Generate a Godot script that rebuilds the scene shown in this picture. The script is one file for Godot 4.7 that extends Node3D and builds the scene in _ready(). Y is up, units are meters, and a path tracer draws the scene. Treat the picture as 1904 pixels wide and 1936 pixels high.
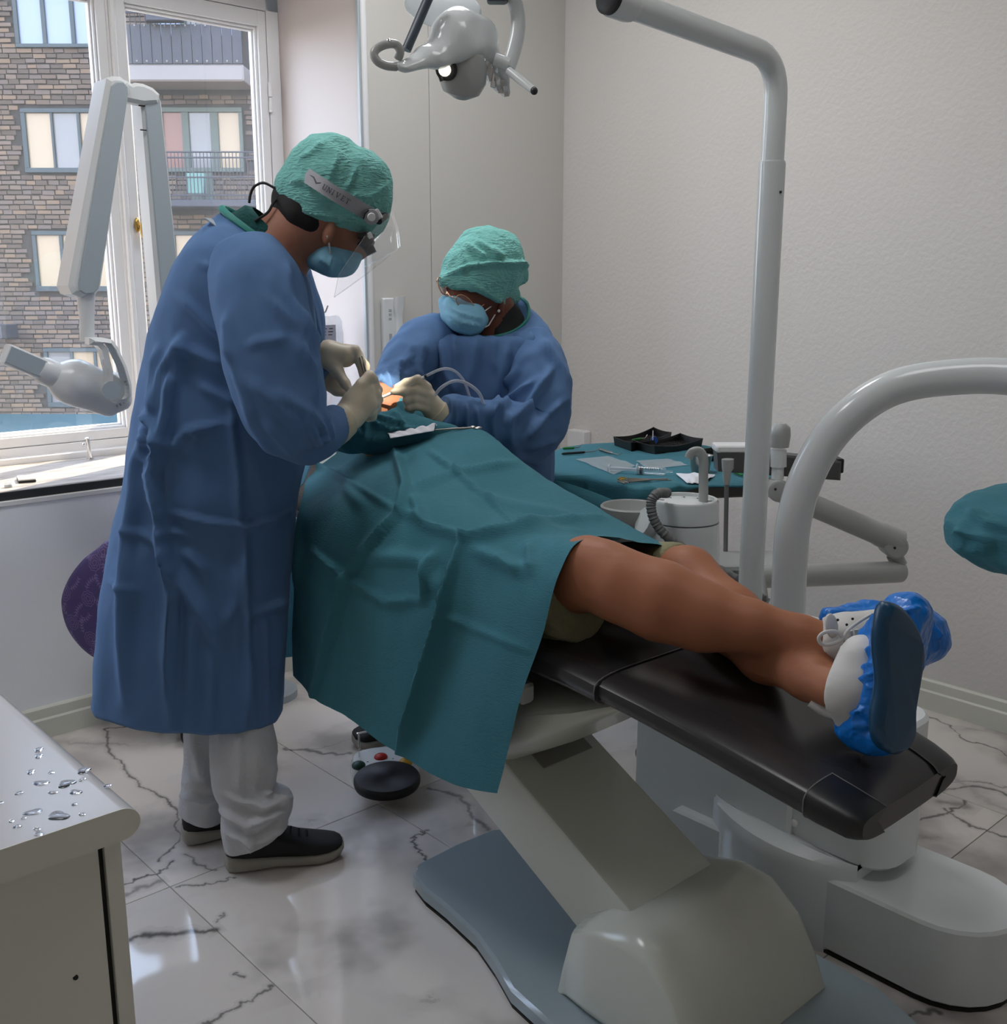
extends Node3D
# A dental surgery room: room axes are world axes (x along the window wall, z along the right wall, y up), metres.

const EYE := Vector3(0.0, 1.41, 0.0)
const FOCAL := 1991.0
const PITCH := 0.213
const YAW := 0.8327
var FWD := Vector3(cos(YAW), 0.0, -sin(YAW))
var RGT := Vector3(sin(YAW), 0.0, cos(YAW))
var UP := Vector3.UP
var mats := {}
var used_names := {}
var rng := RandomNumberGenerator.new()


func _ready() -> void:
	rng.seed = 71
	set_light()
	make_materials()
	build_room()
	build_window()
	build_facade()
	build_chair()
	build_unit()
	build_table()
	build_small()
	build_people()


# ---------------------------------------------------------------- survey helpers: a sight line meets a plane of the room
func sight(x: float, y: float) -> Vector3:
	var a := (x - 952.0) / FOCAL
	var b := (y - 968.0) / FOCAL
	var fw := cos(PITCH) - b * sin(PITCH)
	return (RGT * a + FWD * fw - UP * (sin(PITCH) + b * cos(PITCH))) / fw


func P(x: float, y: float, dist: float) -> Vector3:
	return EYE + sight(x, y) * dist


func PX(x: float, y: float, at: float) -> Vector3:
	var r := sight(x, y)
	return EYE + r * (at / r.x)


func PZ(x: float, y: float, at: float) -> Vector3:
	var r := sight(x, y)
	return EYE + r * (at / r.z)


func PH(x: float, y: float, at: float) -> Vector3:
	var r := sight(x, y)
	return EYE + r * ((at - EYE.y) / r.y)


# ---------------------------------------------------------------- mesh building
class Geo:
	var v := PackedVector3Array()
	var t := PackedInt32Array()
	var uv := PackedVector2Array()

	func tri(a: int, b: int, c: int) -> void:
		t.append(a); t.append(b); t.append(c)

	func quad(a: int, b: int, c: int, d: int) -> void:
		t.append(a); t.append(b); t.append(c)
		t.append(a); t.append(c); t.append(d)

	func fix(from_v: int, from_t: int) -> void:  # turn a closed piece the right way out
		var vol := 0.0
		if v.size() == from_v:
			return
		var o := v[from_v]
		var i := from_t
		while i < t.size():
			vol += (v[t[i]] - o).dot((v[t[i + 1]] - o).cross(v[t[i + 2]] - o))
			i += 3
		if vol < 0.0:
			i = from_t
			while i < t.size():
				var k := t[i + 1]
				t[i + 1] = t[i + 2]
				t[i + 2] = k
				i += 3

	func loft(rings: Array, caps := true, closed := true) -> Geo:
		var v0 := v.size()
		var t0 := t.size()
		var n: int = rings[0].size()
		for r in rings:
			v.append_array(r)
		var m := n if closed else n - 1
		for k in rings.size() - 1:
			for i in m:
				var j := (i + 1) % n
				quad(v0 + k * n + i, v0 + k * n + j, v0 + (k + 1) * n + j, v0 + (k + 1) * n + i)
		if caps and closed:
			for e in [0, rings.size() - 1]:
				var c := Vector3.ZERO
				for p in rings[e]:
					c += p
				c /= n
				var ci := v.size()
				v.append(c)
				for i in n:
					var j := (i + 1) % n
					if e == 0:
						tri(ci, v0 + j, v0 + i)
					else:
						tri(ci, v0 + e * n + i, v0 + e * n + j)
		if closed:
			fix(v0, t0)
		return self

	func tube(path: Array, radius, seg := 12, caps := true, flat := 1.0, up := Vector3.ZERO) -> Geo:
		var rings := []
		var n := path.size()
		var tang: Vector3 = (path[1] - path[0]).normalized()
		var side: Vector3 = up if up != Vector3.ZERO else (Vector3.UP if absf(tang.y) < 0.9 else Vector3.RIGHT)
		for k in n:
			var d: Vector3 = ((path[mini(k + 1, n - 1)] - path[maxi(k - 1, 0)]) as Vector3).normalized()
			side = (side - d * side.dot(d)).normalized()
			var other := d.cross(side)
			var rad: float = radius[k] if radius is Array or radius is PackedFloat32Array else radius
			var ring := PackedVector3Array()
			for i in seg:
				var a := TAU * i / seg
				ring.append(path[k] + (side * cos(a) * flat + other * sin(a)) * rad)
			rings.append(ring)
		return loft(rings, caps)

	func ball(c: Vector3, r: Vector3, seg := 16, b := Basis()) -> Geo:
		var rings := []
		var rows := maxi(4, seg / 2)
		for k in range(1, rows):
			var e := -PI / 2 + PI * k / rows
			var ring := PackedVector3Array()
			for i in seg:
				var a := TAU * i / seg
				ring.append(c + b * Vector3(r.x * cos(e) * cos(a), r.y * sin(e), r.z * cos(e) * sin(a)))
			rings.append(ring)
		var v0 := v.size()
		var t0 := t.size()
		loft(rings, true)
		v[v.size() - 2] = c - b * Vector3(0, r.y, 0)
		v[v.size() - 1] = c + b * Vector3(0, r.y, 0)
		fix(v0, t0)
		return self

	func lathe(profile: Array, at: Transform3D, seg := 24) -> Geo:  # profile of (radius, height) about the local y axis
		var rings := []
		for p in profile:
			var ring := PackedVector3Array()
			for i in seg:
				var a := TAU * i / seg
				ring.append(at * Vector3(p.x * cos(a), p.y, p.x * sin(a)))
			rings.append(ring)
		return loft(rings, true)

	func prism(poly: PackedVector2Array, z0: float, z1: float, at := Transform3D(), bevel := 0.0) -> Geo:
		# a flat outline in local x, y pushed along local z, edges chamfered
		var v0 := v.size()
		var t0 := t.size()
		var p := poly
		if Geometry2D.is_polygon_clockwise(p):
			p = p.duplicate()
			p.reverse()
		var n := p.size()
		var small := p
		if bevel > 0.0:
			small = PackedVector2Array()
			for i in n:
				var d0 := (p[i] - p[(i + n - 1) % n]).normalized()
				var d1 := (p[(i + 1) % n] - p[i]).normalized()
				var n0 := Vector2(-d0.y, d0.x)
				var n1 := Vector2(-d1.y, d1.x)
				var m := n0 + n1
				var l := maxf(0.5, m.dot(n0))
				small.append(p[i] + m / l * bevel)
		var levels := [[small, z0], [p, z0 + bevel], [p, z1 - bevel], [small, z1]] if bevel > 0.0 else [[p, z0], [p, z1]]
		for l in levels:
			for q in l[0]:
				v.append(at * Vector3(q.x, q.y, l[1]))
		for k in levels.size() - 1:
			for i in n:
				var j := (i + 1) % n
				quad(v0 + k * n + i, v0 + k * n + j, v0 + (k + 1) * n + j, v0 + (k + 1) * n + i)
		var cut := Geometry2D.triangulate_polygon(small)
		var top := v0 + (levels.size() - 1) * n
		var i := 0
		while i < cut.size():
			tri(v0 + cut[i], v0 + cut[i + 2], v0 + cut[i + 1])
			tri(top + cut[i], top + cut[i + 1], top + cut[i + 2])
			i += 3
		fix(v0, t0)
		return self

	func box(c: Vector3, s: Vector3, bevel := 0.0, b := Basis()) -> Geo:
		var hx := s.x / 2
		var hy := s.y / 2
		var poly := PackedVector2Array([Vector2(-hx, -hy), Vector2(hx, -hy), Vector2(hx, hy), Vector2(-hx, hy)])
		if bevel > 0.0:
			poly = Geo.rrect(s.x, s.y, bevel, 2)
		return prism(poly, -s.z / 2, s.z / 2, Transform3D(b, c), bevel * 0.7)

	func span(a: Vector3, b: Vector3, bevel := 0.0) -> Geo:  # a box between two corners
		return box((a + b) / 2, (b - a).abs(), bevel)

	func grid(rows: Array, thick := 0.0) -> Geo:  # a sheet through rows of points, given a thickness away from its normal
		var h := rows.size()
		var w: int = rows[0].size()
		var v0 := v.size()
		var t0 := t.size()
		for r in rows:
			v.append_array(r)
		for j in h - 1:
			for i in w - 1:
				quad(v0 + j * w + i, v0 + j * w + i + 1, v0 + (j + 1) * w + i + 1, v0 + (j + 1) * w + i)
		if thick != 0.0:
			var back := v.size()
			for j in h:
				for i in w:
					var dx: Vector3 = rows[j][mini(i + 1, w - 1)] - rows[j][maxi(i - 1, 0)]
					var dy: Vector3 = rows[mini(j + 1, h - 1)][i] - rows[maxi(j - 1, 0)][i]
					v.append(rows[j][i] - dx.cross(dy).normalized() * thick)
			for j in h - 1:
				for i in w - 1:
					quad(back + j * w + i, back + (j + 1) * w + i, back + (j + 1) * w + i + 1, back + j * w + i + 1)
			for i in w - 1:
				quad(v0 + i, back + i, back + i + 1, v0 + i + 1)
				var q: int = (h - 1) * w
				quad(v0 + q + i + 1, back + q + i + 1, back + q + i, v0 + q + i)
			for j in h - 1:
				quad(v0 + (j + 1) * w, back + (j + 1) * w, back + j * w, v0 + j * w)
				var e: int = w - 1
				quad(v0 + j * w + e, back + j * w + e, back + (j + 1) * w + e, v0 + (j + 1) * w + e)
			fix(v0, t0)
		return self

	static func rrect(w: float, h: float, r: float, n := 3) -> PackedVector2Array:
		var out := PackedVector2Array()
		for c in [[1, 1, 0.0], [-1, 1, PI / 2], [-1, -1, PI], [1, -1, PI * 1.5]]:
			for i in n + 1:
				var a: float = c[2] + PI / 2 * i / n
				out.append(Vector2(c[0] * (w / 2 - r) + r * cos(a), c[1] * (h / 2 - r) + r * sin(a)))
		return out

	func mesh(crease := 40.0) -> ArrayMesh:
		var nt := t.size() / 3
		var fn := PackedVector3Array()
		fn.resize(nt)
		for k in nt:
			var a := v[t[k * 3]]
			fn[k] = (v[t[k * 3 + 1]] - a).cross(v[t[k * 3 + 2]] - a)
		var arr := []
		arr.resize(Mesh.ARRAY_MAX)
		var idx := PackedInt32Array()
		idx.resize(nt * 3)
		if crease >= 180.0:
			var vn := PackedVector3Array()
			vn.resize(v.size())
			for k in nt:
				for c in 3:
					vn[t[k * 3 + c]] += fn[k]
				idx[k * 3] = t[k * 3]
				idx[k * 3 + 1] = t[k * 3 + 2]
				idx[k * 3 + 2] = t[k * 3 + 1]
			for i in vn.size():
				vn[i] = vn[i].normalized()
			arr[Mesh.ARRAY_VERTEX] = v
			arr[Mesh.ARRAY_NORMAL] = vn
			if uv.size() == v.size():
				arr[Mesh.ARRAY_TEX_UV] = uv
		else:
			var first := PackedInt32Array()
			first.resize(v.size() + 1)
			for i in t:
				first[i + 1] += 1
			for i in v.size():
				first[i + 1] += first[i]
			var fill := first.duplicate()
			var near := PackedInt32Array()
			near.resize(nt * 3)
			for k in nt:
				for c in 3:
					var i := t[k * 3 + c]
					near[fill[i]] = k
					fill[i] += 1
			var unit := PackedVector3Array()
			unit.resize(nt)
			for k in nt:
				unit[k] = fn[k].normalized()
			var ov := PackedVector3Array()
			var on := PackedVector3Array()
			var ou := PackedVector2Array()
			var has_uv := uv.size() == v.size()
			var lim := cos(deg_to_rad(crease))
			for k in nt:
				for c in 3:
					var cc := c if c == 0 else 3 - c
					var i := t[k * 3 + cc]
					var s := Vector3.ZERO
					for q in range(first[i], first[i + 1]):
						if unit[near[q]].dot(unit[k]) > lim:
							s += fn[near[q]]
					ov.append(v[i])
					on.append(s.normalized() if s.length_squared() > 0.0 else unit[k])
					if has_uv:
						ou.append(uv[i])
					idx[k * 3 + c] = k * 3 + c
			arr[Mesh.ARRAY_VERTEX] = ov
			arr[Mesh.ARRAY_NORMAL] = on
			if has_uv:
				arr[Mesh.ARRAY_TEX_UV] = ou
		arr[Mesh.ARRAY_INDEX] = idx
		var m := ArrayMesh.new()
		m.add_surface_from_arrays(Mesh.PRIMITIVE_TRIANGLES, arr)
		return m


# a field of soft tapered capsules, meshed as surface nets
class Blob:
	var lo: Vector3
	var cell: float
	var nx: int
	var ny: int
	var nz: int
	var g := PackedFloat32Array()
	var sharp: float

	func _init(a: Vector3, b: Vector3, size: float, k := 70.0) -> void:
		lo = a
		cell = size
		sharp = k
		nx = int((b.x - a.x) / size) + 2
		ny = int((b.y - a.y) / size) + 2
		nz = int((b.z - a.z) / size) + 2
		g.resize(nx * ny * nz)

	func bone(a: Vector3, b: Vector3, ra: float, rb: float, flat_axis := Vector3.ZERO, flat := 1.0) -> void:
		# flat > 1 thins the capsule along flat_axis
		var m := 0.06 if sharp < 120.0 else 0.02
		var r := maxf(ra, rb) + m
		var p0 := ((a.min(b) - Vector3.ONE * r - lo) / cell).floor()
		var p1 := ((a.max(b) + Vector3.ONE * r - lo) / cell).ceil()
		var i0 := maxi(0, int(p0.x)); var i1 := mini(nx - 1, int(p1.x))
		var j0 := maxi(0, int(p0.y)); var j1 := mini(ny - 1, int(p1.y))
		var k0 := maxi(0, int(p0.z)); var k1 := mini(nz - 1, int(p1.z))
		var ab := b - a
		var l2 := maxf(ab.length_squared(), 1e-9)
		var fa := flat_axis.normalized() * (flat - 1.0)
		var fu := flat_axis.normalized()
		for k in range(k0, k1 + 1):
			for j in range(j0, j1 + 1):
				var row := (k * ny + j) * nx
				var q := Vector3(lo.x, lo.y + j * cell, lo.z + k * cell) - a
				for i in range(i0, i1 + 1):
					var p := q
					p.x += i * cell
					var s := clampf(p.dot(ab) / l2, 0.0, 1.0)
					var d := p - ab * s
					d += fa * d.dot(fu)
					var dist := d.length() - (ra + (rb - ra) * s)
					if dist < m:
						g[row + i] += exp(-sharp * dist)

	func cut(at: Vector3, n: Vector3) -> void:  # nothing on the side that n points to
		for k in nz:
			for j in ny:
				var row := (k * ny + j) * nx
				for i in nx:
					if g[row + i] > 0.0:
						var d := (lo + Vector3(i, j, k) * cell - at).dot(n)
						if d > -0.08:
							g[row + i] = minf(g[row + i], exp(-sharp * d))

	func carve(a: Vector3, b: Vector3, ra: float, rb: float) -> void:
		var ab := b - a
		var l2 := maxf(ab.length_squared(), 1e-9)
		var r := maxf(ra, rb) + 0.02
		var p0 := ((a.min(b) - Vector3.ONE * r - lo) / cell).floor()
		var p1 := ((a.max(b) + Vector3.ONE * r - lo) / cell).ceil()
		for k in range(maxi(0, int(p0.z)), mini(nz - 1, int(p1.z)) + 1):
			for j in range(maxi(0, int(p0.y)), mini(ny - 1, int(p1.y)) + 1):
				for i in range(maxi(0, int(p0.x)), mini(nx - 1, int(p1.x)) + 1):
					var w := (k * ny + j) * nx + i
					if g[w] > 0.0:
						var p := lo + Vector3(i, j, k) * cell - a
						var s := clampf(p.dot(ab) / l2, 0.0, 1.0)
						var d := (ra + (rb - ra) * s) - (p - ab * s).length()
						g[w] = minf(g[w], exp(-sharp * d))

	func build(into: Geo) -> Geo:
		var ids := PackedInt32Array()
		ids.resize(g.size())
		var v0 := into.v.size()
		var pl := nx * ny
		var off := PackedInt32Array([0, 1, nx, nx + 1, pl, pl + 1, pl + nx, pl + nx + 1])
		for k in nz - 1:
			for j in ny - 1:
				var row := (k * ny + j) * nx
				for i in nx - 1:
					var w := row + i
					var c := 0
					for q in 8:
						if g[w + off[q]] > 1.0:
							c += 1
					if c == 0 or c == 8:
						continue
					var s := Vector3.ZERO
					var m := 0
					for e in EDGES:
						var ga := g[w + off[e[0]]]
						var gb := g[w + off[e[1]]]
						if (ga > 1.0) != (gb > 1.0):
							var la := log(maxf(ga, 1e-6))
							var lb := log(maxf(gb, 1e-6))
							la = maxf(la, -sharp * cell * 1.5)
							lb = maxf(lb, -sharp * cell * 1.5)
							var f := la / (la - lb)
							s += CORNER[e[0]].lerp(CORNER[e[1]], f)
							m += 1
					ids[w] = into.v.size()
					into.v.append(lo + (Vector3(i, j, k) + s / m) * cell)
		for k in range(1, nz - 1):
			for j in range(1, ny - 1):
				var row := (k * ny + j) * nx
				for i in range(1, nx - 1):
					var w := row + i
					var here := g[w] > 1.0
					if here != (g[w + 1] > 1.0):
						_q(into, here, ids[w - nx - pl], ids[w - pl], ids[w], ids[w - nx])
					if here != (g[w + nx] > 1.0):
						_q(into, here, ids[w - 1 - pl], ids[w - 1], ids[w], ids[w - pl])
					if here != (g[w + pl] > 1.0):
						_q(into, here, ids[w - 1 - nx], ids[w - nx], ids[w], ids[w - 1])
		return into

	func _q(into: Geo, here: bool, a: int, b: int, c: int, d: int) -> void:
		if here:
			into.quad(a, b, c, d)
		else:
			into.quad(a, d, c, b)

	const CORNER := [Vector3(0, 0, 0), Vector3(1, 0, 0), Vector3(0, 1, 0), Vector3(1, 1, 0), Vector3(0, 0, 1), Vector3(1, 0, 1), Vector3(0, 1, 1), Vector3(1, 1, 1)]
	const EDGES := [[0, 1], [2, 3], [4, 5], [6, 7], [0, 2], [1, 3], [4, 6], [5, 7], [0, 4], [1, 5], [2, 6], [3, 7]]


func curve(pts: Array, per := 6, closed := false) -> Array:  # Catmull-Rom through points
	var out := []
	var n := pts.size()
	var m := n if closed else n - 1
	for k in m:
		var a = pts[(k - 1 + n) % n] if closed else pts[maxi(k - 1, 0)]
		var b = pts[k]
		var c = pts[(k + 1) % n]
		var d = pts[(k + 2) % n] if closed else pts[mini(k + 2, n - 1)]
		for i in per:
			var s := float(i) / per
			out.append(0.5 * (2.0 * b + (c - a) * s + (2.0 * a - 5.0 * b + 4.0 * c - d) * s * s + (3.0 * b - a - 3.0 * c + d) * s * s * s))
	if not closed:
		out.append(pts[n - 1])
	return out


func fine_grid(rows: Array, per_row: int, per_col: int) -> Array:  # smooths a coarse net of points both ways
	var wide := []
	for r in rows:
		wide.append(curve(r, per_col))
	var out := []
	var w: int = wide[0].size()
	var cols := []
	for i in w:
		var c := []
		for r in wide:
			c.append(r[i])
		cols.append(curve(c, per_row))
	for j in cols[0].size():
		var row := PackedVector3Array()
		for i in w:
			row.append(cols[i][j])
		out.append(row)
	return out


func ring(c: Vector3, a: Vector3, b: Vector3, n := 24, power := 2.0) -> PackedVector3Array:
	var out := PackedVector3Array()
	for i in n:
		var t := TAU * i / n
		var x := cos(t)
		var y := sin(t)
		out.append(c + a * signf(x) * pow(absf(x), 2.0 / power) + b * signf(y) * pow(absf(y), 2.0 / power))
	return out


func frame(x: Vector3, y: Vector3, at: Vector3) -> Transform3D:  # local x and y, made square
	var a := x.normalized()
	var c := a.cross(y).normalized()
	return Transform3D(Basis(a, c.cross(a), c), at)


# ---------------------------------------------------------------- objects
func numbered(called: String) -> String:
	var n: int = used_names.get(called, 0)
	used_names[called] = n + 1
	return called if n == 0 else "%s_%03d" % [called, n]


func tag(o: Node, label := "", category := "", group := "", kind := "") -> Node:
	if label: o.set_meta("label", label)
	if category: o.set_meta("category", category)
	if group: o.set_meta("group", group)
	if kind: o.set_meta("kind", kind)
	return o


func thing(called: String, label: String, category: String, at := Vector3.ZERO, group := "") -> Node3D:
	var o := Node3D.new()
	o.name = numbered(called)
	add_child(o)
	o.position = at
	tag(o, label, category, group)
	return o


func part(parent: Node3D, called: String, g, m: Material, crease := 40.0, label := "") -> MeshInstance3D:
	# geometry is given in room coordinates and kept relative to its thing
	var o := MeshInstance3D.new()
	o.name = called
	if g is Geo:
		var at := Vector3.ZERO
		var p: Node = parent
		while p is Node3D and p != self:
			at += p.position
			p = p.get_parent()
		if at != Vector3.ZERO:
			for i in g.v.size():
				g.v[i] -= at
		o.mesh = g.mesh(crease)
	else:
		o.mesh = g
	o.material_override = m
	parent.add_child(o, true)
	if label: o.set_meta("label", label)
	return o


func solo(called: String, g: Geo, m: Material, label: String, category: String, group := "", crease := 40.0) -> MeshInstance3D:
	var o := part(self, numbered(called), g, m, crease)
	tag(o, label, category, group)
	return o


func struct(called: String, g: Geo, m: Material, crease := 40.0) -> MeshInstance3D:
	var o := part(self, called, g, m, crease)
	o.set_meta("kind", "structure")
	return o


func rumple(g: Geo, creases: Array, noise_amp := 0.0, freq := 6.0, seed_n := 1) -> void:
	# cloth: raise folds (segments a, b, width, height) and slack noise along the normals
	var n := PackedVector3Array()
	n.resize(g.v.size())
	var k := 0
	while k < g.t.size():
		var f := (g.v[g.t[k + 1]] - g.v[g.t[k]]).cross(g.v[g.t[k + 2]] - g.v[g.t[k]])
		for c in 3:
			n[g.t[k + c]] += f
		k += 3
	var nz := FastNoiseLite.new()
	nz.seed = seed_n
	nz.noise_type = FastNoiseLite.TYPE_SIMPLEX_SMOOTH
	nz.fractal_type = FastNoiseLite.FRACTAL_RIDGED
	nz.fractal_octaves = 2
	nz.frequency = freq
	for i in g.v.size():
		var p := g.v[i]
		var d := 0.0
		if noise_amp > 0.0:
			d += noise_amp * nz.get_noise_3dv(p)
		for c in creases:
			var a: Vector3 = c[0]
			var ab: Vector3 = c[1] - a
			var s := clampf((p - a).dot(ab) / ab.length_squared(), 0.0, 1.0)
			var q: float = (p - a - ab * s).length() / c[2]
			if q < 2.5:
				d += c[3] * exp(-q * q * 1.5) * (1.0 - 0.5 * absf(2.0 * s - 1.0))
		g.v[i] = p + n[i].normalized() * d


# ---------------------------------------------------------------- camera, sky, sun, lamps
func set_light() -> void:
	var cam := Camera3D.new()
	cam.name = "camera"
	cam.fov = rad_to_deg(2.0 * atan(968.0 / FOCAL))
	cam.position = EYE
	cam.rotation = Vector3(-PITCH, YAW - PI / 2, 0.0)
	cam.near = 0.05
	cam.far = 200.0
	add_child(cam)
	cam.current = true

	var sky_mat := ProceduralSkyMaterial.new()
	sky_mat.sky_top_color = Color(0.62, 0.7, 0.82)
	sky_mat.sky_horizon_color = Color(0.86, 0.88, 0.9)
	sky_mat.ground_bottom_color = Color(0.34, 0.32, 0.3)
	sky_mat.ground_horizon_color = Color(0.6, 0.6, 0.6)
	sky_mat.sun_angle_max = 1.0
	var sky := Sky.new()
	sky.sky_material = sky_mat
	var env := Environment.new()
	env.background_mode = Environment.BG_SKY
	env.sky = sky
	env.background_energy_multiplier = 9.0
	env.tonemap_mode = Environment.TONE_MAPPER_LINEAR
	env.tonemap_exposure = 1.4
	env.sdfgi_enabled = true
	env.ssao_enabled = true
	env.ssil_enabled = true
	var we := WorldEnvironment.new()
	we.name = "world_environment"
	we.environment = env
	add_child(we)

	var sun := DirectionalLight3D.new()
	sun.name = "sun"
	sun.light_color = Color(1.0, 0.95, 0.86)
	sun.light_energy = 5.0
	sun.light_angular_distance = 0.5
	sun.shadow_enabled = true
	add_child(sun)
	sun.look_at_from_position(Vector3(9.0, 9.0, -4.3), Vector3.ZERO)

	# ceiling panels added out of view to brighten the room
	for p in [Vector3(2.1, 2.985, -2.4), Vector3(0.45, 2.985, -2.1), Vector3(1.5, 2.985, -0.7)]:
		var lamp := AreaLight3D.new()
		lamp.name = "added_ceiling_panel_light"
		lamp.area_size = Vector2(0.58, 0.58)
		lamp.light_color = Color(0.98, 0.985, 1.0)
		lamp.light_energy = 1.15 if p.x > 2.0 else 0.3 if p.x > 1.0 else 0.8
		lamp.area_range = 12.0
		lamp.shadow_enabled = true
		lamp.position = p - Vector3(0, 0.03, 0)
		add_child(lamp, true)
		lamp.rotation = Vector3(-PI / 2, 0, 0)


func tone(c: Color, k: float) -> Color:
	return Color(c.r * k, c.g * k, c.b * k)


func mat(key: String, c: Color, rough := 0.5, metal := 0.0, spec := 0.5) -> StandardMaterial3D:
	var m := StandardMaterial3D.new()
	m.resource_name = key
	m.albedo_color = c
	m.roughness = rough
	m.metallic = metal
	m.metallic_specular = spec
	mats[key] = m
	return m


func noise_tex(freq: float, seed_n: int, size := 512, fractal := FastNoiseLite.FRACTAL_FBM, octaves := 4, sx := 1, sy := 1, normal := false, strength := 4.0) -> NoiseTexture2D:
	var n := FastNoiseLite.new()
	n.seed = seed_n
	n.frequency = freq
	n.noise_type = FastNoiseLite.TYPE_SIMPLEX_SMOOTH
	n.fractal_type = fractal
	n.fractal_octaves = octaves
	var t := NoiseTexture2D.new()
	t.width = size * sx
	t.height = size * sy
	t.seamless = true
	t.noise = n
	t.as_normal_map = normal
	t.bump_strength = strength
	return t


func bumpy(m: StandardMaterial3D, t: Texture2D, scale: Vector3, height: float) -> StandardMaterial3D:
	m.heightmap_enabled = true
	m.heightmap_texture = t
	m.heightmap_scale = height
	m.uv1_triplanar = true
	m.uv1_world_triplanar = true
	m.uv1_scale = scale
	return m


func make_materials() -> void:
	var fine := noise_tex(0.05, 3, 512)
	mats.fine_noise = fine
	bumpy(mat("plaster", Color(0.86, 0.845, 0.825), 0.55), noise_tex(0.035, 5, 512, FastNoiseLite.FRACTAL_FBM, 5), Vector3.ONE * 2.2, 0.1)
	mat("white_paint", Color(0.9, 0.9, 0.9), 0.32)
	mat("panel_grey", Color(0.8, 0.79, 0.765), 0.45)
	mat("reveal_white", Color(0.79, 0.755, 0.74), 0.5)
	mat("ceiling_white", Color(0.9, 0.9, 0.89), 0.8)
	mat("unit_white", Color(0.86, 0.88, 0.88), 0.14)
	mat("unit_grey", Color(0.66, 0.67, 0.66), 0.3)
	mat("plate_blue_grey", Color(0.6, 0.65, 0.67), 0.12)
	mat("shell_grey", Color(0.78, 0.79, 0.75), 0.2)
	mat("xray_white", Color(0.86, 0.87, 0.87), 0.28)
	mat("xray_grey", Color(0.66, 0.7, 0.72), 0.35)
	mat("black_plastic", Color(0.03, 0.032, 0.035), 0.4)
	mat("dark_plastic", Color(0.1, 0.105, 0.115), 0.45)
	mat("chrome", Color(0.86, 0.86, 0.86), 0.12, 1.0)
	mat("steel", Color(0.62, 0.6, 0.57), 0.28, 1.0)
	mat("brass", Color(0.72, 0.6, 0.34), 0.25, 1.0)
	mat("grey_rubber", Color(0.42, 0.42, 0.42), 0.6)
	mat("laminate", Color(0.84, 0.84, 0.79), 0.35)
	mat("worktop", Color(0.8, 0.8, 0.81), 0.2)
	mat("gap_dark", Color(0.08, 0.08, 0.07), 0.7)
	mat("leather", Color(0.2, 0.195, 0.2), 0.24)
	mat("leather_cap", Color(0.11, 0.115, 0.12), 0.36)
	mat("piping", Color(0.42, 0.42, 0.42), 0.5)
	var glass := mat("pane_glass", Color(0.9, 0.95, 0.97, 0.06), 0.02)
	glass.transparency = BaseMaterial3D.TRANSPARENCY_ALPHA
	glass.cull_mode = BaseMaterial3D.CULL_DISABLED
	var clear := mat("clear_plastic", Color(0.9, 0.92, 0.95, 0.12), 0.05)
	clear.transparency = BaseMaterial3D.TRANSPARENCY_ALPHA
	var milky := mat("milky_plastic", Color(0.86, 0.87, 0.9, 0.42), 0.35)
	milky.transparency = BaseMaterial3D.TRANSPARENCY_ALPHA
	var stone := mat("sill_stone", Color(0.72, 0.7, 0.68), 0.28)
	stone.albedo_texture = noise_tex(0.012, 31, 512)
	stone.albedo_texture.color_ramp = ramp([[0.0, Color(0.62, 0.6, 0.58)], [0.5, Color(0.9, 0.89, 0.88)], [1.0, Color(1, 1, 1)]])
	stone.uv1_triplanar = true
	stone.uv1_world_triplanar = true
	stone.uv1_scale = Vector3(0.8, 3.0, 5.0)
	mat("sill_edge", Color(0.2, 0.2, 0.205), 0.35)
	people_materials()


func ramp(stops: Array) -> Gradient:
	var g := Gradient.new()
	var o := PackedFloat32Array()
	var c := PackedColorArray()
	for s in stops:
		o.append(s[0])
		c.append(s[1])
	g.offsets = o
	g.colors = c
	return g


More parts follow.
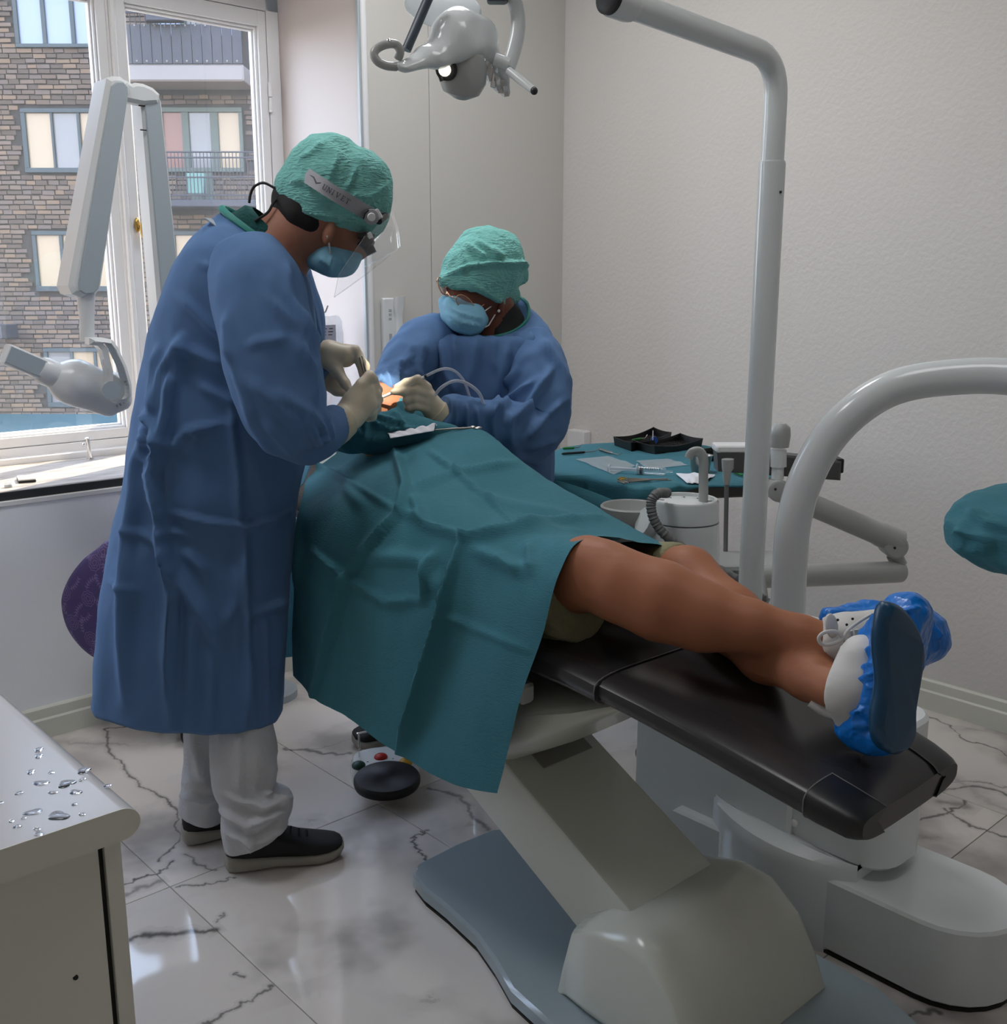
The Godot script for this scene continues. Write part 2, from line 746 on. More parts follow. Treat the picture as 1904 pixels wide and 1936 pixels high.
const TILE_X := 0.612
const TILE_Z := 1.2
const MARBLE := [  # the course of each dark vein over the floor (sight line pairs), its width in mm and depth of tone
	[[284, 1358, 246, 1372, 204, 1378, 203, 1390, 209, 1420, 232, 1446, 255, 1479, 302, 1503, 326, 1526, 331, 1559, 335, 1592, 303, 1625], 7.0, 0.55],
	[[539, 1415, 586, 1420, 629, 1425, 662, 1422], 14.0, 0.5], [[586, 1417, 629, 1408, 662, 1396], 6.0, 0.4],
	[[232, 1673, 265, 1658, 302, 1649, 326, 1628], 6.0, 0.6], [[240, 1690, 262, 1680, 300, 1668], 14.0, 0.3], [[331, 1677, 369, 1673, 416, 1666, 440, 1660], 5.0, 0.5],
	[[240, 1775, 290, 1768, 350, 1762, 411, 1757], 15.0, 0.6], [[385, 1936, 402, 1928, 454, 1900, 496, 1876, 525, 1864], 6.0, 0.5],
	[[1735, 1352, 1758, 1355, 1797, 1372, 1824, 1399, 1874, 1410, 1904, 1432], 6.0, 0.6], [[1770, 1493, 1850, 1488, 1904, 1504], 10.0, 0.5], [[1790, 1480, 1850, 1478, 1904, 1488], 5.0, 0.4],
	[[1714, 1551, 1763, 1546, 1802, 1532, 1824, 1515], 9.0, 0.6], [[1785, 1532, 1824, 1554, 1846, 1565, 1904, 1582], 8.0, 0.55], [[1780, 1515, 1810, 1520, 1830, 1528], 26.0, 0.3],
	[[1540, 1933, 1612, 1925, 1680, 1919, 1744, 1911, 1770, 1909], 14.0, 0.6],
	[[805, 1570, 797, 1575, 783, 1582, 779, 1590, 788, 1601, 795, 1613, 805, 1625], 5.0, 0.6], [[809, 1489, 857, 1499, 876, 1520, 900, 1546, 923, 1570], 12.0, 0.4],
	[[350, 1616, 375, 1632, 408, 1644], 6.0, 0.4], [[440, 1840, 455, 1846], 5.0, 0.5], [[410, 1740, 418, 1730, 428, 1728], 4.0, 0.4],
]


func marble() -> ImageTexture:
	var n := 1536
	var side := 3.2
	var cloud := FastNoiseLite.new()
	cloud.seed = 12
	cloud.frequency = 0.0035
	cloud.fractal_octaves = 5
	var ci := cloud.get_image(n, n).get_data()
	var rid := FastNoiseLite.new()
	rid.seed = 44
	rid.frequency = 0.0021
	rid.noise_type = FastNoiseLite.TYPE_SIMPLEX_SMOOTH
	rid.fractal_type = FastNoiseLite.FRACTAL_RIDGED
	rid.fractal_octaves = 2
	rid.domain_warp_enabled = true
	rid.domain_warp_amplitude = 60.0
	rid.domain_warp_frequency = 0.008
	var ri := rid.get_image(n, n).get_data()
	var lut := PackedFloat32Array()
	var vein := PackedFloat32Array()
	for i in 256:
		lut.append(lerpf(0.75, 1.0, smoothstep(0.12, 0.55, i / 255.0)))
		vein.append(1.0 - 0.13 * smoothstep(0.93, 1.0, i / 255.0) - 0.06 * smoothstep(0.75, 0.95, i / 255.0))
	var shade := PackedFloat32Array()
	shade.resize(n * n)
	for i in n * n:
		shade[i] = lut[ci[i]] * vein[ri[i]]
	var wob := FastNoiseLite.new()
	wob.seed = 8
	wob.frequency = 2.2
	for stroke in MARBLE:
		var pts := []
		var k := 0
		while k < stroke[0].size():
			var w := PH(stroke[0][k], stroke[0][k + 1], 0.0)
			pts.append(Vector2(w.x - 0.2, w.z + 3.4) / side * n)
			k += 2
		var line := curve(pts, 24)
		for q in line.size():
			var c: Vector2 = line[q] + Vector2(wob.get_noise_2d(q * 0.02, stroke[1]), wob.get_noise_2d(q * 0.02 + 50.0, stroke[1])) * 9.0
			var r: float = stroke[1] * 0.0005 / side * n * (1.0 + 0.8 * wob.get_noise_1d(q * 0.03))
			var m := int(ceil(r * 2.2))
			for y in range(-m, m + 1):
				for x in range(-m, m + 1):
					var px := int(c.x) + x
					var py := int(c.y) + y
					if px < 0 or py < 0 or px >= n or py >= n:
						continue
					var d := (Vector2(px, py) - c).length() / maxf(r, 0.7)
					var s: float = 1.0 - stroke[2] * exp(-d * d) * 0.85
					var i := py * n + px
					shade[i] = minf(shade[i], s * 0.96)
	var out := PackedByteArray()
	out.resize(n * n * 3)
	for i in n * n:
		var s := shade[i] * 255.0
		out[i * 3] = int(s * 0.985)
		out[i * 3 + 1] = int(s * 0.97)
		out[i * 3 + 2] = int(s * 0.955)
	return ImageTexture.create_from_image(Image.create_from_data(n, n, false, Image.FORMAT_RGB8, out))


func build_room() -> void:
	# floor: grout bed with glazed marble-look tiles, each its own piece
	var bed := Geo.new().span(Vector3(-1.4, -0.2, -3.45), Vector3(3.5, -0.003, 1.7))
	var fl := struct("floor", bed, mat("grout", Color(0.62, 0.61, 0.59), 0.7))
	var tex := marble()
	var tones := []
	for k in [0.97, 1.0, 0.94]:
		var m := mat("marble_tile_%d" % tones.size(), Color(0.9 * k, 0.885 * k, 0.87 * k), 0.07)
		m.albedo_texture = tex
		tones.append(m)
	var ix := -4
	while 0.94 + ix * TILE_X < 3.33:
		var x0 := maxf(0.94 + ix * TILE_X, -1.3)
		var x1 := minf(0.94 + (ix + 1) * TILE_X, 3.335)
		for iz in range(-1, 4):
			var z0 := maxf(-2.22 + iz * TILE_Z, -3.3)
			var z1 := minf(-2.22 + (iz + 1) * TILE_Z, 1.5)
			if z1 - z0 < 0.02 or x1 - x0 < 0.02:
				continue
			var g := Geo.new()
			var e := 0.0012
			g.prism(Geo.rrect(x1 - x0 - 2 * e, z1 - z0 - 2 * e, 0.001, 1), -0.01, 0.0, Transform3D(Basis(Vector3.RIGHT, Vector3.FORWARD, Vector3.UP), Vector3((x0 + x1) / 2, 0, (z0 + z1) / 2)), 0.0008)
			for p in g.v:
				g.uv.append(Vector2(p.x - 0.2, p.z + 3.4) / 3.2)
			part(fl, "tile", g, tones[absi(ix * 2 + iz) % 3], 20.0)
		ix += 1
	struct("ceiling", Geo.new().span(Vector3(-1.5, 3.0, -3.5), Vector3(3.5, 3.2, 1.7)), mats.ceiling_white)
	struct("wall_right", Geo.new().span(Vector3(3.335, -0.2, -3.95), Vector3(3.5, 3.2, 1.7)), mats.plaster)
	struct("wall_left", Geo.new().span(Vector3(-1.5, -0.2, -3.95), Vector3(-1.3, 3.2, 1.7)), mats.plaster)
	struct("wall_near", Geo.new().span(Vector3(-1.5, -0.2, 1.5), Vector3(3.5, 3.2, 1.7)), mats.plaster)
	# window wall: under, beside and over the opening
	var under := Geo.new().span(Vector3(-1.3, -0.2, -3.93), Vector3(2.306, 0.765, -3.3))
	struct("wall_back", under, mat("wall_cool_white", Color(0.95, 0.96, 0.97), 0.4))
	var left := Geo.new().span(Vector3(0.55, 0.765, -3.93), Vector3(0.92, 3.0, -3.3))
	left.span(Vector3(-1.3, 0.765, -3.93), Vector3(-0.78, 3.0, -3.3))
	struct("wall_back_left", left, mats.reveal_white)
	var over := Geo.new().span(Vector3(0.92, 2.62, -3.93), Vector3(2.306, 3.0, -3.3))
	over.span(Vector3(-0.78, 2.62, -3.93), Vector3(0.55, 3.0, -3.3))
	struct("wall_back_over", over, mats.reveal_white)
	var right := Geo.new().span(Vector3(2.306, 0.0, -3.93), Vector3(3.335, 3.0, -3.305))
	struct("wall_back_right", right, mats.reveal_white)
	# grey lining panels right of the window, with an edge trim and a fine seam
	var panel := struct("trim_1", Geo.new().span(Vector3(2.335, 0.0, -3.305), Vector3(2.613, 3.0, -3.288), 0.002), mats.panel_grey)
	part(panel, "panel", Geo.new().span(Vector3(2.616, 0.0, -3.305), Vector3(3.335, 3.0, -3.288), 0.002), mats.panel_grey)
	part(panel, "edge_strip", Geo.new().tube([Vector3(2.322, 0.8, -3.292), Vector3(2.322, 3.0, -3.292)], 0.014, 12), mats.white_paint)
	part(panel, "groove_strip", Geo.new().span(Vector3(2.298, 0.8, -3.3), Vector3(2.306, 3.0, -3.285), 0.002), mats.xray_grey)
	# skirting with a stepped top
	var prof := PackedVector2Array([Vector2(0, 0), Vector2(0.018, 0), Vector2(0.018, 0.062), Vector2(0.013, 0.068), Vector2(0.013, 0.098), Vector2(0.008, 0.104), Vector2(0, 0.104)])
	struct("baseboard_right", Geo.new().prism(prof, 0.0, 4.8, Transform3D(Basis(Vector3.LEFT, Vector3.UP, Vector3.FORWARD), Vector3(3.335, 0, 1.5))), mats.laminate, 20.0)
	struct("baseboard_back", Geo.new().prism(prof, 0.0, 3.635, Transform3D(Basis(Vector3.BACK, Vector3.UP, Vector3.LEFT), Vector3(2.335, 0, -3.3))), mats.laminate, 20.0)
	# housings of the added ceiling panels, out of view
	for p in [Vector3(2.1, 2.985, -2.4), Vector3(0.45, 2.985, -2.1), Vector3(1.5, 2.985, -0.7)]:
		var lamp := thing("added_ceiling_light", "added unseen square white ceiling light panel " + ("over the assistant" if p.x > 2.0 else "over the foot of the dental chair" if p.x > 1.0 else "over the foreground cabinet"), "light", p)
		part(lamp, "frame", Geo.new().span(p + Vector3(-0.32, -0.014, -0.32), p + Vector3(0.32, 0.014, 0.32), 0.004), mats.white_paint)
		var glow := mats.get("added_panel_glow") as StandardMaterial3D
		if glow == null:
			glow = mat("added_panel_glow", Color(0.95, 0.95, 0.93), 0.6)
			glow.emission_enabled = true
			glow.emission = Color(1.0, 0.98, 0.95)
			glow.emission_energy_multiplier = 1.0
		part(lamp, "diffuser", Geo.new().span(p + Vector3(-0.29, -0.018, -0.29), p + Vector3(0.29, -0.012, 0.29)), glow)


func sash(win: Node3D, x0: float, x1: float, z: float) -> Node3D:
	# a casement of moulded rails: outer member, two beads towards the glass, and its pane
	var y0 := 0.855
	var y1 := 2.43
	var g := Geo.new()
	var steps := [[0.0, 0.034, 0.05], [0.034, 0.043, 0.036], [0.043, 0.049, 0.022]]
	for s in steps:
		var a: float = s[0]
		var b: float = s[1]
		var d: float = s[2]
		g.span(Vector3(x0 + a, y0 + a, z), Vector3(x0 + b, y1 - a, z + d), 0.002)
		g.span(Vector3(x1 - b, y0 + a, z), Vector3(x1 - a, y1 - a, z + d), 0.002)
		g.span(Vector3(x0 + b, y0 + a, z), Vector3(x1 - b, y0 + b, z + d), 0.002)
		var lift := 0.022 if a == 0.0 else 0.022
		g.span(Vector3(x0 + b, y1 - b - lift, z), Vector3(x1 - b, y1 - a - (0.0 if a == 0.0 else lift), z + d), 0.002)
	var o := part(win, "casement", g, mats.white_paint)
	part(o, "pane", Geo.new().span(Vector3(x0 + 0.047, y0 + 0.047, z + 0.01), Vector3(x1 - 0.047, y1 - 0.068, z + 0.0105)), mats.pane_glass)
	return o


func build_window() -> void:
	var win := Node3D.new()
	win.name = "window_1"
	win.set_meta("kind", "structure")
	add_child(win)
	var z := -3.88
	var fr := Geo.new()
	fr.span(Vector3(0.92, 0.8, z - 0.04), Vector3(1.03, 2.62, z + 0.05), 0.003)
	fr.span(Vector3(2.252, 0.8, z - 0.04), Vector3(2.306, 2.62, z + 0.05), 0.003)
	fr.span(Vector3(0.92, 0.79, z - 0.04), Vector3(2.306, 0.852, z + 0.055), 0.003)
	fr.span(Vector3(0.92, 0.79, z - 0.04), Vector3(2.306, 0.822, z + 0.085), 0.004)
	fr.span(Vector3(0.92, 2.433, z - 0.04), Vector3(2.306, 2.62, z + 0.05), 0.003)
	fr.span(Vector3(1.621, 0.84, z - 0.04), Vector3(1.659, 2.45, z + 0.055), 0.003)
	fr.span(Vector3(1.63, 0.84, z + 0.05), Vector3(1.65, 2.45, z + 0.068), 0.006)
	part(win, "window_frame", fr, mats.white_paint)
	sash(win, 1.033, 1.6225, z)
	sash(win, 1.6575, 2.249, z)
	# window added out of view, left of the frame, to let in more daylight
	var win2 := Node3D.new()
	win2.name = "window_2"
	win2.set_meta("kind", "structure")
	add_child(win2)
	var f2 := Geo.new()
	for x in [-0.78, -0.14, 0.494]:
		f2.span(Vector3(x, 0.8, z - 0.04), Vector3(x + 0.056, 2.62, z + 0.05), 0.003)
	for y in [0.765, 2.5]:
		f2.span(Vector3(-0.78, y, z - 0.04), Vector3(0.55, y + 0.12, z + 0.05), 0.003)
	part(win2, "window_frame", f2, mats.white_paint)
	sash(win2, -0.726, -0.142, z)
	sash(win2, -0.086, 0.496, z)
	# turn handle on the middle stile, hinges at the right jamb, screws
	var h := Geo.new()
	h.ball(Vector3(1.679, 1.62, z + 0.058), Vector3(0.011, 0.026, 0.008))
	h.tube([Vector3(1.679, 1.615, z + 0.055), Vector3(1.681, 1.612, z + 0.085)], 0.006, 10)
	h.ball(Vector3(1.688, 1.603, z + 0.088), Vector3(0.013, 0.035, 0.009))
	part(win, "handle", h, mats.brass, 40.0, "brass turn handle")
	for y in [1.05, 2.12]:
		var hg := Geo.new()
		hg.tube([Vector3(2.252, y - 0.055, z + 0.058), Vector3(2.252, y - 0.002, z + 0.058)], 0.008, 10)
		hg.tube([Vector3(2.252, y + 0.002, z + 0.058), Vector3(2.252, y + 0.055, z + 0.058)], 0.008, 10)
		part(win, "hinge", hg, mats.white_paint)
	for y in [1.14, 2.04]:
		part(win, "screw", Geo.new().ball(Vector3(1.69, y, z + 0.051), Vector3(0.006, 0.006, 0.003), 10), mats.steel)
	# stone sill shelf with a dark front edge
	var sill := struct("trim_2", Geo.new().span(Vector3(0.2, 0.77, -3.93), Vector3(2.306, 0.8, -3.315), 0.003), mats.sill_stone)
	part(sill, "front_edge", Geo.new().span(Vector3(0.2, 0.774, -3.315), Vector3(2.3, 0.799, -3.305), 0.002), mats.sill_edge)
	part(sill, "bead", Geo.new().span(Vector3(0.2, 0.757, -3.31), Vector3(2.3, 0.773, -3.294), 0.003), mats.white_paint)


# ---------------------------------------------------------------- the street side
const FAR := 26.0


func fl(x: float, y: float) -> Vector2:
	var d := P(x, y, FAR) - FWD * FAR
	return Vector2(d.dot(RGT), d.y)


func lpart(parent: Node3D, called: String, g: Geo, m: Material, crease := 40.0) -> MeshInstance3D:
	var o := MeshInstance3D.new()
	o.name = called
	o.mesh = g.mesh(crease)
	o.material_override = m
	parent.add_child(o, true)
	return o


func build_facade() -> void:
	var b := Node3D.new()
	b.name = "brick_building"
	add_child(b)
	b.transform = Transform3D(Basis(RGT, UP, -FWD), FWD * FAR)
	tag(b, "brown brick apartment house with grey window frames across the street, seen through the window", "building")
	lpart(b, "wall", Geo.new().span(Vector3(-24, -8, -6), Vector3(6, 13.5, 0.0)), mat("mortar", Color(0.19, 0.16, 0.14), 0.9))
	var frame_m := mat("facade_frame", Color(0.17, 0.2, 0.21), 0.6)
	var green_m := mat("facade_green", Color(0.26, 0.29, 0.26), 0.6)
	var holes := []
	var panes := [mat("pane_sky_reflection", Color(0.46, 0.5, 0.58), 0.1), mat("pane_cream_reflection", Color(0.56, 0.48, 0.38), 0.2), mat("pane_grey", Color(0.4, 0.39, 0.39), 0.15), mat("pane_red", Color(0.42, 0.26, 0.21), 0.3)]  # sky and cream panes have their reflections painted into the colour
	# [left, top, right, bottom] of the frame, pane edges, pane materials
	var wins := [
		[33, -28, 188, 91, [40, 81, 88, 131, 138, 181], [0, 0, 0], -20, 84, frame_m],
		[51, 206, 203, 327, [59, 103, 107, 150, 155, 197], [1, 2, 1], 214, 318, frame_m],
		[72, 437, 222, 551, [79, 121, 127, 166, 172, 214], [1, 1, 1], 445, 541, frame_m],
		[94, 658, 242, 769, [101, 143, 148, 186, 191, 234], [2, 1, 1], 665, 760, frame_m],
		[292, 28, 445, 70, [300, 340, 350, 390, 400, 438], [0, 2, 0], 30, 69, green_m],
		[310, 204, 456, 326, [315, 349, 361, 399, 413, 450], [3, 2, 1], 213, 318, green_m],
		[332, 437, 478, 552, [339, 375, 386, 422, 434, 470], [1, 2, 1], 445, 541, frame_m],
	]
	for w in wins:
		var a := fl(w[0], w[3])
		var c := fl(w[2], w[1])
		c.x = a.x + (w[2] - w[0]) * 0.01318
		holes.append(Rect2(a, c - a))
		var g := Geo.new()
		var y0 := fl(w[0], w[7]).y
		var y1 := fl(w[0], w[6]).y
		g.span(Vector3(a.x, a.y, 0.0), Vector3(c.x, y0, 0.1), 0.01)
		g.span(Vector3(a.x, y1, 0.0), Vector3(c.x, c.y, 0.1), 0.01)
		var e := [0.0]
		for px in w[4]:
			e.append((px - w[0]) * 0.01318)
		e.append(c.x - a.x)
		for k in 4:
			g.span(Vector3(a.x + e[k * 2], y0, 0.0), Vector3(a.x + e[k * 2 + 1], y1, 0.09), 0.01)
		var f := lpart(b, "window", g, w[8])
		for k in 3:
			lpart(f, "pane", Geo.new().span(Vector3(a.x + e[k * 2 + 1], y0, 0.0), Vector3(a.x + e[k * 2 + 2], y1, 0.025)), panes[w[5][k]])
	# balconies: slab, clad front, railing
	var slate := mat("balcony_slate", Color(0.15, 0.145, 0.18), 0.6)
	var slab_m := mat("balcony_slab", Color(0.46, 0.43, 0.42), 0.7)
	var p0 := fl(246, 139)
	var p1 := fl(478, 68)
	var bal := lpart(b, "balcony", Geo.new().span(Vector3(p0.x - 0.1, p0.y - 0.36, 0.0), Vector3(p1.x, p0.y, 1.1), 0.05), slab_m)
	holes.append(Rect2(p0.x - 0.1, p0.y - 0.36, 3.3, p1.y - p0.y + 0.36))
	var n := 13
	for k in n:
		var x0 := lerpf(p0.x, p1.x, float(k) / n)
		var x1 := lerpf(p0.x, p1.x, float(k + 1) / n)
		lpart(bal, "front_panel", Geo.new().span(Vector3(x0 + 0.008, p0.y, 1.08), Vector3(x1 - 0.008, p1.y, 1.12), 0.005), slate)
		lpart(bal, "stud", Geo.new().ball(Vector3(x0 + 0.1, p1.y - 0.03, 1.13), Vector3.ONE * 0.025, 8), slab_m)
		lpart(bal, "stud", Geo.new().ball(Vector3(x0 + 0.1, p0.y + 0.05, 1.13), Vector3.ONE * 0.025, 8), slab_m)
	var rail := Geo.new()
	var ry := fl(246, 46).y
	rail.tube([Vector3(p0.x, ry, 1.1), Vector3(p1.x, ry, 1.1)], 0.025, 6)
	for k in 27:
		var x := lerpf(p0.x, p1.x, k / 26.0)
		rail.tube([Vector3(x, p1.y, 1.1), Vector3(x, ry, 1.1)], 0.011, 5)
	lpart(bal, "railing", rail, slate)
	# lower balcony, open railing
	var q0 := fl(300, 392)
	var q1 := fl(500, 297)
	var low := lpart(b, "balcony", Geo.new().span(Vector3(q0.x, q0.y - 0.06, 0.0), Vector3(q0.x + 2.55, q0.y + 0.1, 1.0), 0.03), slate)
	holes.append(Rect2(q0.x, q0.y - 0.06, 2.55, 0.16))
	var r2 := Geo.new()
	for y in [q1.y, q1.y - 0.12, q0.y + 0.2, lerpf(q0.y, q1.y, 0.52)]:
		r2.tube([Vector3(q0.x, y, 0.97), Vector3(q0.x + 2.55, y, 0.97)], 0.018, 6)
	for k in 32:
		var x := q0.x + 2.55 * k / 31.0
		r2.tube([Vector3(x, q0.y + 0.1, 0.97), Vector3(x, q1.y, 0.97)], 0.01, 5)
	lpart(low, "railing", r2, slate)
	var dz := fl(361, 352)
	lpart(low, "balcony_door", Geo.new().span(Vector3(dz.x, q0.y, 0.02), Vector3(dz.x + 0.55, dz.y + 0.4, 0.07), 0.01), green_m)
	# corner of a third balcony at the far left
	var s0 := fl(-60, 622)
	var s1 := fl(26, 532)
	var thr := lpart(b, "balcony", Geo.new().span(Vector3(s0.x - 1.0, s0.y - 0.2, 0.0), Vector3(s1.x, s0.y + 0.12, 0.9), 0.03), slate)
	var r3 := Geo.new()
	for y in [s1.y, s1.y - 0.25, s0.y + 0.4]:
		r3.tube([Vector3(s0.x - 1.0, y, 0.87), Vector3(s1.x - 0.05, y, 0.87)], 0.02, 6)
	for k in 16:
		var x := lerpf(s0.x - 1.0, s1.x - 0.05, k / 15.0)
		r3.tube([Vector3(x, s0.y, 0.87), Vector3(x, s1.y, 0.87)], 0.013, 5)
	lpart(thr, "railing", r3, slate)
	# bricks: the nearest to the middle of the view one by one, the rest as one mass
	var tones := [Color(0.320, 0.256, 0.208), Color(0.360, 0.296, 0.248), Color(0.272, 0.216, 0.176), Color(0.392, 0.312, 0.240), Color(0.328, 0.272, 0.240)]
	var bm := []
	for c in tones:
		bm.append(mat("brick_%d" % bm.size(), c, 0.85))
	var shapes := []
	for k in 4:
		var g := Geo.new()
		g.box(Vector3.ZERO, Vector3(1, 1, 1), 0.0)
		for i in g.v.size():
			g.v[i] += Vector3(rng.randf_range(-0.03, 0.03), rng.randf_range(-0.1, 0.1), rng.randf_range(-0.1, 0.1))
		shapes.append(g.mesh(20.0))
	var single := []
	var rest := []
	var lo := fl(100, 838).y
	var hi := fl(100, -60).y
	var row := 0
	var y := lo - 1.0
	var view := Rect2(fl(8, 436), fl(175, 93) - fl(8, 436))
	while y < hi + 1.2:
		var x := -15.5 + rng.randf() * 0.3
		while x < -4.2:
			var l := rng.randf_range(0.2, 0.37)
			var ok := true
			for h in holes:
				if h.grow(0.01).intersects(Rect2(x, y, l, 0.1)):
					ok = false
					break
			if ok:
				var t := Transform3D(Basis().scaled(Vector3(l - 0.022, rng.randf_range(0.08, 0.094), rng.randf_range(0.05, 0.1))), Vector3(x + l / 2, y + 0.05 + rng.randf_range(-0.006, 0.006), rng.randf_range(0.0, 0.02)))
				if single.size() < 300 and view.has_point(Vector2(x, y)):
					single.append(t)
				else:
					rest.append(t)
			x += l
		y += 0.112
		row += 1
	for t in single:
		var o := MeshInstance3D.new()
		o.name = "brick"
		o.mesh = shapes[rng.randi() % 4]
		o.material_override = bm[rng.randi() % 5]
		o.transform = t
		b.add_child(o, true)
	var mm := MultiMesh.new()
	mm.transform_format = MultiMesh.TRANSFORM_3D
	mm.use_colors = true
	mm.mesh = shapes[0]
	mm.instance_count = rest.size()
	for k in rest.size():
		mm.set_instance_transform(k, rest[k])
		mm.set_instance_color(k, tones[rng.randi() % 5].srgb_to_linear())
	var mi := MultiMeshInstance3D.new()
	mi.name = "brickwork"
	mi.multimesh = mm
	var tint := mat("brick_tinted", Color.WHITE, 0.85)
	tint.vertex_color_use_as_albedo = true
	mi.material_override = tint
	mi.set_meta("kind", "stuff")
	b.add_child(mi)
	# planter on the upper balcony, chair on the lower one, awning of the shop below
	var c0 := fl(311, 67)
	var g0 := Geo.new()
	g0.prism(PackedVector2Array([Vector2(0.03, 0), Vector2(0.8, 0), Vector2(0.84, 0.28), Vector2(0, 0.28)]), 0.0, 0.25, Transform3D(Basis(), Vector3(c0.x, c0.y, 1.14)), 0.02)
	var pl := Node3D.new()
	pl.name = "planter"
	add_child(pl)
	pl.transform = b.transform
	tag(pl, "dark blue planter box with a few leafy stems hung on the upper balcony railing", "planter")
	lpart(pl, "box", g0, slate)
	var lv := Geo.new()
	for k in 60:
		var at := Vector3(c0.x + rng.randf_range(-0.1, 0.9), c0.y + 0.3 + rng.randf() * 0.35, 1.24 + rng.randf_range(-0.12, 0.12))
		lv.ball(at, Vector3(0.05, 0.02, 0.03), 6, Basis(Vector3(0, 0, 1), rng.randf() * 3.0))
	lpart(pl, "leaves", lv, mat("leaf_green", Color(0.16, 0.24, 0.12), 0.6)).set_meta("kind", "stuff")
	var k0 := fl(371, 383)
	var ch := Node3D.new()
	ch.name = "folding_chair"
	add_child(ch)
	ch.transform = b.transform
	tag(ch, "pale green canvas chair standing on the lower balcony of the brick house", "chair")
	lpart(ch, "canvas_back", Geo.new().span(Vector3(k0.x, k0.y + 0.15, 0.7), Vector3(k0.x + 0.45, k0.y + 0.6, 0.73), 0.01), mat("canvas_green", Color(0.42, 0.55, 0.52), 0.8))
	var lg := Geo.new()
	for s in [0.02, 0.43]:
		lg.tube([Vector3(k0.x + s, k0.y, 0.85), Vector3(k0.x + s, k0.y + 0.65, 0.68)], 0.015, 6)
	lpart(ch, "frame", lg, slate)
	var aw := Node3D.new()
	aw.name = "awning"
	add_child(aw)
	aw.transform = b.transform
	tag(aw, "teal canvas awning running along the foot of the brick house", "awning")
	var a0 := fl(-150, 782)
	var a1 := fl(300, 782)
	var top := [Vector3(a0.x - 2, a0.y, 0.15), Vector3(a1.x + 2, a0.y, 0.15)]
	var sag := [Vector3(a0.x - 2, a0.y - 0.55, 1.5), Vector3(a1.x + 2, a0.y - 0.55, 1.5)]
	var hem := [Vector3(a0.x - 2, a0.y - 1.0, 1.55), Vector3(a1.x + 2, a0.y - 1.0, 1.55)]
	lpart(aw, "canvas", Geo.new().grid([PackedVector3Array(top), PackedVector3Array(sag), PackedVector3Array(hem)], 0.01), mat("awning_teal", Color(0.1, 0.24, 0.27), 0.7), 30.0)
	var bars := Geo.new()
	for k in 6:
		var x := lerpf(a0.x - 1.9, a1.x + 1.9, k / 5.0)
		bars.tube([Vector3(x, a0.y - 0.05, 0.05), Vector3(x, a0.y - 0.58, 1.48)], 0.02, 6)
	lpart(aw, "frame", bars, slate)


# ---------------------------------------------------------------- the dental chair
func pad_ring(x: float, z: float, top: float, half: float, thick: float, power := 3.2, tilt := 0.0, n := 32) -> PackedVector3Array:
	var out := ring(Vector3(x, top - thick / 2, z), Vector3(half, 0, 0), Vector3(0, thick / 2, -sin(tilt) * thick / 2), n, power)
	for i in n:  # the upper side is slightly dished
		var u := (out[i].x - x) / half
		if out[i].y > top - thick / 2:
			out[i].y -= 0.012 * (1.0 - u * u)
	return out


